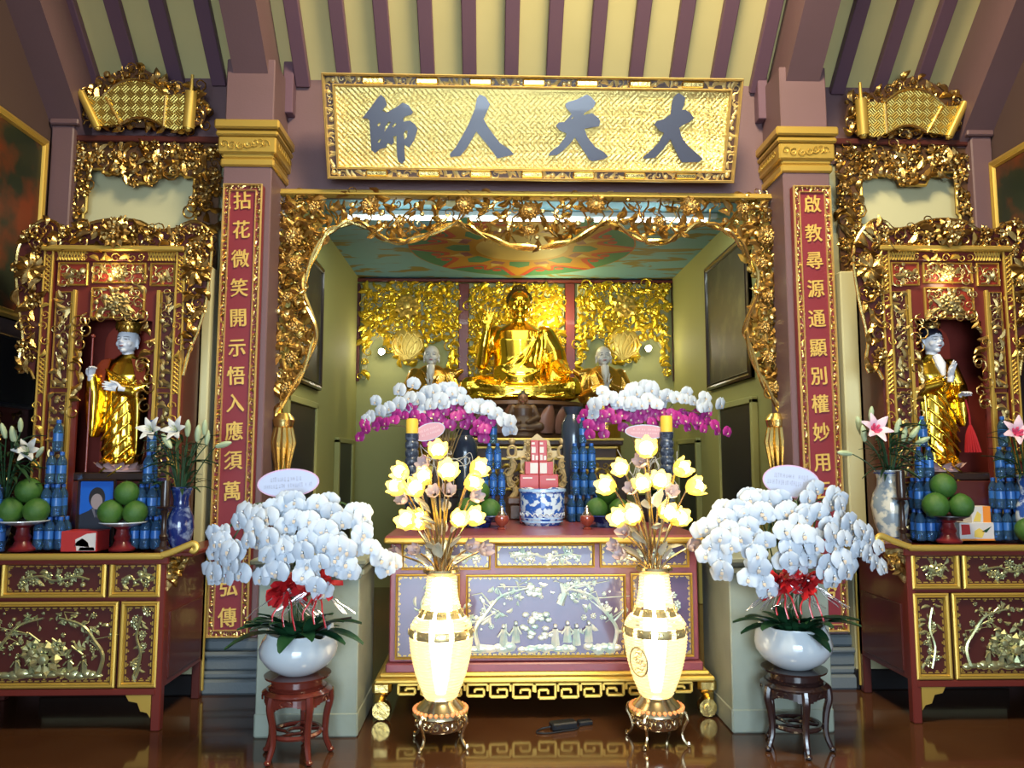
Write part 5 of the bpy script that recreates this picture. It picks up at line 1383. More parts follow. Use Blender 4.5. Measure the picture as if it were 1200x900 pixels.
# ------------------------------------------------------------------ standing statues
def lotus_base(t, r, h, m):
    b = MB(); b.lathe([(0, 0), (r, 0), (r * 1.04, h * .2), (r * .85, h * .4), (r * .95, h * .8), (r * .8, h), (0, h)], 24); b.obj('lotus_base', m, t)
    p = MB(); o_leaf(p, Matrix.Identity(4)); me = None
    for k in range(12):
        a = 2 * pi * k / 12; M = Matrix.Translation((r * .86 * cos(a), r * .86 * sin(a), h * .2)) @ Matrix.Rotation(a - pi / 2, 4, 'Z') @ Matrix.Rotation(radians(38), 4, 'X') @ Matrix.Diagonal((r * .9, r * .62, r * .5, 1))
        if me is None: o = p.obj('base_petal', m, t, smooth=180); o.matrix_local = M; me = o.data
        else: part('base_petal', me, t, M)
def standing(side):
    left = side == 'left'; Y = 5.30; zf = (SH_L if left else SH_R)[1]
    px = 148 if left else 1094; s = Y / 900
    x = PX(px, Y, 450)
    t = thing('standing_statue', 'white-faced statue in golden robe with crown, holding a staff, in the left shrine' if left else 'white-faced statue in golden robe with topknot, hand raised, in the right shrine', 'statue', (x, Y, zf))
    H = PZ(374, Y, px) - zf; base_h = .05
    lotus_base(t, .13, base_h, CELAD)
    zs = PZ(424, Y, px) - zf                       # shoulder line
    f = 1 if left else -1
    def fold(a, z): return .05 * sin(a * 11 + z * 9) * max(0, min(1, (zs - z) * 2.2)) + .03 * sin(a * 5 - z * 6) * max(0, min(1, (zs - z) * 2))
    def robe(mb):
        loft(mb, [(base_h, .115, .10, 0, 0), (.12, .135, .11, 0, 0), (.3, .13, .105, 0, 0), (.5, .125, .10, 0, 0), (.62, .13, .10, 0, 0), (zs - .10, .15, .10, 0, 0), (zs - .02, .14, .085, 0, .01), (zs + .03, .08, .06, 0, .015), (zs + .055, .045, .045, 0, .015)], 44, fold)
        # broad diagonal drapery
        for k in range(7):
            mb.tube(spline([(f * .12, -.09, .62 - k * .085), (f * .02, -.125, .52 - k * .085), (-f * .10, -.115, .34 - k * .07)], 5), [.004] + [.0095] * 9 + [.005], 6)
        for k in range(4): mb.tube(spline([(-f * (.10 - k * .01), -.09, zs - .06 - k * .03), (0, -.115, zs - .12 - k * .035), (f * .11, -.09, zs - .16 - k * .02)], 5), .010, 6)
        if left:
            cap(mb, [(-.12, .0, zs - .03), (-.175, -.04, zs - .18), (-.165, -.10, zs - .20)], [.055, .055, .05]); cap(mb, [(-.165, -.10, zs - .20), (-.165, -.13, zs - .12)], [.05, .035])
            loft(mb, [(zs - .52, .025, .05, -.165, -.07), (zs - .45, .045, .06, -.165, -.07), (zs - .25, .06, .06, -.165, -.08), (zs - .12, .045, .04, -.165, -.11)], 16, lambda a, z: .08 * sin(4 * a))
            cap(mb, [(.12, .0, zs - .03), (.16, -.04, zs - .18), (.10, -.11, zs - .22), (.02, -.135, zs - .20)], [.055, .055, .05, .035])
            loft(mb, [(base_h + .06, .02, .045, .13, -.07), (.2, .035, .055, .13, -.07), (zs - .32, .05, .06, .125, -.075), (zs - .2, .05, .045, .11, -.09)], 16, lambda a, z: .12 * sin(4 * a))
        else:
            cap(mb, [(-.12, .0, zs - .03), (-.165, -.03, zs - .17), (-.14, -.09, zs - .21), (-.03, -.125, zs - .17)], [.055, .055, .05, .03])
            loft(mb, [(.24, .012, .03, -.135, -.07), (.34, .025, .05, -.13, -.07), (.55, .04, .055, -.14, -.07), (zs - .17, .05, .05, -.14, -.07)], 16, lambda a, z: .12 * sin(4 * a))
            cap(mb, [(.12, .0, zs - .03), (.165, -.03, zs - .19), (.12, -.11, zs - .25)], [.055, .052, .038])
            loft(mb, [(zs - .46, .015, .04, .15, -.06), (zs - .38, .035, .05, .15, -.06), (zs - .2, .05, .05, .15, -.06)], 16)
    fuse('robe', robe, GOLDS, .006, 4, t)
    if left:
        b = MB()
        for sx in (-1, 1): b.prism([(sx * .155, zs - .20), (sx * .17, zs - .06), (sx * .125, zs + .0), (sx * .07, zs + .01), (sx * .10, zs - .10), (sx * .11, zs - .2)], .02, Matrix.Translation((0, -.075, 0)))
        b.obj('red_lining', REDROBE, t, kind='stuff')
    yaw = radians(-8) if left else radians(12)
    h = face(t, (0, -.01, PZ(400, Y, px) - zf), .140, .175, FACEW, yaw, DARK, LIP, 1.1, .0045)
    if left:
        b = MB(); b.lathe([(.070, .055), (.082, .09), (.088, .125), (.082, .13), (.06, .125), (.03, .15), (0, .155)], 16, (0, .015, 0)); b.obj('crown', BRONZE, h)
        lf = MB(); o_leaf(lf, Matrix.Identity(4), 0); me = None
        for k in range(7):
            a = -pi / 2 + (k - 3) * .42; M = Matrix.Translation((.084 * cos(a), .015 + .084 * sin(a), .07)) @ Matrix.Rotation(a + pi / 2, 4, 'Z') @ Matrix.Rotation(radians(80), 4, 'X') @ Matrix.Diagonal((.07, .085, .05, 1))
            if me is None: o = lf.obj('crown_leaf', BRONZE, h, smooth=180); o.matrix_local = M; me = o.data
            else: part('crown_leaf', me, h, M)
        b = MB(); xs = PX(119, Y, 450) - x; b.tube([(xs, -.145, .0), (xs, -.145, PZ(398, Y, px) - zf)], .006, 8); b.ball((xs, -.145, PZ(398, Y, px) - zf), .014, 8, 6); b.obj('staff', mat('red_staff', (.20, .03, .02), .35), t)
        hand('hand', t, Mx((-.165, -.150, zs - .12), 20, 0, 40), .115, FACEW, .55, .0034, .03, 1)
        hand('hand', t, Mx((.035, -.150, zs - .20), 10, -78, 0), .125, FACEW, .12, .0034, .06, -1)
    else:
        b = MB(); b.ball((0, .022, .035), (.079, .085, .066), 16, 10); b.ball((0, .03, .115), (.038, .038, .05), 12, 8)
        b.obj('hair', HAIRB, h)
        b = MB(); b.lathe([(.062, .085), (.066, .10), (.050, .105), (0, .10)], 14, (0, .01, 0))
        for k in range(6):
            a = -pi / 2 + (k - 2.5) * .5; b.ball((.055 * cos(a), .01 + .055 * sin(a), .125), (.014, .012, .03), 6, 5)
        b.ball((0, .02, .155), (.03, .03, .035), 10, 7); b.obj('crown', GOLDB, h)
        b = MB(); b.tube([(.0, -.050, zs + .03), (.006, -.088, zs - .03), (.015, -.112, zs - .13)], [.030, .034, .010], 10); b.obj('bare_chest', FACEW, t)
        hand('hand', t, Mx((.025, -.165, zs - .13), 6, 6, 20), .13, FACEW, .14, .0034, .07, 1, True)
        hand('hand', t, Mx((.11, -.125, zs - .25), 70, 0, 0), .115, FACEW, .3, .0034, .05, -1)
        b = MB()
        b.tube(spline([(.115, -.17, zs - .28), (.14, -.16, zs - .38), (.15, -.15, zs - .47)], 4), .007, 6)
        for k in range(16):
            a = 2 * pi * k / 16; b.tube(spline([(.15, -.15, zs - .45), (.15 + .025 * cos(a), -.15 + .025 * sin(a), zs - .52), (.16 + .045 * cos(a), -.15 + .045 * sin(a), zs - .64)], 3), .007, 5)
        b.obj('red_tassel', REDT, t, kind='stuff')
    b = MB()
    for sx in (-1, 1): b.ball((sx * .05, -.105, base_h + .02), (.032, .05, .022), 10, 6)
    b.obj('shoes', GOLDS, t, kind='stuff')
standing('left'); standing('right')

# ================================================================== side cabinets
ZC = PZ(648, 4.80, 120)
def cabinet(side):
    left = side == 'left'; Y = 4.80; f = 1 if left else -1
    xi = PX(191, Y, 750) if left else PX(1066, Y, 740)         # inner end
    W = 1.345; D = .68; H = ZC - .0 if left else PZ(638, Y, 1120)
    t = thing('altar_cabinet', 'red lacquer cabinet with gilt-framed carved panels, %s side of the hall' % side, 'cabinet', (xi, Y, 0))
    X = lambda u: -f * u                                       # u runs from the inner end outward
    z = lambda py: PZ(py, Y, 130 if left else 1130) - (0 if left else 0)
    dy = 0 if left else -10
    zz = lambda py: z(py + dy)
    xc = X(W / 2)
    b = MB(); b.box((xc, D / 2 + .02, (zz(808) + H - .07) / 2), (W, D - .04, H - .07 - zz(808)), .006); b.obj('body', REDW, t)
    for u in (.028, W - .028):
        for yy in (.028, D - .028):
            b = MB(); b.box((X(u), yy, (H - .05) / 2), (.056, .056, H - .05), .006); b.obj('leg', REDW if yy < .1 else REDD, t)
    # table top with its curled end
    b = MB(); b.box((xc, D / 2, H - .045), (W + .04, D + .03, .05), .008); b.obj('table_top', REDW, t)
    b = MB(); pr = [(X(W), H - .020), (X(.12), H - .020), (X(.02), H - .012), (X(-.06), H + .015), (X(-.13), H + .045), (X(-.165), H + .055), (X(-.185), H + .035), (X(-.17), H + .012), (X(-.15), H + .020)]
    sp = spline([(p[0], p[1], 0) for p in pr], 4)
    b.tube([(p.x, -.018, p.y) for p in sp], .020, 8, flat=.7)
    b.obj('gilt_edge', GOLDP, t)
    b = MB(); b.box((X(-.07), D / 2, H - .01), (.18, D, .03), .008); b.obj('top_lip', REDW, t)
    b = MB(); carve(b, plane((0, .03, 0)), [(X(-.005), zz(655)), (X(-.12), zz(650)), (X(-.10), zz(670)), (X(-.02), zz(690))], .038, .06, 6, 'curl leaf'); b.prism([(X(0), zz(652)), (X(-.13), zz(650)), (X(-.09), zz(670)), (X(0), zz(694))], .02, Matrix.Translation((0, .05, 0))); b.obj('end_bracket', GOLD, t, kind='stuff')
    # panels
    rows = [(.03, .335, 700, 656, 'flowers', 'drawer'), (.355, .975, 700, 656, 'flowers', 'drawer'), (.995, W - .03, 700, 656, 'flowers', 'drawer'),
            (.03, .255, 806, 705, 'bamboo', 'panel'), (.275, W - .275, 806, 705, 'lotus', 'panel'), (W - .255, W - .03, 806, 705, 'bamboo', 'panel')]
    for i, (u0, u1, ya, yb, kind, nm) in enumerate(rows):
        a, c = sorted((X(u0), X(u1))); relief_panel(t, a, c, zz(ya), zz(yb), .012, REDD, PEARLG, kind, (200 if left else 230) + i, .030, nm, .018)
    b = MB(); b.box((xc, .02, zz(811)), (W - .06, .05, zz(807) - zz(815)), .005); b.obj('lower_rail', REDW, t)
    for u, g in ((.056, 1), (W - .056, -1)):
        b = MB(); b.prism([(X(u), zz(815)), (X(u + g * .15), zz(815)), (X(u + g * .13), zz(822)), (X(u + g * .08), zz(824)), (X(u + g * .06), zz(834)), (X(u + g * .02), zz(836)), (X(u), zz(842))], .03, Matrix.Translation((0, .03, 0))); b.obj('corner_bracket', GOLDP, t)
    b = MB(); b.box((X(-.003), D / 2, (zz(720) + zz(800)) / 2), (.012, D - .16, zz(720) - zz(800)), .004); b.obj('side_panel', REDD, t)
    b = MB(); b.box((X(-.004), D - .008, H / 2), (.014, .014, H - .08), .003); b.obj('gilt_strip', GOLDP, t)
    return H
H_L = cabinet('left'); H_R = cabinet('right')

# ================================================================== on the cabinets
def vase(px, Y, z, w, h, m, label, kind):
    t = thing('flower_vase', label, 'vase', (PX(px, Y, 600), Y, z)); r = w / 2; b = MB()
    if kind == 0: pr = [(0, 0), (r * .62, 0), (r * .66, .02), (r * .8, h * .12), (r, h * .33), (r * .9, h * .52), (r * .58, h * .68), (r * .55, h * .80), (r * .78, h * .97), (r * .80, h), (r * .72, h), (r * .5, h * .8), (0, h * .78)]
    else: pr = [(0, 0), (r * .6, 0), (r * .62, .02), (r * .85, h * .25), (r, h * .50), (r * .88, h * .66), (r * .64, h * .78), (r * .62, h * .88), (r * .74, h * .98), (r * .74, h), (r * .66, h), (r * .55, h * .88), (0, h * .86)]
    b.lathe(pr, 28); b.obj('body', m, t)
    b = MB()
    for z0 in (h * .66, h * .96, .03): b.lathe([(r * (.66 if z0 < .1 else .62 if z0 < h * .8 else .795), z0 - .004), (r * (.68 if z0 < .1 else .62 if z0 < h * .8 else .805), z0 + .004)], 28)
    b.f = [q for q in b.f if len(q) == 4]; b.m = [0] * len(b.f); b.obj('painted_rings', mat('ring_blue', (.03, .06, .22), .2), t, kind='stuff')
    return t
def lily_bunch(px, Y, z, label, blooms, buds, leaves, seed, spread=.20, up=.30):
    """blooms/buds given as (x px, y px, kind)"""
    r = random.Random(seed); base = Vector((PX(px, Y, 560), Y, z)); t = thing('lily_bunch', label, 'flowers', base)
    pet = MB(); n = 6; vs = []; fs = []
    for j in range(n):
        u = j / (n - 1); w = .20 * sin(pi * min(.96, .12 + .82 * u)); out = u ** 1.25 * .62 + .35 * max(0, u - .7) ; up_ = .85 * u - .75 * max(0, u - .62) ** 1.1
        for i in (-1, 0, 1): vs.append((i * w, out, up_ + (.05 if i == 0 else 0)))
    for j in range(n - 1):
        for i in range(2): fs.append((j * 3 + i, j * 3 + i + 1, j * 3 + i + 4, j * 3 + i + 3))
    pet.add(vs, fs); pm = {}
    stems = MB()
    for (bx, by, kind) in blooms:
        p = P(bx, by, Y - .06 + r.uniform(-.05, .05)) - base; d = Vector((p.x * 1.2 + r.uniform(-.2, .2), -.75, .25 if kind == 'w' else .35)).normalized()
        stems.tube(spline([(0, 0, -.10), (p.x * .4, p.y * .5, p.z * .55), tuple(p - d * .02)], 4), .005, 5)
        fl = bpy.data.objects.new('bloom', None); COL.objects.link(fl); fl.parent = t; fl.matrix_local = Matrix.Translation(p - d * .05) @ look_rot(d, r.uniform(0, 1))
        m = LILYW if kind == 'w' else LILYP
        for k in range(6):
            M = Matrix.Rotation(k * pi / 3, 4, 'Z') @ Matrix.Scale((.15 if kind == 'p' else .12) * (1 if k % 2 else .94), 4)
            if kind not in pm: o = pet.obj('petal', m, fl, smooth=180); o.matrix_local = M; pm[kind] = o.data
            else: part('petal', pm[kind], fl, M)
        if kind == 'p':
            b = MB(); 
            for k in range(6):
                a = k * pi / 3 + pi / 2; b.tube([(0, 0, .02), (.03 * cos(a), .03 * sin(a), .055), (.055 * cos(a), .055 * sin(a), .068)], [.008, .012, .005], 5)
            b.obj('throat', LILYC, fl)
        else:
            b = MB()
            for k in range(5): a = k * 1.26; b.tube([(0, 0, .02), (.018 * cos(a), .018 * sin(a), .085)], .0025, 4)
            b.obj('stamens', BUDG, fl)
    bud = MB(); bud.lathe([(0, 0), (.012, .01), (.020, .05), (.018, .085), (.009, .112), (0, .12)], 8); bm = None
    for (bx, by, kx, kz, big) in buds:
        p = P(bx, by, Y - .04 + r.uniform(-.06, .06)) - base; d = Vector((kx, -.25, kz)).normalized(); M = Matrix.Translation(p - d * .06) @ look_rot(d) @ Matrix.Scale(big, 4)
        stems.tube(spline([(0, 0, -.10), (p.x * .45, p.y * .5, (p.z - .03) * .5), tuple(p - d * .06)], 4), .004, 5)
        if bm is None: o = bud.obj('bud', BUDG, t); o.matrix_local = M; bm = o.data
        else: part('bud', bm, t, M)
    lf = MB(); vs = []; fs = []
    for j in range(6):
        u = j / 5; w = .5 * sin(pi * (.06 + .92 * u)) ** .8
        for i in (-1, 0, 1): vs.append((i * w * .30, u, -.55 * u * u + (0 if i else -.05)))
    for j in range(5):
        for i in range(2): fs.append((j * 3 + i, j * 3 + i + 1, j * 3 + i + 4, j * 3 + i + 3))
    lf.add(vs, fs); lm = None
    for k in range(leaves):
        a = r.uniform(0, 2 * pi); hz = r.uniform(-.02, up); rr = r.uniform(0, .10); s = r.uniform(.10, .20) * (.5 if cos(a - pi / 2 + pi / 2) * 0 + sin(a) > .2 else 1)
        M = Matrix.Translation((rr * cos(a), rr * sin(a) * .6, hz)) @ Matrix.Rotation(a - pi / 2, 4, 'Z') @ Matrix.Rotation(r.uniform(.0, .9), 4, 'X') @ Matrix.Diagonal((s * .5, s * spread / .2, s, 1))
        if lm is None: o = lf.obj('leaf', LEAFM, t, smooth=180); o.matrix_local = M; lm = o.data
        else: part('leaf', lm, t, M)
    for k in range(7): a = k * .9; stems.tube([(0, 0, -.10), (.08 * cos(a), .06 * sin(a), up * .9)], .004, 5)
    stems.obj('stems', LEAFM, t, kind='stuff')
    return t
# left cabinet
vase(212, 5.02, H_L, .168, .40 - .01, PORCD, 'dark blue and white vase of white lilies at the right end of the left cabinet', 0)
lily_bunch(212, 5.02, H_L + .39, 'white lilies and pale buds in the vase beside the left couplet', [(176, 503, 'w'), (205, 503, 'w')], [(195, 516, .5, -.6, 1.1), (220, 502, .1, 1, 1), (232, 508, .15, 1, 1), (243, 512, .2, 1, .9), (262, 521, 1, .25, 1.0), (240, 500, .1, 1, .9)], 70, 301)
vase(-2, 4.98, H_L, .15, .39, PORC, 'blue and white vase cut by the left edge of the view', 0)
lily_bunch(8, 4.96, H_L + .38, 'lily buds with dark leaves at the far left end of the left cabinet', [(32, 528, 'w')], [(16, 512, -.1, 1, 1.1), (24, 496, .1, 1, .8), (48, 528, .5, .6, .8), (4, 504, -.2, 1, .9)], 60, 302)
def candlestick(px, Y, z, py, label):
    t = thing('candlestick', label, 'candlestick', (PX(px, Y, 600), Y, z)); h = PZ(py, Y, px) - z
    b = MB(); b.lathe([(0, 0), (.05, 0), (.05, .012), (.025, .03), (.016, .06), (.028, .09), (.016, .11), (.015, h * .52), (.026, h * .56), (.014, h * .60), (.014, h * .64), (0, h * .64)], 18); b.obj('stem', DARKW, t)
    b = MB(); b.lathe([(0, h * .60), (.045, h * .60), (.058, h * .625), (.05, h * .632), (0, h * .62)], 18); b.obj('drip_dish', DARKW, t)
    b = MB(); b.lathe([(0, h * .62), (.026, h * .62), (.030, h * .70), (.026, h), (.018, h), (0, h * .95)], 18); b.obj('cup', DARKW, t)
candlestick(193, 4.90, H_L, 563, 'dark turned candlestick in front of the white lily vase on the left cabinet')
pomelo_plate(PX(143, 4.94, 640), 4.94, H_L, .138, .077, .150, WHITEC, mat('red_foot', (.15, .012, .014), .3, coat=.3), 'right of the portrait on the left cabinet', 'pomelos on the left cabinet')
pomelo_plate(PX(26, 4.94, 640), 4.94, H_L, .150, .080, .160, WHITEC, mat('red_foot', (.15, .012, .014), .3), 'at the far left on the left cabinet', 'pomelos on the left cabinet')
bottle_tower(PX(63, 5.02, 600), 5.02, H_L, 'tower left of the portrait', [(3, 2), (2, 2), (2, 1), (1, 1)], 'water bottles on the left cabinet')
bottle_tower(PX(174, 5.04, 600), 5.04, H_L, 'tower right of the portrait', [(3, 2), (2, 2), (1, 2), (1, 1)], 'water bottles on the left cabinet')
bottle_tower(PX(-8, 4.86, 620), 4.88, H_L, 'low tower at the left edge', [(2, 1), (1, 1)], 'water bottles on the left cabinet')
def portrait():
    Y = 5.09; a, c = P(93, 562, Y), P(134, 617, Y); w, h = c.x - a.x, a.z - H_L - 0
    t = thing('portrait_photo', 'framed portrait photo on blue ground standing on the left cabinet', 'photo', ((a.x + c.x) / 2, Y, H_L))
    b = MB(); b.frame(-w / 2, w / 2, .0, h, .012, .02, 0); b.obj('picture_frame', DARKW, t)
    b = MB(); b.box((0, .006, h / 2), (w - .01, .012, h - .01)); b.obj('photo_ground', SKYP, t, smooth=0)
    zc = a.z - H_L - .125
    b = MB(); b.prism([(.052 * cos(i * pi / 10), zc + .068 * sin(i * pi / 10)) for i in range(20)], .001, Matrix.Translation((.0, -.0005, .008))); b.obj('photo_hair', DARK, t, smooth=0)
    b = MB(); b.prism([(.037 * cos(i * pi / 10), zc - .016 + .05 * sin(i * pi / 10)) for i in range(20)], .001, Matrix.Translation((0, -.0018, 0))); b.obj('photo_face', PHOTOF, t, smooth=0)
    b = MB(); b.prism([(-w / 2 + .013, .014), (w / 2 - .013, .014), (w / 2 - .013, zc - .10), (.05, zc - .075), (.018, zc - .05), (-.018, zc - .05), (-.05, zc - .075), (-w / 2 + .013, zc - .10)], .001, Matrix.Translation((0, -.001, 0))); b.obj('photo_clothes', mat('photo_dark_clothes', (.015, .02, .035), .5), t, smooth=0)
    b = MB()
    for s in (-1, 1): b.prism([(s * .012, zc - .06), (s * .03, zc - .062), (s * .008, zc - .12), (s * .002, zc - .11)], .0006, Matrix.Translation((0, -.002, 0))); b.box((s * .015, -.0025, zc - .005), (.012, .0005, .004))
    b.obj('photo_details', mat('photo_grey', (.12, .12, .15), .5), t, kind='stuff', smooth=0)
    b = MB(); b.box((0, .025, .06), (.02, .05, .12)); b.obj('stand', DARKW, t)
portrait()
def carton_box(px0, px1, py0, py1, Y, z, D, m, label, prints):
    a, c = P(px0, py0, Y), P(px1, py1, Y); w = c.x - a.x; h = a.z - z if py1 is None else a.z - c.z
    t = thing('offering_box', label, 'box', ((a.x + c.x) / 2, Y + D / 2, z)); b = MB(); b.box((0, 0, h / 2), (w, D, h), .003); b.obj('box', m, t, smooth=0)
    for nm, mm, poly in prints:
        b = MB(); b.prism([(u * w - w / 2, v * h) for u, v in poly], .0012, Matrix.Translation((0, -D / 2 + .0002, 0))); b.obj(nm, mm, t, smooth=0)
    return h
carton_box(72, 113, 618, 642, 4.86, H_L, .16, REDBOX, 'red and white sweets box lying in front of the portrait', [('printed_swoosh', WHITEP, [(.45, .05), (.97, .05), (.97, .92), (.72, .88), (.40, .60)]), ('printed_picture', mat('brown_print', (.10, .03, .03), .5), [(.38, .3), (.8, .22), (.76, .45), (.6, .66), (.45, .5)]), ('printed_label', mat('grey_label', (.30, .36, .45), .5), [(.5, .06), (.95, .06), (.93, .22), (.55, .22)])])
# right cabinet
vase(1043, 5.00, H_R, .225, .46, PORCG, 'grey and cream landscape vase of pink lilies on the right cabinet', 1)
lily_bunch(1043, 5.00, H_R + .45, 'pink and white lilies with pale buds in the grey vase, right cabinet', [(1026, 503, 'p')], [(1021, 484, 0, 1, .9), (1008, 501, -.35, 1, 1.2), (1012, 508, -.2, 1, 1), (1052, 500, .2, 1, 1), (1060, 508, .1, .9, .9), (1071, 508, .5, .8, 1), (1082, 516, .8, .4, .9), (990, 531, -1, .1, 1.0)], 70, 303)
candlestick(1057, 4.87, H_R, 552, 'dark turned candlestick in front of the grey lily vase on the right cabinet')
bottle_tower(PX(1086, 5.05, 600), 5.05, H_R, 'tower beside the grey lily vase', [(3, 2), (3, 2), (2, 1), (1, 1)], 'water bottles on the right cabinet')
bottle_tower(PX(1181, 5.06, 600), 5.06, H_R, 'tower at the right edge', [(4, 2), (3, 2), (2, 1), (1, 1)], 'water bottles on the right cabinet')
pomelo_plate(PX(1112, 4.92, 630), 4.92, H_R, .125, .082, .145, BLACKP, mat('red_foot', (.15, .012, .014), .3), 'below the right shrine statue', 'pomelos on the right cabinet')
h = carton_box(1124, 1167, 609, 630, 5.02, H_R, .12, WHITEP, 'lower white juice box with fruit print beside the pomelos on the right cabinet', [('printed_red', REDBOX, [(.05, .3), (.3, .35), (.28, .9), (.05, .9)]), ('printed_fruit', YELLOWP, [(.4, .2), (.62, .15), (.7, .5), (.55, .7), (.42, .55)]), ('printed_leaf', LEAFG, [(.62, .5), (.9, .8), (.75, .45)]), ('printed_band', ORANGE, [(0, .0), (1, .0), (1, .10), (0, .10)])])
carton_box(1138, 1161, 590, 609, 5.03, H_R + h, .10, WHITEP, 'upper white and orange juice box stacked beside the pomelos on the right cabinet', [('printed_band', ORANGE, [(.6, 0), (1, 0), (1, 1), (.6, 1)]), ('printed_fruit', YELLOWP, [(.05, .05), (.45, .05), (.5, .5), (.3, .7)])])
lily_bunch(1200, 4.98, H_R + .42, 'single pink lily with dark leaves at the right edge of the view', [(1192, 507, 'p')], [], 50, 304)
vase(1206, 4.98, H_R, .16, .43, PORC, 'blue and white vase at the right edge of the view', 0)
pomelo(PX(1204, 4.90, 610), 4.90, H_R + .075, .078, 'green pomelo at the right edge of the right cabinet', 'pomelos on the right cabinet')
# ================================================================== orchids
def blossom_mesh():
    b = MB()
    def petal(ang, L, w, lift, mi=0, cup=.06):
        vs = []; n = 6
        for j in range(n):
            u = j / (n - 1); ww = w * 1.05 * sin(pi * (.13 + .79 * u)) ** .62
            for i in range(5):
                v = (i - 2) / 2
                vs.append((v * ww, .06 + u * L * (1 - .16 * v * v), lift + .10 * u - cup * v * v - .14 * u * u))
        fs = [(j * 5 + i, j * 5 + i + 1, j * 5 + i + 6, j * 5 + i + 5) for j in range(n - 1) for i in range(4)]
        b.add(vs, fs, Matrix.Rotation(ang, 4, 'Z'), mi)
    for a in (0, 2.2, -2.2): petal(a, .47, .25, 0)
    for a in (1.32, -1.32): petal(a, .53, .43, .05)
    b.add([(0, -.02, .10), (-.09, -.10, .16), (.09, -.10, .16), (0, -.22, .20), (-.05, -.28, .12), (.05, -.28, .12)], [(0, 1, 3), (0, 3, 2), (1, 4, 3), (3, 5, 2)], None, 1)
    b.ball((0, .0, .10), (.06, .07, .06), 6, 4); b.m[-18:] = b.m[-18:]
    return b
_bl = {}
def blossom(parent, M, m, key):
    if key not in _bl:
        o = blossom_mesh().obj('blossom', [m, LIPW], parent, smooth=180); o.matrix_local = M; _bl[key] = o.data; return o
    return part('blossom', _bl[key], parent, M)
def spray(t, base, pts, Yc, r, m, m2, key, size, apex, bulge, extra=2, jit=.022, back=.2):
    """blossoms near the listed photo points, hung on arching stems from the pot"""
    for (px, py) in pts:
        for e in range(extra):
            qx, qy = (px, py) if e == 0 else (px + r.uniform(-15, 15), py + r.uniform(-12, 12))
            f = max(-1, min(1, (qx - apex[0]) / apex[2]))
            y = Yc - bulge * sqrt(max(0, 1 - f * f)) * min(1, max(.15, (qy - apex[1] + 30) / 75)) + (r.uniform(0, .10) if e else r.uniform(-.03, .03))
            p = P(qx, qy, y) - base
            d = Vector((f * .75 + r.uniform(-.3, .3), -1, r.uniform(-.30, .30))).normalized()
            s = size * r.uniform(.88, 1.12)
            up = look_rot(d); roll = r.uniform(-.35, .35)
            x = Vector((0, 0, 1)).cross(d).normalized(); yv = d.cross(x)
            M = Matrix.Translation(p) @ Matrix(((x.x, yv.x, d.x, 0), (x.y, yv.y, d.y, 0), (x.z, yv.z, d.z, 0), (0, 0, 0, 1))) @ Matrix.Rotation(roll, 4, 'Z') @ Matrix.Scale(s, 4)
            blossom(t, M, m2 if (e and r.random() < back) else m, key + ('b' if False else ''))
def leaf_big(t, items, m):
    b = MB(); vs = []; fs = []; n = 7
    for j in range(n):
        u = j / (n - 1); w = .17 * sin(pi * (.08 + .88 * u)) ** .7
        for i in (-2, -1, 0, 1, 2): vs.append((i / 2 * w, u, .35 * u - .55 * u * u + abs(i) * .02))
    for j in range(n - 1):
        for i in range(4): fs.append((j * 5 + i, j * 5 + i + 1, j * 5 + i + 6, j * 5 + i + 5))
    b.add(vs, fs); me = None
    for (loc, rz, rx, s) in items:
        M = Mx(loc, rx, 0, rz) @ Matrix.Diagonal((s, s, s, 1))
        if me is None: o = b.obj('leaf', m, t, smooth=180); o.matrix_local = M; me = o.data
        else: part('leaf', me, t, M)
def bow(t, c, r, s=1.0):
    b = MB()
    for k in range(34):
        a = r.uniform(0, 2 * pi); e = r.uniform(-.7, .9); d = Vector((cos(a), sin(a) * .7 - .3, e)).normalized(); L = r.uniform(.05, .10) * s; side = d.orthogonal().normalized() * .011 * s
        p0 = Vector(c); p1 = p0 + d * L; p2 = p0 + d * L * .5 + Vector((0, 0, .02)); vs = []
        for p in (p0, p0 + d * L * .55 + side * 1.2, p1, p2, p0): vs += [p - side, p + side]
        b.add(vs, [(2 * i, 2 * i + 1, 2 * i + 3, 2 * i + 2) for i in range(4)])
    o = b.obj('red_bow', RIBR, t, smooth=0); o['kind'] = 'stuff'
    b = MB()
    for k in range(12):
        a = r.uniform(0, 2 * pi); p = Vector(c); pts = [p + Vector((cos(a) * .03 * i * s, -.03 - .01 * i, (.02 - .020 * i) * s + .006 * sin(i * 2.2 + k))) for i in range(6)]
        b.tube(pts, .0022, 4)
    o = b.obj('silver_ribbons', RIBS, t, kind='stuff')

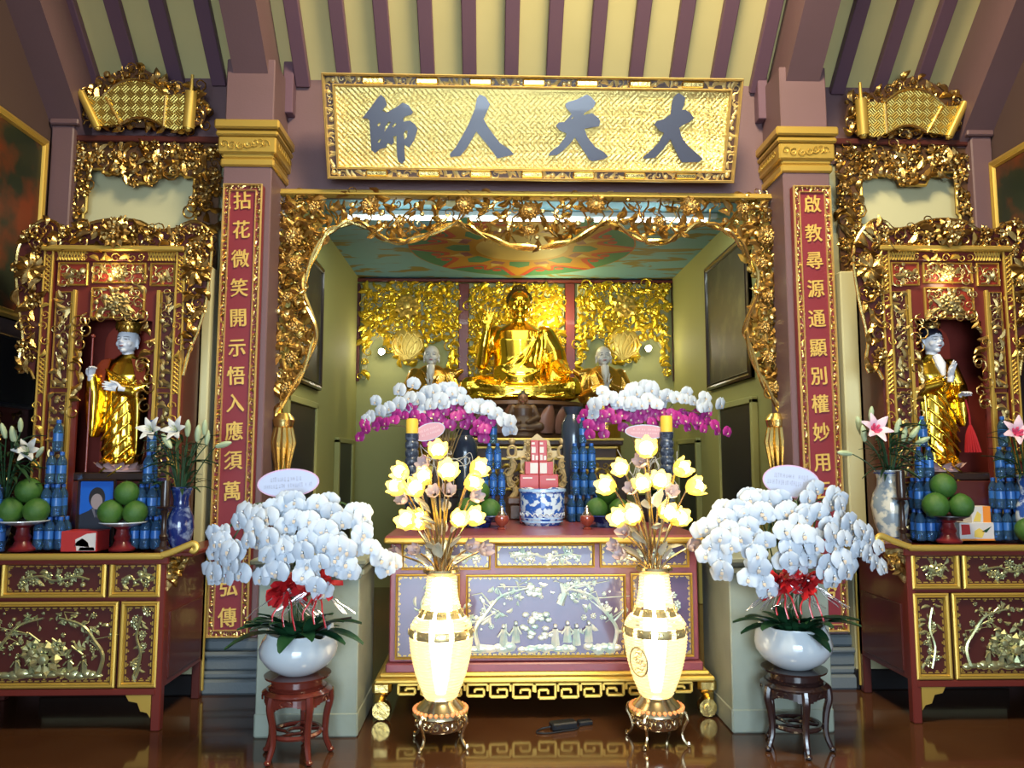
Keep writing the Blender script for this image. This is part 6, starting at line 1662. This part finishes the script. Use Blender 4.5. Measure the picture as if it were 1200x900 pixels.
def stand(px, Y, m, label, turn):
    x = PX(px, Y, 830); H = .435; t = thing('plant_stand', label, 'stand', (x, Y, 0), turn)
    b = MB(); b.lathe([(0, H - .07), (.15, H - .07), (.155, H - .06), (.14, H - .05), (.14, H - .02), (.175, H - .012), (.18, H), (.17, H), (0, H)], 36); b.obj('top', m, t)
    b = MB(); b.lathe([(0, H - .10), (.175, H - .10), (.188, H - .085), (.165, H - .068), (0, H - .068)], 36); b.obj('shoulder', m, t)
    b = MB()
    for k in range(5):
        a0 = 2 * pi * k / 5
        for j in range(10):
            a = a0 + 2 * pi / 5 * (j + .5) / 10; e = abs(j - 4.5) / 4.5; h = .030 + .030 * e * e
            b.box((.168 * cos(a), .168 * sin(a), H - .10 - h / 2), (.018, .025, h), 0, None) if 0 else b.add([(.174 * cos(a + q), .174 * sin(a + q), H - .10 - hh) for q in (-.065, .065) for hh in (0, h)] + [(.160 * cos(a + q), .160 * sin(a + q), H - .10 - hh) for q in (-.065, .065) for hh in (0, h)], [(0, 1, 3, 2), (4, 6, 7, 5), (1, 5, 7, 3), (0, 2, 6, 4), (0, 4, 5, 1), (2, 3, 7, 6)])
        o_curl(b, Matrix.Translation((.176 * cos(a0 + pi / 5), .176 * sin(a0 + pi / 5), H - .115)) @ Matrix.Rotation(a0 + pi / 5 + pi / 2, 4, 'Z') @ Matrix.Rotation(pi / 2, 4, 'X') @ Matrix.Diagonal((.07, .035, .05, 1)))
    b.obj('carved_apron', m, t, kind='stuff')
    for k in range(5):
        a = 2 * pi * k / 5; pts = spline([(.170, 0, H - .09), (.178, 0, H - .15), (.160, 0, .20), (.155, 0, .10), (.175, 0, .035), (.185, 0, .014)], 4)
        b = MB(); n = len(pts); b.tube([(p.x * cos(a), p.x * sin(a), p.z) for p in pts], [.024 - .011 * (i / n) for i in range(n)], 8); b.ball((.186 * cos(a), .186 * sin(a), .016), (.020, .020, .016), 8, 5); b.obj('leg', m, t)
    b = MB(); b.tube([(.13 * cos(i * pi / 16), .13 * sin(i * pi / 16), .13) for i in range(32)], .014, 6, closed=True)
    for k in range(5): a = 2 * pi * k / 5; b.tube([(.155 * cos(a), .155 * sin(a), .13), (.05 * cos(a + .5), .05 * sin(a + .5), .13)], .010, 6)
    b.tube([(.05 * cos(i * pi / 8), .05 * sin(i * pi / 8), .13) for i in range(16)], .010, 6, closed=True)
    b.obj('stretcher', m, t)
    return x, H
def orchid(side, px, Y, pts, apex, seed, m_stand):
    r = random.Random(seed)
    x, H = stand(px, Y, m_stand, 'reddish rosewood round stand with five curved legs, left of the altar' if side == 'left' else 'dark wooden round stand with five curved legs, right of the altar', .3 if side == 'left' else .9)
    base = Vector((x, Y, H)); t = thing('potted_orchid', 'white orchid cascade with red bows in a white bowl, %s of the altar' % side, 'potted plant', base)
    b = MB(); R = .212; hb = .235; vs = []; fs = []; seg = 48
    prof = [(.40, 0), (.52, .012), (.80, .05), (.97, .10), (1.0, .14), (.95, .185), (.86, .215), (.84, .235)]
    prof += [(a - .05, z) for a, z in prof[::-1][:4]]
    for k in range(seg):
        a = 2 * pi * k / seg; wv = (.03 * max(0, sin(a * 3 + .6)) + .018 * sin(a * 5 + 1)) if side == 'left' else .020 * max(0, sin(a * 2 + 2.2))
        for (q, z) in prof: f = max(0, (z - .15) / .085); vs.append((R * q * cos(a) * (1 + .05 * f * sin(a * 5)), R * q * sin(a), z + wv * f - (.03 * f * max(0, -sin(a)) if side == 'left' else 0)))
    n = len(prof)
    for k in range(seg):
        for i in range(n - 1): fs.append((k * n + i, ((k + 1) % seg) * n + i, ((k + 1) % seg) * n + i + 1, k * n + i + 1))
    fs.append(tuple(k * n for k in range(seg))[::-1]); b.add(vs, fs); b.obj('bowl', WHITEC, t)
    b = MB(); b.lathe([(0, .17), (.185, .165), (0, .185)], 20); b.obj('moss', mat('dark_moss', (.02, .03, .015), .9), t)
    spray(t, base, pts, Y, r, PETAL, PETALB, 'w', .108, apex, .27)
    top = P(apex[0], apex[1], Y) - base
    b = MB()
    for i in range(0, len(pts), 4):
        p = P(*pts[i], Y - .08) - base; f = (p.x - top.x)
        b.tube(spline([(r.uniform(-.05, .05), r.uniform(-.03, .03), .17), (top.x + f * .25, r.uniform(-.03, .03), top.z * .72), (top.x + f * .5, -.02, top.z - .02), (p.x * .97, p.y, p.z + .02)], 6), .005, 5)
    b.obj('stems', STEMG, t, kind='stuff')
    L = []
    for k in range(11): a = 360 / 11 * k + r.uniform(-12, 12); L.append(((.05 * cos(radians(a + 90)), .05 * sin(radians(a + 90)), .20), a, r.uniform(8, 42), r.uniform(.24, .33) * (.55 if cos(radians(a)) > .25 else 1)))
    for k in range(9): a = r.uniform(95, 265); L.append(((.09 * cos(radians(a + 90)), .09 * sin(radians(a + 90)), .21), a, r.uniform(-12, 50), r.uniform(.22, .30)))
    L += [((0, -.1, .22), 180 + 25, 40, .22), ((0.03, -.1, .22), 180 - 30, 35, .24)]
    leaf_big(t, L, LEAFG)
    bows = [(337, 693), (372, 690)] if side == 'left' else [(915, 685), (943, 684)]
    for q in bows: bow(t, tuple(P(*q, Y - .13) - base), r, 1.5)
    b = MB()
    for q in bows:
        p = P(*q, Y - .15) - base
        for k in range(3): b.tube(spline([p, p + Vector((.03 * (k - 1) + .004, -.05, -.06)), p + Vector((.05 * (k - 1) - .006, -.07, -.11)), p + Vector((.06 * (k - 1) + .006, -.08, -.15 - .02 * k))], 5), .0045, 4, flat=.3)
    b.obj('hanging_ribbon', RIBR, t, kind='stuff')
    if side == 'left':
        b = MB(); q0 = P(392, 727, Y - .05) - base; q1 = P(412, 724, Y - .05) - base; b.tube([(.05, 0, .2), q0, q1], .007, 5); b.obj('bare_twig', DARKW, t)
    return base
LP = [(254, 636), (269, 645), (271, 662), (250, 672), (265, 675), (291, 634), (280, 612), (275, 645), (262, 624), (300, 605), (320, 595), (314, 607), (335, 617), (315, 630), (332, 640), (312, 652), (335, 652), (325, 670), (306, 677), (350, 597), (372, 590), (362, 610), (375, 620), (360, 630), (355, 647), (360, 662), (355, 675), (370, 687), (380, 640), (397, 640), (392, 655), (405, 660), (375, 660), (400, 612), (388, 600), (415, 600), (425, 605), (425, 625), (435, 642), (446, 655), (452, 667), (335, 590), (345, 586), (383, 625), (395, 668), (345, 608), (298, 620), (405, 645), (258, 655), (365, 640)]
RP = [(880, 585), (842, 607), (829, 618), (833, 640), (828, 650), (845, 655), (847, 668), (862, 595), (855, 620), (857, 640), (872, 598), (877, 617), (897, 635), (887, 650), (890, 665), (877, 678), (895, 682), (902, 587), (925, 597), (945, 602), (947, 584), (972, 592), (985, 592), (920, 622), (942, 627), (927, 645), (925, 657), (947, 655), (955, 640), (975, 625), (977, 640), (970, 660), (987, 655), (992, 670), (977, 675), (965, 670), (995, 612), (1008, 620), (1018, 632), (1007, 645), (1017, 650), (1025, 660), (915, 585), (960, 600), (868, 630), (985, 608), (935, 612), (845, 630), (893, 600), (990, 632)]
BL = orchid('left', 348, 4.40, LP, (350, 585, 115), 401, mat('stand_rosewood', (.13, .022, .014), .22, bump=(12, .05), coat=.5))
BR = orchid('right', 932, 4.44, RP, (926, 582, 108), 402, mat('stand_dark_wood', (.030, .014, .013), .22, bump=(12, .05), coat=.5))
def oval_card(px, py, w, h, Y, rot, face_m, edge_m, label, foot, lines):
    c = P(px, py, Y); s = Y / 900; t = thing('gift_card', label, 'card', c); w, h = w * s / 2, h * s / 2
    E = lambda k, n=36: [(w * k * cos(2 * pi * i / n), (h - w * (1 - k)) * sin(2 * pi * i / n)) for i in range(n)]
    R = Matrix.Rotation(radians(rot), 4, 'Y')
    b = MB(); b.prism(E(1), .004, R); b.obj('card', edge_m, t, smooth=0)
    b = MB(); b.prism(E(.955), .001, R @ Matrix.Translation((0, -.0038, 0))); b.obj('card_face', face_m, t, smooth=0)
    if lines:
        r = random.Random(int(px)); b = MB()
        for (v, a, e) in lines:
            u = -a
            while u < a:
                ww = r.choice((.05, .07, .035)); hh = h * e * r.uniform(.8, 1.1)
                if r.random() < .84:
                    for q in range(2): b.box((w * (u + q * ww * .55), -.0052, h * v), (w * ww * .22, .0005, hh))
                    b.box((w * (u + ww * .28), -.0052, h * v + r.choice((-.5, 0, .5)) * hh * .9), (w * ww * .7, .0005, hh * .18))
                u += ww * 1.5
        b2 = [tuple(R @ Vector(q)) for q in b.v]; b.v = b2; b.obj('printed_lines', PRINTG if face_m is CARDW else mat('white_card_print', (.75, .60, .64), .6), t, kind='stuff', smooth=0)
    b = MB(); f = Vector(foot) - c; b.tube([(0, .004, -h * .5), (f.x * .4, .02, f.z * .5), f], .003, 5); b.obj('stick', TWIG, t)
oval_card(338, 566, 71, 33, 4.42, -4, CARDW, CARDE, 'white oval gift card with pink rim above the left white orchids', BL + Vector((0, .02, .20)), [(.28, .55, .28), (-.18, .78, .28)])
oval_card(927, 564, 68, 38, 4.46, 6, CARDW, CARDE, 'white oval gift card with pink rim above the right white orchids', BR + Vector((0, .02, .20)), [(.30, .60, .26), (-.12, .82, .28)])

# white and magenta orchids standing on the altar
def two_tone(side, px, Y, wpts, mpts, seed):
    r = random.Random(seed); base = Vector((PX(px, Y, 600), Y, ZA)); t = thing('potted_orchid', 'white over magenta orchid spray in a dark pot, %s end of the front altar' % side, 'potted plant', base)
    b = MB(); b.lathe([(0, 0), (.08, 0), (.10, .03), (.125, .12), (.115, .19), (.125, .20), (.11, .20), (.10, .17), (0, .17)], 24); b.obj('pot', mat('dark_pot', (.03, .03, .035), .3), t)
    x0 = sum(p[0] for p in wpts) / len(wpts)
    spray(t, base, mpts, Y, r, MAGEN, MAGEN, 'm', .085, (x0, 470, 80), .10, 3)
    spray(t, base, wpts, Y - .02, r, PETAL, PETALB, 'w', .105, (x0, 450, 80), .12, 2)
    b = MB()
    for p in wpts[::2] + mpts[::2]:
        q = P(*p, Y) - base; b.tube(spline([(r.uniform(-.04, .04), 0, .17), (q.x * .12, 0, q.z * .6), (q.x * .45, 0, q.z + .01), q], 5), .005, 5)
    b.obj('stems', mat('brown_stem', (.16, .10, .03), .6), t, kind='stuff')
    b = MB()
    for k in range(16):
        a = r.uniform(-1.4, 1.4); z = .42 + r.uniform(-.1, .1); b.tube(spline([(0, -.02, z), (.10 * a, -.06, z + r.uniform(.0, .08)), (.16 * a + .02, -.08, z + r.uniform(-.10, .12)), (.20 * a, -.06, z + r.uniform(-.16, .14))], 5), .003, 4)
    b.obj('curled_wire', TWIG, t, kind='stuff')
    leaf_big(t, [((0, 0, .19), k * 60 + 10, 25, .20) for k in range(6)], LEAFG)
    return base
W1 = [(434, 488), (446, 482), (456, 478), (468, 473), (480, 466), (490, 468), (498, 461), (508, 458), (520, 455), (530, 460), (516, 468), (505, 474), (535, 468), (545, 470), (553, 478), (562, 474), (572, 480), (582, 484), (590, 492), (598, 494), (520, 474)]
M1 = [(430, 503), (440, 500), (452, 495), (462, 492), (474, 487), (486, 486), (497, 487), (508, 484), (500, 496), (508, 505), (498, 508), (528, 478), (534, 488), (528, 498), (542, 486), (552, 492), (560, 497), (568, 503), (514, 490), (492, 495), (575, 494)]
W2 = [(697, 474), (706, 470), (714, 466), (724, 470), (732, 464), (740, 472), (746, 460), (756, 452), (764, 456), (772, 464), (760, 468), (752, 474), (782, 464), (792, 466), (802, 468), (812, 470), (822, 475), (830, 477), (738, 476), (770, 474)]
M2 = [(690, 498), (698, 490), (706, 486), (714, 484), (722, 492), (730, 486), (740, 490), (750, 482), (760, 488), (768, 484), (776, 490), (786, 484), (794, 488), (802, 492), (812, 490), (820, 494), (830, 494), (838, 498), (702, 500), (758, 480), (826, 486)]
B1 = two_tone('left', 519, 6.10, W1, M1, 411); B2 = two_tone('right', 762, 6.10, W2, M2, 412)
oval_card(503, 506, 38, 20, 5.98, -18, PINKC, CARDW, 'small pink oval card under the left magenta orchids', B1 + Vector((0, -.02, .19)), [(.3, .6, .25), (-.2, .7, .25)])
oval_card(757, 506, 50, 17, 5.98, 2, PINKC, CARDW, 'small pink oval card under the right magenta orchids', B2 + Vector((0, -.02, .19)), [(.3, .6, .25), (-.2, .7, .25)])
# ================================================================== urn lamps with glass flowers
URN = mat('lit_crystal_shell', (.85, .70, .42), .2, emit=((1.0, .76, .38), .42), alpha=.62)
URNB = mat('gilt_filigree_band', (.62, .50, .24), .3, .7)
URNO = mat('orange_bead', (.75, .25, .08), .25, emit=((1.0, .35, .10), .5))
LEAFT = mat('clear_glass_leaf', (.70, .66, .50), .15, trans=.5, ior=1.2)
def glass_flower(t, p, d, s, lit, pm, seed):
    fl = bpy.data.objects.new('glass_flower', None); COL.objects.link(fl); fl.parent = t
    fl.matrix_local = Matrix.Translation(p) @ look_rot(d, seed * 1.3) @ Matrix.Scale(s, 4)
    key = 'lit' if lit else 'pink'
    if key not in pm:
        b = MB(); n = 6; vs = []; fs = []
        for j in range(n):
            u = j / (n - 1); w = .46 * sin(pi * (.14 + .70 * u)) ; rad = .22 + .55 * sin(u * pi * .55) + .18 * max(0, u - .7); z = -.55 + 1.25 * u - .15 * max(0, u - .75)
            for i in range(5):
                v = (i - 2) / 2; vs.append((v * w, rad * (1 - .16 * v * v), z - .10 * abs(v) * u + (.07 if i % 2 and j == n - 1 else 0)))
        for j in range(n - 1):
            for i in range(4): fs.append((j * 5 + i, j * 5 + i + 1, j * 5 + i + 6, j * 5 + i + 5))
        b.add(vs, fs); pm[key] = (b.obj('glass_petal', GLASSY if lit else GLASSP, fl, smooth=180)).data; k0 = 1
        fl.children[0].matrix_local = Matrix.Identity(4)
    else: k0 = 0
    for k in range(k0, 6): part('glass_petal', pm[key], fl, Matrix.Rotation(k * pi / 3, 4, 'Z') @ Matrix.Scale(1 if k % 2 else .93, 4))
    if 'cup' + key not in pm:
        b = MB()
        if lit: b.lathe([(0, -.5), (.30, -.35), (.48, .1), (.44, .48), (.25, .66), (0, .70)], 12)
        else: b.ball((0, 0, .05), (.2, .2, .3), 8, 6)
        pm['cup' + key] = b.obj('bulb' if lit else 'flower_centre', BULB if lit else GLASSP, fl).data
    else: part('bulb' if lit else 'flower_centre', pm['cup' + key], fl, Matrix.Identity(4))
def urn_lamp(side, px, Y, lit, pink, low, medal):
    x = PX(px, Y, 750); t = thing('urn_lamp', 'glowing crystal urn lamp holding lit glass flowers, %s of the altar front' % side, 'lamp', (x, Y, 0))
    g = 857 - PZ(857, Y, px) * 0; Z = lambda py: max(0.0, PZ(py, Y, px) - PZ(856, Y, px)); s = Y / 900
    prof = [(16, 660), (16.5, 672), (18, 686), (21, 697), (23, 702), (27, 708), (33, 716), (35.5, 724), (35, 732), (33.5, 746), (31, 760), (27.5, 774), (23.5, 786), (20, 794), (18, 800)]
    def rad(py):
        for (r0, y0), (r1, y1) in zip(prof, prof[1:]):
            if y0 <= py <= y1: return (r0 + (r1 - r0) * (py - y0) / (y1 - y0)) * s
        return prof[-1][0] * s
    b = MB(); py = 662
    while py < 800:
        if not (698 < py < 707 or 720 < py < 730):
            r_ = rad(py); z = Z(py); n = 26
            b.tube([(r_ * cos(2 * pi * i / n), r_ * sin(2 * pi * i / n), z) for i in range(n)], [.0095 if i % 2 else .0075 for i in range(n)], 5, closed=True)
        py += 3.7
    b.obj('crystal_shell', URN, t, kind='stuff')
    for ya, yb in ((698, 707), (720, 730)):
        b = MB(); n = 40; b.lathe([(rad(ya) * 1.02, Z(ya)), (rad((ya + yb) / 2) * 1.04, Z((ya + yb) / 2)), (rad(yb) * 1.02, Z(yb))][::-1], n); b.f = [f for f in b.f if len(f) == 4]
        keep = [f for i, f in enumerate(b.f) if (i // 2) % 4 != 0]; b.f = keep; b.m = [0] * len(keep)
        for i in range(20): a = 2 * pi * i / 20; o_curl(b, Matrix.Translation((rad((ya + yb) / 2) * 1.03 * cos(a), rad((ya + yb) / 2) * 1.03 * sin(a), Z((ya + yb) / 2))) @ Matrix.Rotation(a + pi / 2, 4, 'Z') @ Matrix.Rotation(pi / 2, 4, 'X') @ Matrix.Scale(.032, 4))
        b.obj('filigree_band', URNB, t, kind='stuff')
    if medal:
        b = MB(); a = radians(-135); rr = rad(757) + .012; M = Matrix.Translation((rr * cos(a), rr * sin(a), Z(757))) @ Matrix.Rotation(a + pi / 2, 4, 'Z') @ Matrix.Rotation(radians(8), 4, 'X') @ Matrix.Rotation(pi / 2, 4, 'X')
        b.tube([(.058 * cos(i * pi / 12), .082 * sin(i * pi / 12), 0) for i in range(24)], .005, 5, M, closed=True)
        for i in range(12): o_curl(b, M @ Matrix.Translation((.034 * cos(i * 2.4) * (i % 3) / 2, .055 * sin(i * 2.4) * (i % 4) / 3, -.004)) @ Matrix.Rotation(i, 4, 'Z') @ Matrix.Scale(.035, 4))
        b.obj('filigree_medallion', URNB, t, kind='stuff')
    b = MB(); b.tube([(0, 0, Z(798)), (0, 0, Z(780)), (0, 0, Z(730)), (0, 0, Z(705)), (0, 0, Z(664))], [.028, .045, .072, .062, .055], 16); b.obj('lit_core', CORE, t)
    # foot: orange bead ring, metal drum on curled legs
    b = MB(); b.lathe([(.09, Z(802)), (.10, Z(806)), (.155, Z(816)), (.16, Z(820)), (0, Z(821))], 28); b.obj('foot_plate', BRASSG, t)
    b = MB()
    for i in range(30): a = 2 * pi * i / 30; b.ball((.148 * cos(a), .148 * sin(a), Z(815)), .013, 6, 4)
    b.obj('bead_ring', URNO, t, kind='stuff')
    b = MB(); b.lathe([(0, Z(837)), (.122, Z(837)), (.128, Z(835)), (.132, Z(823)), (.125, Z(821)), (0, Z(821))], 32); b.obj('drum', SILVER, t)
    b = MB()
    for i in range(16): a = 2 * pi * i / 16; o_curl(b, Matrix.Translation((.130 * cos(a), .130 * sin(a), Z(829))) @ Matrix.Rotation(a + pi / 2, 4, 'Z') @ Matrix.Rotation(pi / 2, 4, 'X') @ Matrix.Scale(.06, 4))
    b.obj('drum_filigree', BRASSG, t, kind='stuff')
    for k in range(4):
        a = pi / 4 + k * pi / 2 + .2; b = MB(); pts = spline([(.125, 0, Z(824)), (.165, 0, Z(816)), (.185, 0, Z(824)), (.165, 0, Z(832)), (.15, 0, Z(842)), (.165, 0, .03), (.19, 0, .012), (.185, 0, .03)], 4)
        b.tube([(p.x * cos(a), p.x * sin(a), p.z) for p in pts], .0085, 6); b.ball((.187 * cos(a), .187 * sin(a), .010), .010, 6, 4); b.obj('leg', BRASSG, t)
    # bouquet
    neck = Vector((0, 0, Z(662))); pm = {}; stems = MB(); r = random.Random(int(px))
    b = MB(); b.lathe([(.05, Z(664)), (.085, Z(659)), (.11, Z(655)), (.105, Z(652)), (.07, Z(656)), (0, Z(656))], 24); b.obj('neck_rim', BRASSG, t)
    base = t.location
    for i, (fx, fy, on) in enumerate([(a, b_, True) for a, b_ in lit] + [(a, b_, False) for a, b_ in pink + low]):
        f = (fx - px) / 50; y = Y - .07 * (1 - f * f) + r.uniform(-.06, .06)
        p = P(fx, fy, y) - base; d = Vector((f * .9 + r.uniform(-.15, .15), -.75 + r.uniform(-.2, .2), .45)).normalized()
        glass_flower(t, p, d, .078 * r.uniform(.92, 1.12) if on else .056 * r.uniform(.9, 1.1), on, pm, i)
        stems.tube(spline([(r.uniform(-.04, .04), r.uniform(-.04, .04), neck.z - .03), (p.x * .35, p.y * .4, neck.z + (p.z - neck.z) * .5), p - d * .05], 6), .0065, 6)
    stems.obj('beaded_stems', BRASSG, t, kind='stuff')
    lf = MB(); o_leaf(lf, Matrix.Identity(4), .15); me = None
    for k in range(18):
        a = r.uniform(0, 6.28); M = Matrix.Translation((.07 * cos(a), .07 * sin(a), neck.z + r.uniform(.04, .40))) @ Matrix.Rotation(a - pi / 2, 4, 'Z') @ Matrix.Rotation(r.uniform(.2, .9), 4, 'X') @ Matrix.Scale(r.uniform(.09, .15), 4)
        if me is None: o = lf.obj('glass_leaf', LEAFT, t, smooth=180); o.matrix_local = M; me = o.data
        else: part('glass_leaf', me, t, M)
    light('urn_glow', 'POINT', base + Vector((0, 0, Z(735))), 2, (1, .80, .46), .05)
    light('bouquet_glow', 'POINT', base + Vector((0, -.30, Z(575))), 5, (1, .82, .48), .15)
urn_lamp('left', 517, 4.56, [(513, 530), (471, 554), (468, 571), (489, 573), (524, 554), (559, 550), (552, 567), (479, 611), (493, 611), (536, 610), (554, 607), (498, 560)],
         [(497, 544), (472, 585), (557, 582), (508, 577), (526, 576)], [(464, 649), (487, 645), (551, 641), (568, 644)], False)
urn_lamp('right', 768, 4.56, [(758, 528), (729, 550), (713, 570), (773, 565), (798, 550), (813, 571), (743, 605), (728, 608), (795, 608), (781, 602), (754, 569)],
         [(752, 542), (741, 573), (786, 577)], [(720, 640), (731, 624), (811, 640), (728, 650)], True)
# small black adapter with its cord on the floor
t = thing('power_adapter', 'black power adapter with cord lying on the floor before the altar', 'adapter', (PX(660, 4.78, 840), 4.78, 0), .3)
b = MB(); b.box((0, 0, .022), (.16, .075, .044), .008); b.obj('housing', BLACKP, t)
b = MB(); b.box((.15, .02, .014), (.09, .05, .028), .006); b.obj('plug', BLACKP, t)
b = MB(); b.tube(spline([(-.08, 0, .02), (-.14, .02, .006), (-.18, -.03, .006), (-.12, -.06, .006), (-.02, -.055, .006), (.06, -.05, .006), (.11, .0, .006), (.12, .02, .012)], 5), .005, 6); b.obj('cord', BLACKP, t)
